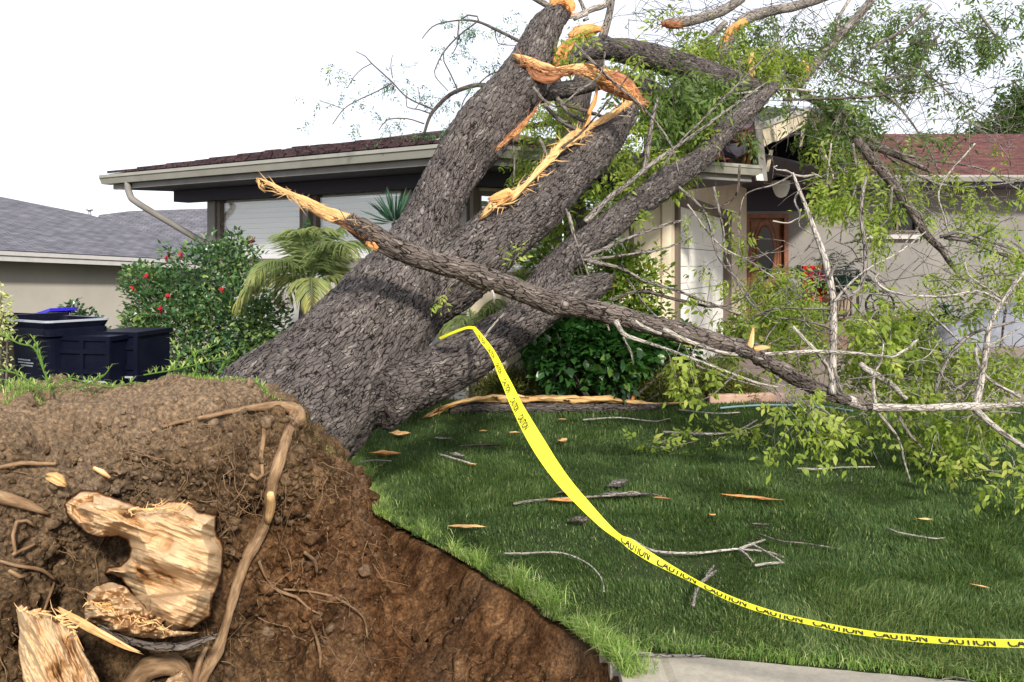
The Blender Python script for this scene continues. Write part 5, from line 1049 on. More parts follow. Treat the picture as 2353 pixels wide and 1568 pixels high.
fibres([(620, 425, 3), (700, 464, 9), (775, 500, 14), (840, 535, 18)], (4.66, 4.72), 130, .11, M['wood'], snap, .0025); fibres([(800, 512, 22), (850, 540, 22)], 4.66, 60, .09, M['bark_limb'], snap, .004)
splint([(842, 560, 5), (856, 566, 9), (866, 572, 5)], 4.62, M['wood_orange'], .6, .3, snap, 'torn_knot')
splint([(1722, 800, 7), (1727, 780, 6), (1731, 755, 2)], 5.15, M['wood'], .6, .2, snap, 'torn_spike'); splint([(1735, 805, 7), (1755, 800, 5), (1768, 799, 2)], 5.15, M['wood'], .6, .2, snap, 'torn_spike')
for u_, v_, r_ in ((1712, 808, 34), (1296, 702, 20), (1118, 652, 12), (1742, 824, 28), (1130, 648, 10), (1785, 868, 8)):
    p_ = P(u_, v_, 5.1); mb = MB(); rr_ = r_ * .62 * 5.1 / F; tube(mb, [(p_.x - rr_, p_.y, p_.z + rr_ * .3, rr_ * .5), (p_.x, p_.y - rr_ * .1, p_.z, rr_ * .95), (p_.x + rr_, p_.y, p_.z - rr_ * .4, rr_ * .5)], 18, .015, .5, rs=14, bark=.006); mb.build('knot', M['bark_limb'], snap, True)
BR = [
    ([(1912, 905, 12), (1914, 830, 11), (1915, 760, 11), (1914, 690, 10), (1906, 640, 10), (1892, 585, 9), (1872, 530, 8), (1850, 470, 6), (1832, 425, 5), (1822, 398, 4)], (5.6, 5.9), 'twig_pale'),
    ([(1824, 402, 3), (1805, 392, 2.5), (1785, 391, 2), (1777, 384, 2), (1786, 381, 1.5)], 5.9, 'twig_pale'), ([(1824, 402, 3), (1850, 406, 3), (1872, 401, 2.5), (1888, 408, 2)], 5.9, 'twig_pale'),
    ([(1822, 402, 2.5), (1780, 424, 2.5), (1730, 438, 2), (1708, 455, 2), (1700, 500, 1.8), (1698, 560, 1.5), (1706, 600, 1)], 5.9, 'bark_grey'),
    ([(1835, 440, 2.5), (1826, 462, 2.5), (1838, 490, 2.5), (1837, 520, 2), (1870, 540, 2)], 5.9, 'twig_pale'), ([(1838, 500, 2), (1810, 513, 2), (1776, 508, 2.4)], 5.9, 'twig_pale'), ([(1876, 540, 2.5), (1852, 575, 2), (1820, 595, 2), (1790, 625, 1.5), (1740, 640, 1)], 5.9, 'bark_grey'),
    ([(1918, 690, 6), (1950, 680, 7), (1975, 662, 7), (1988, 620, 7), (1988, 570, 6), (1981, 520, 6), (1980, 460, 5), (1992, 402, 3.5)], (5.7, 6.0), 'bark_grey'),
    ([(1918, 692, 3), (1960, 645, 3), (2000, 615, 3), (2060, 583, 2.6), (2090, 562, 2.2), (2127, 533, 1.5)], (5.65, 5.9), 'twig_pale'),
    ([(1525, 757, 7), (1560, 775, 7), (1610, 795, 6), (1660, 811, 6), (1721, 816, 5.5), (1790, 812, 5), (1860, 808, 5), (1940, 810, 5), (2000, 816, 5), (2045, 820, 5), (2075, 808, 4), (2110, 780, 2.5)], (4.98, 5.35), 'twig_pale'),
    ([(1415, 738, 8), (1425, 757, 7), (1440, 772, 6.5), (1500, 792, 5), (1580, 820, 4), (1660, 850, 3.5), (1740, 880, 3), (1790, 890, 2)], (4.95, 5.1), 'twig_pale'),
    ([(1460, 738, 5), (1480, 752, 4.5), (1520, 768, 4)], 4.95, 'twig_pale'), ([(1600, 840, 3), (1680, 870, 3), (1760, 895, 2.5), (1830, 935, 2)], 5.05, 'bark_grey'),
    ([(1432, 775, 2.5), (1450, 810, 2.5), (1455, 838, 2)], 4.97, 'bark_grey'), ([(1130, 668, 4), (1136, 680, 4), (1134, 695, 2)], 4.9, 'twig_pale'),
    ([(2240, 936, 10), (2254, 880, 9), (2266, 800, 8), (2274, 750, 7), (2296, 705, 6), (2330, 655, 5), (2360, 620, 4)], (5.95, 6.1), 'twig_pale'),
    ([(2238, 938, 10), (2275, 972, 9), (2310, 1000, 8), (2365, 1035, 7)], (5.95, 5.7), 'twig_pale'),
    ([(2018, 628, 2), (2012, 640, 3), (2020, 655, 4), (2050, 672, 4), (2114, 681, 4), (2178, 681, 4), (2246, 670, 3.5), (2285, 684, 3), (2314, 698, 3)], (6.2, 6.05), 'twig_pale'),
    ([(2217, 603, 2.5), (2225, 631, 3), (2257, 656, 3), (2310, 692, 3)], 6.1, 'twig_pale'), ([(2132, 655, 2), (2132, 710, 3), (2171, 753, 3.4), (2207, 787, 3.4)], 6.3, 'twig_pale'),
    ([(2340, 738, 3), (2246, 762, 5), (2203, 792, 6), (2175, 831, 6), (2157, 871, 6), (2150, 903, 6)], (6.2, 6.1), 'bark_grey'),
    ([(1976, 836, 7), (1990, 848, 10), (2014, 862, 10), (2050, 885, 9), (2068, 905, 8), (2082, 917, 7)], 6.1, 'twig_pale'),
    ([(2012, 930, 6), (2006, 889, 5.5), (2010, 858, 5), (2024, 828, 4), (2030, 790, 2.5)], 5.85, 'twig_pale'), ([(1822, 751, 4.5), (1850, 782, 5), (1880, 812, 5), (1903, 849, 6), (1914, 890, 6)], 5.6, 'twig_pale'), ([(1918, 850, 4), (1925, 880, 6), (1935, 900, 6)], 5.6, 'bark_grey'),
    ([(2242, 800, 4), (2246, 830, 4), (2262, 860, 4.5), (2286, 882, 5), (2345, 912, 5)], 6.0, 'twig_pale'), ([(1834, 838, 2), (1836, 815, 2.5), (1860, 795, 2), (1895, 750, 1.5), (1916, 700, 1.5)], 5.8, 'bark_grey'),
    ([(1916, 712, 2), (1870, 710, 3), (1800, 708, 3), (1760, 716, 2.5), (1720, 740, 2), (1680, 760, 1.5)], (5.6, 6.2), 'bark_grey'), ([(1916, 760, 3), (1880, 745, 3), (1830, 735, 2.5), (1780, 730, 2)], (5.6, 6.0), 'bark_grey'), ([(1920, 640, 2.5), (1960, 700, 2.5), (2000, 745, 2), (2040, 800, 2)], (5.6, 6.0), 'bark_grey'),
    ([(1920, 555, 2), (1955, 570, 2), (1975, 600, 2), (1990, 610, 2), (2040, 660, 2), (2100, 720, 1.5)], (5.9, 6.4), 'bark_grey'), ([(1950, 872, 2), (2000, 866, 2.5), (2060, 860, 2)], 5.8, 'bark_grey'), ([(2060, 940, 5), (2075, 975, 4), (2100, 1010, 3.5), (2125, 1035, 3)], (5.9, 5.8), 'bark_grey'),
    ([(2010, 940, 4), (2040, 975, 4), (2065, 1010, 3.5), (2078, 1060, 3), (2092, 1108, 2.5)], (5.8, 5.9), 'twig_pale'), ([(2345, 950, 2), (2290, 946, 2.5), (2240, 944, 2.5)], 6.0, 'bark_grey'), ([(1905, 640, 4), (1925, 600, 3), (1935, 575, 2)], 5.7, 'bark_grey'), ([(2330, 640, 5), (2310, 720, 4), (2300, 800, 3.5)], 6.3, 'bark_grey'),
    ([(1700, 850, 2), (1640, 905, 2), (1600, 925, 1.5)], 5.2, 'bark_grey'), ([(2262, 800, 3), (2300, 780, 3), (2345, 752, 2.5)], 6.1, 'twig_pale'), ([(2255, 870, 3), (2220, 880, 3), (2180, 905, 2)], 6.1, 'bark_grey')]
for pts, Ys, m_ in BR:
    if not isinstance(Ys, tuple) and len(pts) > 2: pass
    pts = [(a_, b_, c_ * .78) for a_, b_, c_ in pts]; branch('branch', pts, Ys, M[m_], snap, 10, .0015, .10, .025)
# tree limbs' own finer branches
TB = [
    ([(1090, 810, 2), (1135, 745, 2.5), (1180, 705, 2)], 5.2), ([(1400, 760, 2.5), (1340, 600, 2.5), (1300, 480, 2)], 6.2), ([(1480, 400, 7), (1490, 330, 6), (1500, 270, 5), (1512, 225, 3.5)], 7.4), ([(1345, 510, 8), (1400, 455, 7), (1440, 425, 6), (1500, 375, 5), (1580, 320, 4), (1690, 240, 3), (1760, 190, 2)], (6.8, 7.6)),
    ([(1345, 590, 4), (1440, 550, 4), (1520, 520, 3.5), (1565, 508, 3)], (6.2, 6.5)), ([(1340, 598, 3), (1450, 585, 3), (1530, 570, 2.5), (1590, 545, 2)], (6.2, 6.5)), ([(1350, 600, 5), (1420, 615, 4), (1480, 645, 4), (1560, 670, 3.5), (1640, 700, 3), (1700, 725, 2.5)], (6.2, 6.6)), ([(1400, 690, 3), (1470, 670, 4), (1560, 690, 3.5), (1640, 705, 3), (1700, 690, 2), (1750, 640, 2)], (6.3, 6.8)),
    ([(1440, 640, 2), (1500, 720, 2), (1560, 760, 2)], 6.4), ([(1560, 430, 3), (1620, 490, 3), (1650, 590, 2.6), (1700, 650, 2), (1750, 720, 1.5)], (7.0, 6.8)), ([(1640, 430, 3), (1660, 520, 3), (1672, 600, 2.5), (1720, 690, 2), (1780, 730, 1.5)], (7.2, 6.8)), ([(1580, 470, 2), (1650, 560, 2), (1720, 600, 2), (1780, 640, 1.5)], (7.0, 6.9)), ([(1700, 380, 3), (1690, 450, 2.5), (1640, 480, 2), (1600, 470, 2)], 7.4),
    ([(1290, 340, 3), (1350, 290, 2.5), (1480, 130, 1.5)], 6.6), ([(1320, 100, 3), (1400, 180, 3), (1480, 250, 3), (1540, 330, 2.5), (1560, 400, 2)], (6.7, 6.6)), ([(1520, 390, 3), (1560, 330, 3), (1640, 250, 2.5), (1740, 150, 2), (1800, 90, 2)], (7.6, 7.6)), ([(1225, 200, 3), (1250, 230, 3), (1285, 245, 3), (1330, 210, 3), (1380, 170, 2.5), (1390, 120, 2)], 6.6),
    ([(1250, 240, 5), (1285, 275, 5), (1345, 310, 4), (1400, 330, 3)], 7.2), ([(1280, 225, 5), (1310, 262, 5), (1360, 285, 4), (1420, 300, 3)], 7.3), ([(1290, 240, 4), (1330, 250, 4), (1390, 270, 4), (1440, 285, 3)], 7.4), ([(1240, 320, 4), (1262, 370, 4), (1275, 420, 4)], 6.9), ([(1180, 420, 2), (1182, 370, 2), (1178, 330, 2)], 6.9), ([(1300, 480, 5), (1308, 500, 5), (1318, 540, 4)], 6.7),
    ([(1350, 30, 7), (1330, 38, 6), (1318, 45, 5)], 7.9), ([(1300, 42, 4), (1340, 30, 6), (1365, 20, 7), (1390, 12, 7), (1400, -10, 6)], 8.0), ([(1345, 30, 5), (1335, 5, 4), (1325, -10, 3)], 8.0), ([(1352, 42, 4), (1340, 48, 3)], 8.0), ([(1225, -8, 9), (1250, 8, 8), (1268, 20, 6)], 7.6), ([(1270, -10, 7), (1282, 5, 6)], 7.5),
    ([(1870, 210, 3), (1800, 205, 3), (1700, 215, 2.5), (1600, 230, 2)], 9.6), ([(1800, 230, 3), (1960, 225, 3), (2060, 215, 2), (2200, 190, 1.5)], 10), ([(1900, 150, 3), (1980, 190, 3), (2040, 180, 3), (2130, 175, 2.5), (2200, 230, 2), (2300, 290, 1.5)], 11), ([(2000, 110, 5), (2040, 90, 4), (2090, 60, 4), (2140, 10, 3)], 11.3), ([(1930, 85, 4), (1925, 50, 4), (1945, 10, 4), (1960, -10, 3)], 11.3),
    ([(2060, 200, 4), (2100, 160, 4), (2130, 110, 3), (2160, 80, 3)], 11.2), ([(2250, 30, 3), (2290, 90, 3), (2310, 140, 2)], 11.5), ([(1990, 190, 3), (2060, 240, 3), (2120, 320, 2.5), (2160, 400, 2)], 10.6), ([(1950, 290, 4), (2060, 350, 4), (2150, 370, 3), (2260, 390, 2), (2345, 440, 2)], 10.2), ([(2000, 330, 3), (2100, 400, 3), (2200, 430, 2.5), (2330, 420, 2)], 10), ([(1930, 250, 5), (2000, 320, 5), (2060, 350, 4), (2100, 350, 3)], 10.2),
    ([(2170, 545, 5), (2230, 555, 4.5), (2290, 580, 4), (2345, 600, 3.5)], (8.6, 8.2)), ([(2160, 545, 4), (2210, 535, 3.5), (2290, 560, 3), (2345, 580, 3)], (8.6, 8.2)), ([(2240, 330, 2), (2160, 430, 2), (2170, 500, 2), (2190, 560, 1.5)], 9), ([(2050, 430, 3), (2040, 500, 2.5), (1990, 545, 2), (1940, 560, 2)], 8.8), ([(2080, 470, 2), (2120, 500, 2), (2080, 560, 2), (2040, 620, 1.5)], 8.6), ([(1910, 330, 2), (1900, 420, 2), (1905, 480, 1.5)], 9.4), ([(1960, 330, 3), (1968, 420, 2.4), (1940, 500, 2), (1930, 560, 1.5)], 9.2)]
for pts, Ys in TB: branch('branch', pts, Ys, random.choice([M['bark_grey'], M['bark_grey'], M['twig_pale'], M['bark_limb']]), tree, 8, .001, .10, .04)
# branches sticking up over the left roof
LB_ = [([(1195, 96, 4), (1139, 68, 3.5), (1097, 50, 3), (1055, 47, 2), (1005, 56, 1.6), (985, 70, 1.4), (970, 89, 1)], 8.6), ([(1097, 50, 2), (1055, 82, 2), (1022, 117, 1.8), (1003, 152, 1.5), (1000, 175, 1.2), (1030, 210, 1)], 8.6), ([(1142, 203, 8), (1110, 196, 6), (1080, 199, 5.5), (1034, 218, 5), (998, 253, 4.5), (985, 275, 4), (975, 306, 3.5)], 9.2),
    ([(998, 253, 2.4), (937, 225, 2), (900, 188, 2), (853, 145, 1.6), (840, 130, 1.3), (818, 119, 1)], 9.2), ([(900, 192, 1.6), (865, 211, 1.5), (820, 232, 1.3), (790, 251, 1.2), (764, 286, 1)], 9.2), ([(853, 147, 1.2), (835, 156, 1.1), (814, 176, 1), (798, 203, .8)], 9.2), ([(1050, 204, 1.8), (1035, 170, 1.6), (1020, 141, 1.6), (1019, 122, 1.4), (1050, 85, 1.2)], 9.0), ([(975, 285, 1.8), (935, 273, 1.6), (890, 276, 1.3), (870, 300, 1)], 9.2), ([(990, 262, 1.8), (962, 252, 1.6), (935, 246, 1.3), (935, 215, 1)], 9.2),
    ([(1060, 45, 2), (1075, 35, 2), (1097, 38, 2), (1100, 50, 2)], 8.6), ([(1055, 48, 1.8), (1052, 80, 1.8), (1050, 105, 1.4), (1040, 125, 1)], 8.6), ([(1097, 197, 1.8), (1120, 175, 1.6), (1155, 160, 1.5)], 9.0), ([(1082, 205, 1.5), (1062, 240, 1.4), (1060, 280, 1.2)], 9.0), ([(1139, 70, 1.4), (1145, 100, 1.2), (1195, 105, 1)], 8.8), ([(787, 250, 1), (760, 240, 1), (735, 232, .8)], 9.2), ([(902, 180, 1.2), (898, 150, 1), (902, 127, .8)], 9.2), ([(955, 250, 1.2), (965, 235, 1), (960, 200, .8)], 9.2), ([(1020, 55, 1), (1010, 45, .8)], 8.6)]
for pts, Ys in LB_: branch('branch', pts, Ys, M['twig_dark'], tree, 6, 0, .05, .05)
for c in ((1060, 30, 12, 16, 8.6, 3), (1055, 75, 15, 20, 8.6, 4), (1075, 130, 22, 20, 8.6, 5), (1110, 60, 25, 10, 8.6, 3), (1160, 80, 15, 20, 8.7, 3), (1190, 35, 16, 14, 8.8, 3), (1170, 130, 20, 20, 8.8, 4), (905, 180, 18, 16, 9.2, 5), (945, 190, 14, 12, 9.2, 3), (985, 200, 12, 12, 9.2, 3), (795, 165, 12, 10, 9.2, 3), (752, 236, 15, 10, 9.2, 3), (1005, 225, 16, 12, 9.2, 4), (1050, 230, 18, 14, 9.2, 4), (860, 290, 40, 14, 9.3, 5), (920, 285, 40, 16, 9.3, 6), (1000, 290, 30, 14, 9.3, 4), (840, 255, 20, 12, 9.3, 3), (1110, 180, 16, 12, 9.0, 3), (1040, 280, 24, 14, 9.2, 3), (815, 205, 8, 10, 9.2, 2), (1100, 165, 12, 10, 9, 2)):
    cluster(*c[:5], .15, c[5], .24, 'leaf_bush', 4, False, .5, .4, 0, tree, .62, .0016, sub=1)
for (u, v, ru, rv, Y, dY, n, L, m_, nl) in CL:
    near = Y < 6.9; low = u > 1500 and Y < 7.45 and v > 560
    cluster(u, v, ru, rv, Y, dY, n, L, m_, nl, near, .7, .65, 0, snap if low else tree, 1.0 if Y < 8 else 1.32, .003, 'twig_pale' if near else 'twig_dark')
# near leafy sprays under and beside the snapped limb
ml, mt_ = MB(), MB()
for (u, v, Y, du_, dv2, n, L) in ((1780, 890, 5.0, .5, -.35, 3, .35), (1800, 890, 5.0, .8, -.4, 4, .42), (1840, 900, 5.05, .8, -.4, 3, .38), (1790, 905, 5.0, .05, -1, 3, .30), (1880, 930, 5.1, .5, -.6, 3, .32), (1570, 795, 4.95, .15, -1, 3, .25), (1600, 800, 5.0, -.1, -1, 3, .28), (1530, 790, 4.95, .1, -.8, 2, .2), (2300, 1020, 5.3, .7, -.2, 3, .3), (2330, 1050, 5.3, .3, -.6, 3, .28), (2160, 1000, 5.7, -.2, -.9, 3, .28), (1620, 830, 5.0, .5, -.5, 2, .2)):
    for k in range(max(1, n - 1)): spray(ml, mt_, P(u + random.uniform(-8, 8), v + random.uniform(-8, 8), Y), (du_ + random.gauss(0, .25), random.gauss(0, .25), dv2 + random.gauss(0, .2)), L, .35, 6, .0026, .85, True, .75, .12, 1, .15)
for (u, v, Y) in ((1180, 590, 4.95), (1195, 610, 4.95), (1175, 610, 4.95)):
    spray(ml, mt_, P(u, v + 20, Y), (random.uniform(-.3, .5), -.1, 1), .13, .0, 4, .0016, .55, True, -.2, .2, 0, .3)
for (u, v) in ((1035, 650), (1050, 640), (1025, 655)):
    spray(ml, mt_, P(u, v, 4.85), (random.uniform(-.8, .3), -.2, -.5), .14, .4, 3, .0016, .5, True, .6, .2, 0, .3)
ml.build('foliage', M['leaf'], snap); tag(mt_.build('fine_twigs', M['twig_pale'], snap, True), kind='stuff')
# twig tangle through the crown
for (u0, u1, v0, v1, Y0, Y1, n, L, m_, r_, par) in ((1480, 1840, 120, 330, 9.4, 10.6, 110, .9, 'bark_grey', .006, tree), (1860, 2330, 20, 280, 10.4, 11.8, 190, 1.3, 'twig_dark', .005, tree), (1420, 1900, -20, 140, 9.8, 11.5, 150, 1.0, 'twig_dark', .005, tree), (1900, 2330, 280, 560, 8.8, 10.4, 140, 1.0, 'bark_grey', .005, tree), (1750, 2340, 560, 920, 6.0, 7.2, 150, .7, 'bark_grey', .0045, snap), (1500, 1760, 560, 760, 6.6, 7.6, 12, .6, 'bark_grey', .004, tree), (1850, 2340, 780, 960, 5.9, 6.8, 80, .5, 'twig_pale', .004, snap)):
    mb = MB()
    for k in range(n):
        q = np.array(P(random.uniform(u0, u1), random.uniform(v0, v1), random.uniform(Y0, Y1))); d = np.array([random.gauss(.3, 1), random.gauss(0, .5), random.gauss(0, .6)]); d /= np.linalg.norm(d); rw = []; LL = L * random.uniform(.4, 1.3)
        for j in range(7): rw.append((*q, r_ * random.uniform(.8, 1) * (1 - j * .12))); d = d + rng.normal(0, .22, 3) + np.array([0, 0, -.05]); d /= np.linalg.norm(d); q = q + d * LL / 6
        tube(mb, rw, 5, .09, 0)
    tag(mb.build('twig_tangle', M[m_], par, True), kind='stuff')

# ------------------------------------------------------------------ standing trees
st = empty('street_tree', (.74, 10.1, 0), 'upright grey trunk standing between the fallen limbs and the house', 'tree')
mb = MB(); tube(mb, pxr([(1312, 900, 34), (1318, 700, 30), (1322, 560, 27), (1320, 480, 26), (1312, 400, 26), (1308, 320, 30), (1322, 250, 30), (1350, 170, 24), (1400, 90, 16)], (10.1, 10.3)), 40, .035, .06, bark=.014); mb.build('trunk', M['bark'], st, True)
mb = MB(); tube(mb, pxr([(1322, 290, 22), (1290, 230, 18), (1270, 170, 12)], 10.25), 24, .04, .06, bark=.01); mb.build('branch', M['bark'], st, True)
ml, mt_ = MB(), MB()
for k in range(26): p = P(random.uniform(1215, 1330), random.uniform(240, 330), 9.0 + random.uniform(-.1, .5)); spray(ml, mt_, p, (random.gauss(0, .6), -.3, random.gauss(0, .5)), .32, .6, 7, .003, 1.0, False, .6, .1, 1)
for k in range(10): p = P(random.uniform(1190, 1240), random.uniform(345, 375), 8.6); spray(ml, mt_, p, (random.gauss(0, .6), -.3, random.gauss(-.2, .3)), .2, .6, 6, .003, .9, False, .6, .15, 0)
ml.build('foliage', M['leaf'], st); tag(mt_.build('fine_twigs', M['twig_dark'], st, True), kind='stuff')
def bush(name, blobs, n, ll, wd, m, label, cat, base, group=None, stems=12, flowers=None, inner=.35, up=.4, par_loc=None, stem_m='twig_dark', fl_size=.05, tone=.45):
    root_ = empty(name, par_loc or base, label, cat, group); mb = MB(); TV, TF = leaflet(1, wd); W = np.array([b[3] * b[4] * b[5] for b in blobs]) ** .67; W /= W.sum()
    for b, w_ in zip(blobs, W):
        k = int(n * w_); d = rng.normal(0, 1, (k, 3)); d /= np.linalg.norm(d, axis=1)[:, None]; rr = np.clip(1 - np.abs(rng.normal(0, inner, k)), .1, 1.12) * (1 + .22 * fbm(d * 2.3 + b[0], 2, 55)); rr *= np.where(fbm(d * 5 + b[1] * 3, 2, 56) < -.35, .75, 1)
        pos = np.array(b[:3]) + d * rr[:, None] * np.array(b[3:6]); kk = pos[:, 2] > .01; pos = pos[kk]; d2 = d[kk]
        dr = d2 + rng.normal(0, .6, d2.shape) + np.array([0, 0, up]); place(mb, TV * 1.0, TF, pos, dr, rng.uniform(-1, 1, len(pos)), ll * rng.uniform(.6, 1.25, len(pos)), np.clip(rng.normal(tone, .2, len(pos)) + .25 * vn(pos * 4, 57), 0, 1))
    mb.build('foliage', M[m], root_)
    mb = MB()
    for k in range(stems):
        b = blobs[k % len(blobs)]; e = np.array(b[:3]) + rng.normal(0, .35, 3) * np.array(b[3:6]); s_ = np.array(base) + np.array([rng.normal(0, .12), rng.normal(0, .1), 0]); mid = (s_ + e) / 2 + rng.normal(0, .08, 3)
        tube(mb, [(*s_, .016), (*mid, .012), (*e, .005)], 6, .1, .1)
    mb.build('stem', M[stem_m], root_, True)
    for fp in (flowers or []):
        mb = MB(); c = np.array(fp)
        for k in range(5):
            a = k * 1.256 + random.random(); d = np.array([math.cos(a), -.5, math.sin(a)]); V, Fc = leaflet(1, .42, -.3); place(mb, V, Fc, c[None], d[None], np.array([a]), np.array([fl_size]), np.array([.5]))
        mb.at = {}; mb.build('flower', M['petal'], root_)
    return root_
# hibiscus
bl = [(*P(470, 640, 9.6), .55, .5, .50), (*P(380, 700, 9.4), .50, .45, .45), (*P(540, 730, 9.4), .55, .5, .6), (*P(330, 650, 9.4), .30, .3, .25), (*P(440, 790, 9.3), .55, .5, .6), (*P(540, 600, 9.7), .36, .3, .30), (*P(600, 760, 9.2), .35, .4, .5), (*P(320, 760, 9.3), .22, .25, .3), (*P(540, 555, 9.8), .10, .1, .18), (*P(590, 850, 9.2), .4, .4, .5)]
bush('hibiscus_bush', bl, 13000, .062, .30, 'leaf_bush', 'tall glossy green hibiscus bush dotted with red flowers beside the bins', 'bush', (-3.5, 9.5, 0), None, 34, [P(418, 588, 9.0), P(580, 552, 9.2), P(340, 637, 9.0), P(308, 665, 9.0), P(390, 682, 8.85), P(372, 712, 8.85), P(512, 668, 8.9), P(588, 667, 8.9), P(385, 590, 9.0)], tone=.5)
# shrub with light leaves behind the limbs
bl = [(*P(1250, 600, 9.5), .4, .3, .55), (*P(1400, 620, 9.6), .45, .3, .35), (*P(1460, 640, 9.7), .45, .3, .45), (*P(1380, 700, 9.6), .5, .3, .35), (*P(1470, 730, 9.8), .36, .3, .30), (*P(1280, 470, 9.5), .25, .25, .3), (*P(1380, 470, 9.6), .22, .25, .25)]
bush('light_shrub', bl, 4300, .085, .24, 'leaf_yellow', 'straggly yellow-green shrub with one red flower growing against the beige wall', 'shrub', (1.1, 9.7, 0), None, 30, [P(1523, 624, 9.2)], inner=.45)
bl = [(*P(1290, 800, 9.4), .38, .35, .45), (*P(1400, 810, 9.3), .42, .4, .45), (*P(1470, 790, 9.6), .3, .3, .35), (*P(1350, 760, 9.6), .5, .3, .30), (*P(1230, 790, 9.7), .16, .2, .28), (*P(1560, 790, 10), .25, .2, .25)]
bush('broadleaf_bush', bl, 5200, .115, .34, 'leaf_dark', 'dense dark green broadleaf bush at the bed under the snapped limb', 'bush', (1.0, 9.45, 0), None, 20, inner=.3, tone=.42)
for k, (u, v, Y, rx, rz) in enumerate(((1150, 890, 9.8, .5, .16), (1300, 893, 9.7, .5, .15), (1440, 888, 9.8, .45, .20), (1500, 872, 9.9, .45, .26), (1620, 880, 10.1, .42, .26), (1700, 900, 10.1, .30, .12))):
    c = P(u, v, Y); bush('juniper', [(c.x, c.y, max(c.z, .08), rx, .35, rz), (c.x + .1, c.y + .2, max(c.z, .08) + .05, rx * .7, .3, rz)], 3600, .075, .09, 'juniper', ['low olive juniper below the limb at the log\'s left end', 'low olive juniper in front of the broadleaf bush', 'olive juniper mound at the dark bush\'s right foot', 'tallest feathery juniper mound between bush and garage door', 'feathery olive juniper beside the driveway edge', 'smallest juniper clump next to the edging stones'][k], 'juniper', (c.x, c.y, 0), 'junipers along the garden bed', 5, inner=.5, up=.7)
# bare dry shrub
mb = MB(); c = P(1185, 860, 9.9)
for k in range(60):
    q = np.array([c.x + random.gauss(0, .12), c.y, .0]); d = np.array([random.gauss(0, .5), random.gauss(0, .3), 1.0]); rw = []
    for j in range(6): rw.append((*q, .004 * (1 - j * .13))); d = d + rng.normal(0, .5, 3); d /= np.linalg.norm(d); q = q + d * .13
    tube(mb, rw, 4, .06, 0)
tag(mb.build('dry_shrub', M['twig_dark'], None, True), 'leafless dark twiggy shrub left of the broadleaf bush', 'shrub')
# small plants by the bins and at the picture's edge
c = P(185, 735, 9.6); bush('small_shrub', [(*P(168, 715, 9.6), .14, .14, .12), (*P(195, 735, 9.6), .18, .15, .14), (*P(215, 770, 9.5), .2, .15, .2)], 700, .05, .35, 'leaf_bush', 'small dull shrub behind the bins against the tan wall', 'shrub', (c.x, c.y, 0), None, 8, tone=.25)
c = P(5, 730, 7.0); bush('silver_shrub', [(*P(-12, 690, 7.0), .12, .12, .16), (*P(0, 740, 7.0), .13, .12, .16), (*P(-30, 800, 7.0), .18, .12, .3)], 900, .035, .4, 'grass_pale', 'pale greyish shrub cut off beside the brown bin', 'shrub', (c.x, c.y, 0), None, 8, tone=.9)
# palm
def frond(mbL, mbS, c, az, el, L, droop, ll, n=38, w_=.045, tone=.4):
    q = np.array(c, float); d = np.array([math.cos(az) * math.cos(el), math.sin(az) * math.cos(el), math.sin(el)]); N_ = 14; A_ = []; D_ = []
    for k in range(N_): A_.append(q.copy()); D_.append(d.copy()); d = d + np.array([0, 0, -droop]) * (k / N_); d /= np.linalg.norm(d); q = q + d * L / N_
    A_ = np.array(A_); D_ = np.array(D_); tube(mbS, [(*p, .009 * (1 - k / N_) + .0015) for k, p in enumerate(A_)], 5, .05, 0)
    t = np.linspace(.14, .99, n); i = np.minimum((t * (N_ - 1)).astype(int), N_ - 2); f = (t * (N_ - 1) - i)[:, None]; pos = A_[i] * (1 - f) + A_[i + 1] * f; D2 = D_[i]; sd_ = np.cross(D2, [0, 0, 1.0]); sd_ /= np.linalg.norm(sd_, axis=1)[:, None] + 1e-9
    V, Fc = leaflet(1, w_, .55); s_ = ll * np.sin(np.clip(t * 2.7 + .35, 0, 3.1)) ** .6
    for sg in (-1, 1): place(mbL, V, Fc, pos, D2 * .75 + sg * sd_ * .9 + np.array([0, 0, -.15]) + rng.normal(0, .10, (n, 3)), np.zeros(n), s_ * rng.uniform(.85, 1.1, n), np.clip(tone + .5 * (t > .8) * rng.random(n) + rng.normal(0, .1, n), 0, 1))
pr = P(712, 640, 8.7); palm = empty('palm', (pr.x, pr.y, 0), 'small feathery palm with yellowing frond tips in front of the windows', 'palm'); 
for k in range(17):
    az = k * 2.4 + .4; el = R(random.choice([75, 60, 45, 30, 20])); ml, mt_ = MB(), MB(); frond(ml, mt_, (pr.x, pr.y, pr.z - .05), az, el, random.uniform(.75, 1.05), .42, .30, 36, .024, .35 + .3 * (el < .6)); fo = ml.build('frond', M['palm'], palm); mt_.build('midrib', M['palm'], fo, True)
mb = MB(); tube(mb, [(pr.x, pr.y, 0, .09), (pr.x, pr.y, pr.z * .6, .10), (pr.x, pr.y, pr.z, .07)], 16, .04, .25, rs=20); mb.build('trunk', M['twig_dark'], palm, True)
pr2 = P(1090, 735, 9.75); palm2 = empty('palm', (pr2.x, pr2.y, 0), 'small palm partly hidden behind the forked trunk above the tape', 'palm')
for k in range(9): ml, mt_ = MB(), MB(); frond(ml, mt_, (pr2.x, pr2.y, pr2.z), k * 2.4, R(random.choice([60, 40, 20])), random.uniform(.45, .65), .4, .26, 26, .04, .45); fo = ml.build('frond', M['palm'], palm2); mt_.build('midrib', M['palm'], fo, True)
mb = MB(); tube(mb, [(pr2.x, pr2.y, 0, .05), (pr2.x, pr2.y, pr2.z, .04)], 12, .04, .2); mb.build('trunk', M['twig_dark'], palm2, True)
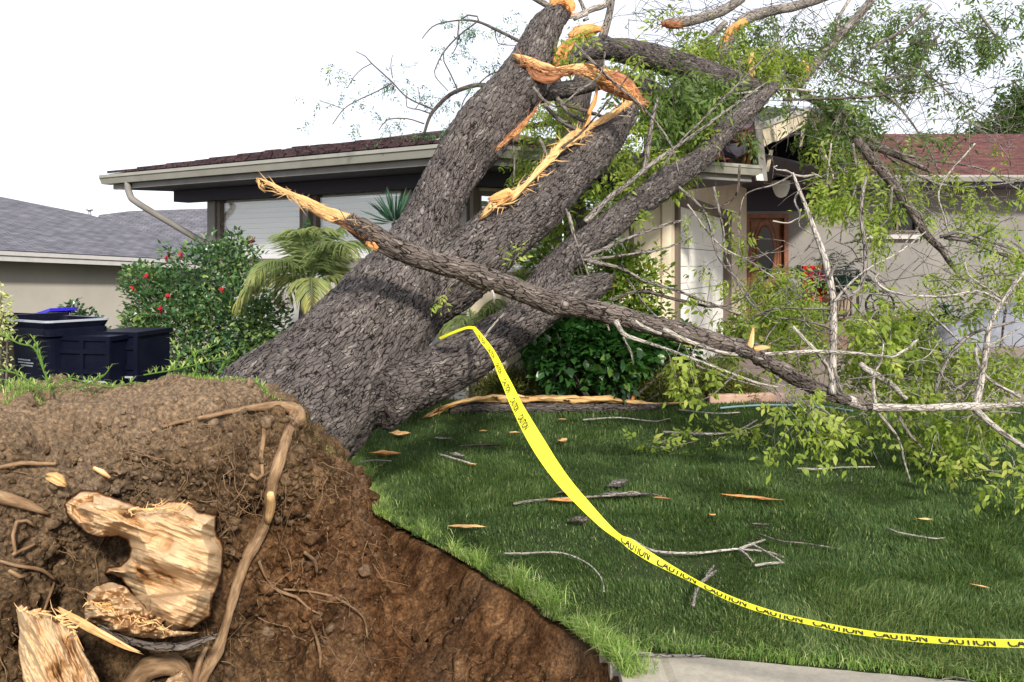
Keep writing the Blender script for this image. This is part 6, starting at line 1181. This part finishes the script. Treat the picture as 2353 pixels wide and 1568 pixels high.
def yucca(loc, n, L, label, base, w_=.028, parm='yucca', els=(-10, 85)):
    r_ = empty('yucca', (loc.x, loc.y, 0), label, 'yucca'); mb = MB(); V, Fc = leaflet(1, w_, .05); az = rng.uniform(0, 6.28, n); el = np.radians(rng.uniform(*els, n)); d = np.stack([np.cos(az) * np.cos(el), np.sin(az) * np.cos(el), np.sin(el)], 1)
    place(mb, V, Fc, np.repeat(np.array(loc)[None], n, 0) + d * .03, d, rng.uniform(-.5, .5, n), L * rng.uniform(.8, 1.1, n), rng.random(n)); mb.build('blades', M[parm], r_)
    mb = MB(); tube(mb, [(loc.x, loc.y, 0, .045), (loc.x, loc.y, loc.z, .035)], 12, .05, .2); mb.build('trunk', M['twig_dark'], r_, True)
yucca(P(908, 512, 8.6), 60, .34, 'dark spiky yucca head left of the big trunk in front of the windows', 0)
yucca(P(-60, 500, 6.0), 70, .55, 'spiky yucca rising behind the brown bin, outside the windows', 0) if False else None
c = P(708, 555, 9.3); bush('climber', [(*P(706, 535, 9.4), .05, .05, .14), (*P(703, 560, 9.4), .06, .06, .12), (*P(690, 570, 9.4), .06, .05, .05)], 160, .06, .4, 'leaf_dark', 'small dark climber against the post between two windows', 'climber', (c.x, c.y, 0), None, 3)
# porch plants, seat, railing, pots
pz = .47
pl = P(1925, 660, 17.0); palm3 = empty('potted_palm', (pl.x, pl.y, pz), 'dark potted palm standing in a stone pot on the porch', 'potted palm')
for k in range(13): ml, mt_ = MB(), MB(); frond(ml, mt_, (pl.x, pl.y, pz + .55), k * 2.4, R(random.choice([75, 55, 40])), random.uniform(.8, 1.2), .35, .26, 26, .05, .05); fo = ml.build('frond', M['yucca'], palm3); mt_.build('midrib', M['yucca'], fo, True)
mb = MB(); tube(mb, [(pl.x, pl.y, pz + .01, .17), (pl.x, pl.y, pz + .1, .21), (pl.x, pl.y, pz + .42, .28), (pl.x, pl.y, pz + .47, .30), (pl.x, pl.y, pz + .5, .28)], 24, .03, .02); mb.build('pot', M['terracotta'], palm3, True)
rl = empty('porch_railing', P(1875, 680, 16.6), 'black iron railing with vertical bars on the porch', 'railing'); mb = MB(); x0 = P(1842, 600, 16.6).x; x1 = P(1975, 600, 16.6).x
zt = P(1842, 622, 16.6).z
for (a, b, z_) in ((x0, x0 + 1.15, zt), (x0, x0 + 1.15, pz + .12)): mb.box(((a + b) / 2, 16.65, z_), (b - a, .04, .04))
mb.build('rail', M['iron'], rl)
for k in range(9): mb = MB(); mb.box((x0 + .03 + k * .136, 16.65, (zt + pz) / 2 + .03), (.022 if k % 8 else .05, .022, zt - pz - .06)); mb.build('baluster', M['iron'], rl)
mb = MB()
for k in range(4): oval(mb, x0 + .17 + k * .27, zt - .14, .11, .10, 16.65, .012, 16)
mb.build('scroll', M['iron'], rl, True)
mb = MB(); x0r = P(1868, 690, 17.3).x; rc = empty('porch_chair', (x0r, 17.3, pz), 'dark chair with bright red cushions behind the porch railing', 'chair')
mb.box((x0r + .1, 17.25, pz + .43), (.50, .5, .12)); mb.build('seat_cushion', M['red'], rc); mb = MB(); mb.box((x0r + .1, 17.5, pz + .78), (.50, .10, .62)); mb.build('back_cushion', M['red'], rc)
for sx in (-.22, .42):
    for sy in (17.05, 17.52): mb = MB(); mb.box((x0r + sx, sy, pz + .19), (.04, .04, .38)); mb.build('leg', M['iron'], rc)
mb = MB(); mb.box((x0r + .1, 17.27, pz + .355), (.66, .54, .03)); mb.build('frame', M['iron'], rc)
cc = P(2022, 702, 16.2); ic = empty('iron_chair', (cc.x, cc.y, 0), 'round-backed ornate iron garden chair against the stucco wall', 'chair'); mb = MB(); oval(mb, cc.x, cc.z, .27, .27, cc.y, .022, 30); oval(mb, cc.x, cc.z, .13, .13, cc.y, .014, 20)
for k in range(6): a = k * 1.047; oval(mb, cc.x + .19 * math.cos(a), cc.z + .19 * math.sin(a), .07, .07, cc.y, .010, 14)
mb.build('backrest', M['iron'], ic, True); mb = MB(); tube(mb, [(cc.x, cc.y - .25, cc.z - .33, .26), (cc.x, cc.y - .25, cc.z - .30, .26)], 24, .02, 0); mb.build('seat', M['iron'], ic)
for sx in (-.2, .2):
    for sy in (-.42, -.02): mb = MB(); tube(mb, [(cc.x + sx, cc.y + sy, cc.z - .3, .014), (cc.x + sx * 1.15, cc.y + sy, .0, .014)], 8, .1, 0); mb.build('leg', M['iron'], ic, True)
# covered garden furniture and dark shrubs under the wing wall
cv = P(2280, 735, 13.5); r_ = empty('covered_furniture', (cv.x, cv.y, 0), 'low patio furniture under a crumpled grey cover near the stucco wall', 'covered furniture'); gx = np.linspace(-1.0, 1.1, 60); gy = np.linspace(-.5, .5, 30); A_, B2 = np.meshgrid(gx, gy, indexing='ij'); a = A_.ravel(); b = B2.ravel()
hz = 1.05 * np.clip((1 - np.abs(a / 1.08) ** 4), 0, 1) ** .5 * np.clip(1 - np.abs(b / .52) ** 4, 0, 1) ** .5 * (.8 + .15 * np.sin(a * 2.2)) + .05 * fbm(np.stack([a * 4, b * 4, 0 * a], 1), 3, 5); mb = MB(); mb.add(np.stack([cv.x + a, cv.y + b, np.maximum(hz, .02)], 1), [grid_faces(60, 30)]); mb.build('cover', M['cover'], r_, True)
for k, (u, v, Y, s_) in enumerate(((2110, 760, 14.5, .45), (2180, 745, 14.8, .5), (2070, 775, 14.2, .35))):
    c = P(u, v, Y); bush('porch_shrub', [(c.x, c.y, s_ * .8, s_, s_ * .8, s_)], 900, .09, .3, 'leaf_dark', ['rounded dark shrub under the stucco wall, middle of the three', 'tallest dark shrub under the stucco wall beside the grey cover', 'smallest dark shrub nearest the round-backed iron chair'][k], 'shrub', (c.x, c.y, 0), 'dark shrubs under the stucco wall', 6, tone=.2)
# far tree behind the wing
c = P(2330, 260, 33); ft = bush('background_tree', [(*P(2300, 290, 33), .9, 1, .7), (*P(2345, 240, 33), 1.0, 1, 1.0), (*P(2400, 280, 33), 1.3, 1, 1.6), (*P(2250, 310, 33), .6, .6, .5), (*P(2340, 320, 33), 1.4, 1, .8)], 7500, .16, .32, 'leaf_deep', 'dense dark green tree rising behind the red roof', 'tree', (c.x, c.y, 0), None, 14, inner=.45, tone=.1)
# power lines
for k, (a, b, l_) in enumerate((((285, 290), (475, 225), 'highest'), ((270, 310), (475, 262), 'middle'), ((300, 314), (460, 283), 'lowest'))):
    A0 = P(a[0], a[1], 60); B0 = P(b[0], b[1], 52); d = B0 - A0; mb = MB(); tube(mb, [(*(A0 - d * 3), .006), (*(A0 - d * .02), .006), (*B0, .006), (*(B0 + d * 3.2), .006)], 5, 4, 0); tag(mb.build('power_line', M['greyline'], None, True), f'thin grey overhead cable, {l_} of the three in the sky', 'power line', 'overhead power lines')

# ------------------------------------------------------------------ barrier tape
tape_c = [(u_, v_, h_ * (.80 if u_ < 1445 else .92), y_) for u_, v_, h_, y_ in [(1090, 755, 6, 5.2), (1100, 768, 7, 5.1), (1112, 785, 9, 5.0), (1128, 806, 9, 4.85), (1142, 832, 10, 4.7), (1152, 856, 12, 4.55), (1166, 885, 14, 4.4), (1184, 925, 17, 4.2), (1206, 968, 20, 3.95), (1235, 1018, 22, 3.75), (1265, 1065, 21, 3.6), (1300, 1112, 19, 3.45), (1345, 1162, 16, 3.3), (1390, 1208, 12, 3.2), (1425, 1236, 9, 3.12), (1448, 1250, 13, 3.08), (1490, 1278, 12, 3.0), (1540, 1306, 9, 2.95), (1600, 1338, 6, 2.9), (1660, 1368, 7, 2.84), (1720, 1392, 7, 2.8), (1790, 1414, 7, 2.75), (1860, 1430, 7, 2.7), (1940, 1447, 8, 2.65), (2020, 1459, 7.5, 2.6), (2100, 1467, 9, 2.55), (2180, 1473, 9, 2.5), (2260, 1477, 10.5, 2.45), (2345, 1479, 11, 2.4), (2450, 1478, 12, 2.35), (2650, 1470, 13, 2.35), (2950, 1448, 14, 2.35), (3300, 1400, 14, 2.4), (3700, 1330, 14, 2.5)]]
def ribbon(rows_, W, flip=1):
    A_ = np.array([(*P(u, v, Y), hw * Y / F, Y) for u, v, hw, Y in rows_]); C = crom(A_, .006); T_, _, _ = frames(C[:, :3]); side = np.stack([-T_[:, 2], 0 * T_[:, 0], T_[:, 0]], 1); side /= np.linalg.norm(side, axis=1)[:, None]; hw = np.minimum(C[:, 3], W / 2); dep = np.sqrt(np.maximum((W / 2) ** 2 - hw ** 2, 0)); ray = C[:, :3] - np.array([0, 0, EYE]); ray /= np.linalg.norm(ray, axis=1)[:, None]; wv = side * hw[:, None] + ray * (dep * flip)[:, None]
    s_ = np.concatenate([[0], np.cumsum(np.linalg.norm(np.diff(C[:, :3], axis=0), axis=1))]); return C[:, :3], wv, s_, T_
TW = .075; Cc, Wv, Ss, Tt = ribbon(tape_c, TW)
tape = empty('barrier_tape', tuple(Cc[0]), 'bright yellow barrier tape with black lettering stretched from the forked trunk over the lawn', 'barrier tape')
K = 7; kk = np.linspace(-1, 1, K); NN = np.cross(Tt, Wv); NN /= np.linalg.norm(NN, axis=1)[:, None]; NN = np.where((((Cc - np.array([0, 0, EYE])) * NN).sum(1) < 0)[:, None], NN, -NN)
cup = 0 * Ss[:, None]
V = (Cc[:, None, :] + Wv[:, None, :] * kk[None, :, None] + NN[:, None, :] * (cup * (kk[None] ** 2))[:, :, None]).reshape(-1, 3)
mb = MB(); mb.add(V, [grid_faces(len(Cc), K)]); mb.build('strip', M['yellow'], tape, True)
c2, w2_, s2_, t2_ = ribbon([(1010, 778, 3, 5.2), (1030, 769, 3, 5.1), (1055, 759, 3, 5.05), (1075, 753, 3, 5.05), (1091, 754, 4, 5.15)], TW)
mb = MB(); mb.add((c2[:, None, :] + w2_[:, None, :] * kk[None, :, None]).reshape(-1, 3), [grid_faces(len(c2), K)]); mb.build('strip', M['yellow'], tape, True)
# lettering follows the strip
fc = bpy.data.curves.new('t', 'FONT'); fc.body = 'CAUTION'; fc.size = 1; fc.offset = .022; fo = bpy.data.objects.new('t', fc); COL.objects.link(fo); bpy.context.view_layer.update(); tm = bpy.data.meshes.new_from_object(fo.evaluated_get(bpy.context.evaluated_depsgraph_get())); bpy.data.objects.remove(fo)
import bmesh
bm = bmesh.new(); bm.from_mesh(tm); bmesh.ops.triangulate(bm, faces=bm.faces[:]); bmesh.ops.subdivide_edges(bm, edges=[e for e in bm.edges if e.calc_length() > .12], cuts=3, use_grid_fill=True); bmesh.ops.triangulate(bm, faces=bm.faces[:])
TX = np.array([v.co[:] for v in bm.verts]); TFc = np.array([[v.index for v in f.verts] for f in bm.faces]); bm.free(); wid = TX[:, 0].max(); hg = TX[:, 1].max()
mb = MB(); s0 = .10
while s0 < Ss[-1] - .3:
    ln = .15; s_ = s0 + TX[:, 0] / wid * ln; uu = CU + Cc[min(np.searchsorted(Ss, s0 + .1), len(Ss) - 1), 0] * F / Cc[min(np.searchsorted(Ss, s0 + .1), len(Ss) - 1), 1]
    if 1225 < uu < 1460: s0 += .1; continue
    t_ = (TX[:, 1] / hg - .5) * 1.0 - .25 if uu < 1300 else np.clip(-.95 + TX[:, 1] / hg * 1.9, -.92, .28)
    i = np.clip(np.searchsorted(Ss, s_) - 1, 0, len(Ss) - 2); f = ((s_ - Ss[i]) / (Ss[i + 1] - Ss[i]))[:, None]; c = Cc[i] * (1 - f) + Cc[i + 1] * f; wv = Wv[i] * (1 - f) + Wv[i + 1] * f
    cp = 0; mb.add(c + wv * t_[:, None] + NN[i] * .0018, [TFc]); s0 += ln + (.03 if uu > 1300 else .08)
mb.build('lettering', M['black'], tape)

# ------------------------------------------------------------------ things lying on the lawn
def chip(u, v, L, Wd, ang, m, name, label, cat, group, th=.02, z=.045, curl=.25):
    c = G(u, v, z); Lw = L * c.y / F; Ww = Wd * c.y / F * 1.6; mb = MB(); a = R(ang); d = np.array([math.cos(a), math.sin(a) * .9, 0]); n_ = 7; rw = []
    for k in range(n_): t = k / (n_ - 1) - .5; rw.append((c.x + d[0] * Lw * t, c.y + d[1] * Lw * t, z + th * .3 + curl * Ww * (t * 2) ** 2 * random.uniform(.3, 1), Ww * (1 - (abs(t) * 2) ** 2.2 * .85) * random.uniform(.7, 1.1)))
    tube(mb, rw, 12, .012, .3, flat=(.35, (0, 0.3, 1)), jag=.5, rs=25, seed=int(u) % 50); return tag(mb.build(name, m, None, True), label, cat, group)
gB, gW = 'bark pieces scattered on the lawn', 'wood chips scattered on the lawn'
for a in ((918, 1000, 44, 10, 0, 'wood', 'wood_chip', 'largest cream wood chunk on the lawn beneath the leaning trunk', 'wood chip', gW), (885, 1045, 66, 8, -3, 'wood_orange', 'bark_piece', 'orange-brown curved bark piece beside the base of the trunk', 'bark', gB),
    (1293, 1017, 22, 9, 40, 'wood', 'wood_chip', 'small pale angular chip just right of the wide part of the tape', 'wood chip', gW), (1085, 1069, 20, 3, 0, 'wood_orange', 'wood_chip', 'tiny orange sliver at the end of a short pale stick', 'wood chip', gW), (1018, 1010, 40, 5, -12, 'bark_grey', 'bark_piece', 'small grey bark flake below the cream splintered log', 'bark', gB),
    (1105, 1026, 100, 4, 8, 'bark_limb', 'bark_piece', 'long thin dark bark strip behind the tape\'s left side', 'bark', gB), (1050, 1048, 40, 8, -35, 'bark_grey', 'bark_piece', 'grey bark flake leaning on the short pale stick', 'bark', gB), (1302, 1153, 80, 7, -3, 'wood_orange', 'bark_piece', 'bright orange-edged bark piece partly under the tape', 'bark', gB),
    (1310, 1134, 60, 9, 20, 'bark_limb', 'bark_piece', 'brown bark piece touching the tape above the orange one', 'bark', gB), (1420, 1115, 70, 11, 50, 'bark_grey', 'bark_piece', 'upright grey bark plate right of the tape', 'bark', gB), (1440, 1140, 110, 9, 0, 'bark_grey', 'bark_piece', 'widest flat grey bark plate under the long straight stick', 'bark', gB),
    (1520, 1147, 36, 3, -20, 'wood_orange', 'wood_chip', 'small orange splinter at the end of the long straight stick', 'wood chip', gW), (1072, 1213, 85, 5, -5, 'wood', 'wood_chip', 'slender cream splinter left of the tape', 'wood chip', gW), (1332, 1198, 28, 10, 80, 'bark_limb', 'bark_piece', 'small brown bark flake below the tape crossing', 'bark', gB),
    (1725, 1146, 130, 6, -24, 'wood_orange', 'wood_splinter', 'long red-orange splinter slanting on the open lawn', 'splinter', None), (1638, 1187, 18, 6, 45, 'wood_orange', 'wood_chip', 'tiny orange chip left of the long red-orange splinter', 'wood chip', gW), (1748, 1208, 44, 6, -5, 'bark_limb', 'bark_piece', 'flat brown flake below the long red-orange splinter', 'bark', gB),
    (1110, 993, 16, 4, 0, 'wood', 'wood_chip', 'tiny cream chip behind the tape on its left', 'wood chip', gW), (1182, 996, 22, 3, 0, 'wood', 'wood_chip', 'tiny cream chip touching the tape', 'wood chip', gW), (1290, 966, 20, 3, 0, 'wood', 'wood_chip', 'tiny cream chip just in front of the splintered log', 'wood chip', gW), (2125, 1196, 28, 4, -10, 'wood', 'wood_chip', 'tiny pale chip far out on the right lawn above a curved twig', 'wood chip', gW),
    (2250, 1350, 40, 4, -40, 'wood', 'wood_chip', 'crumbly cream chip in the near lawn above the tape', 'wood chip', gW), (1585, 900, 50, 8, 20, 'wood_orange', 'bark_piece', 'reddish bark strip lying among the junipers', 'bark', gB)):
    chip(*a[:5], M[a[5]], *a[6:])
def stick(lines, label, r_=3, m='twig_pale', name='stick', group='sticks on the lawn', z=.05):
    mb = MB()
    for pts in lines:
        rw = []
        for k, (u, v) in enumerate(pts): c = G(u, v, z + .008 * (k % 2)); rw.append((*c, r_ * c.y / F * (1 - .55 * k / len(pts))))
        tube(mb, rw, 7, .03, .15, rs=20)
    tag(mb.build(name, M[m], None, True), label, 'stick', group)
stick([[(1160, 1272), (1205, 1272), (1250, 1269), (1300, 1273), (1345, 1292), (1372, 1315), (1385, 1338), (1388, 1360)]], 'thin white twig curving in a hook left of the tape', 2.4)
stick([[(1450, 1240), (1490, 1262), (1530, 1270), (1600, 1271), (1660, 1265), (1700, 1262), (1760, 1268), (1800, 1280)], [(1698, 1262), (1730, 1250), (1758, 1240)], [(1696, 1262), (1715, 1275), (1730, 1292)], [(1720, 1248), (1760, 1268), (1798, 1292)], [(1735, 1300), (1765, 1295), (1802, 1293)]], 'forked pale branch lying right of the tape', 3.4)
stick([[(1592, 1392), (1600, 1360), (1618, 1332), (1640, 1300)], [(1612, 1338), (1645, 1312)]], 'short gnarled grey stick under the tape', 4.5, 'bark_grey')
stick([[(1180, 1158), (1230, 1150), (1300, 1145), (1400, 1139), (1480, 1134), (1520, 1140)]], 'long straight grey stick lying across the bark plates', 3, 'bark_grey')
stick([[(2040, 1215), (2065, 1224), (2110, 1232), (2150, 1238), (2172, 1235)]], 'thin pale curved twig on the open right lawn', 2.2)
stick([[(1738, 1225), (1790, 1242), (1860, 1250), (1930, 1262)]], 'faint straight twig below the long red-orange splinter', 1.8, 'bark_grey')
stick([[(1832, 1077), (1880, 1078), (1940, 1074), (2010, 1073)]], 'pale stick lying flat behind the open lawn near the leafy branches', 2.4)
stick([[(1400, 1503), (1460, 1506), (1540, 1507), (1620, 1508)]], 'brown stick lying along the sidewalk edge', 5, 'bark_grey', z=.03)
stick([[(1525, 993), (1600, 997), (1660, 996), (1705, 985), (1740, 965)]], 'curved pale stick under the hanging leaves at the back lawn', 3, 'twig_pale')
stick([[(1012, 1045), (1050, 1056), (1092, 1068)]], 'short pale stick beside a grey bark flake', 3)
stick([[(1340, 965), (1420, 960), (1500, 968), (1540, 962)]], 'long pale stick in front of the splintered log', 2, 'twig_pale')
stick([[(820, 1065), (860, 1058), (900, 1060)]], 'thin twig at the foot of the trunk', 2, 'twig_pale')
stick([[(1560, 942), (1640, 950), (1700, 948)]], 'thin twig beside the edging stones', 2, 'twig_pale'); stick([[(2165, 1562), (2190, 1556), (2240, 1566)]], 'short grey stick at the right end of the sidewalk edge', 2.6, 'bark_grey', z=.03)
# random fallen leaf sprigs on the lawn
for k, (u, v, t_) in enumerate(((1600, 1010, 'leafy sprig flattened on the lawn under the hanging leaves, nearest the tape'), (1700, 1010, 'leafy sprig on the lawn below the knotted limb'), (1980, 1010, 'leafy sprig on the back lawn below the pale branch fork'), (2130, 1050, 'leafy sprig touching the lawn at the tip of a hanging branch'), (2250, 1090, 'bare leafy twig poking from the lawn at the far right'), (1555, 1030, 'small leafy sprig at the left end of the flattened sprigs'))):
    ml, mt_ = MB(), MB(); c = G(u, v, .06); r_ = empty('leafy_sprig', tuple(c), t_, 'sprig', 'leafy sprigs on the lawn')
    for j in range(5): spray(ml, mt_, c + Vector((random.uniform(-.25, .25), random.uniform(-.15, .15), .03)), (random.gauss(0, 1), random.gauss(0, .6), .1), .28, .1, 6, .0025, .9, True, .0, .1, 0)
    for m__ in (ml, mt_): m__.v = [np.column_stack([a[:, :2], np.maximum(a[:, 2], .045)]) for a in m__.v]
    ml.build('foliage', M['leaf'], r_); tag(mt_.build('fine_twigs', M['twig_pale'], r_, True), kind='stuff')
# splintered log on the bed edge
lg = empty('split_log', G(1280, 935), 'long split log lying on the bed edge, cream torn face up and dark bark below', 'log')
mb = MB(); rw = [(*G(u, v, z), r) for u, v, z, r in ((1035, 945, .05, .045), (1080, 938, .06, .07), (1180, 938, .06, .075), (1300, 939, .06, .075), (1420, 938, .055, .065), (1480, 937, .05, .05), (1520, 934, .04, .03))]; tube(mb, rw, 28, .03, .1, flat=(.85, (0, .2, 1)), bark=.008); mb.build('bark', M['bark'], lg, True)
mb = MB(); rw = [(*G(u, v, z), r) for u, v, z, r in ((995, 952, .04, .012), (1012, 945, .05, .04), (1045, 930, .13, .035), (1100, 920, .15, .055), (1200, 920, .15, .06), (1300, 921, .15, .055), (1390, 922, .14, .05), (1450, 926, .11, .045), (1485, 929, .08, .03), (1545, 928, .06, .02))]; tube(mb, rw, 14, .02, .25, flat=(.5, (0, .3, 1)), jag=.4); mb.build('torn_face', M['wood'], lg, True)
mb = MB(); q = G(1452, 915, .15); tube(mb, [(q.x, q.y, .12, .02), (q.x + .03, q.y, .20, .018)], 8, .02, .2); mb.build('spike', M['wood_orange'], lg, True)
for k, (u, v, wd) in enumerate(((1652, 921, .24), (1692, 920, .26), (1735, 918, .30), (1775, 917, .26))):
    c = G(u, v + 6, 0); mb = MB(); gx = 10; mb.box((c.x, c.y, .05), (wd, .10, .11), np.array([[1, 0, 0], [0, 1, 0], [0, 0, 1.0]])); o = mb.build('edging_stone', M['edging'], None); tag(o, ['first edging stone beside the split log\'s thin end', 'second edging stone from the split log', 'third and longest edging stone from the split log', 'last edging stone, beside the driveway'][k], 'edging stone', 'edging stones of the bed'); bv = o.modifiers.new('b', 'BEVEL'); bv.width = .02; bv.segments = 3
mb = MB(); tube(mb, [(*G(u, v, .05), .011) for u, v in ((1655, 938), (1700, 934), (1760, 931), (1830, 932), (1900, 936), (1960, 945))], 8, .04, 0); tag(mb.build('garden_hose', M['hose'], None, True), 'pale blue garden hose running along the back edge of the lawn', 'hose')
# planting bed soil between lawn and house
mb = MB(); mb.poly_prism([(-5.2, 9.4, .006), (2.30, 9.76, .006), (2.85, 13.5, .006), (-5.2, 13.5, .006)], (0, 0, -.04)); tag(mb.build('planting_bed', M['pit'], None), kind='structure')
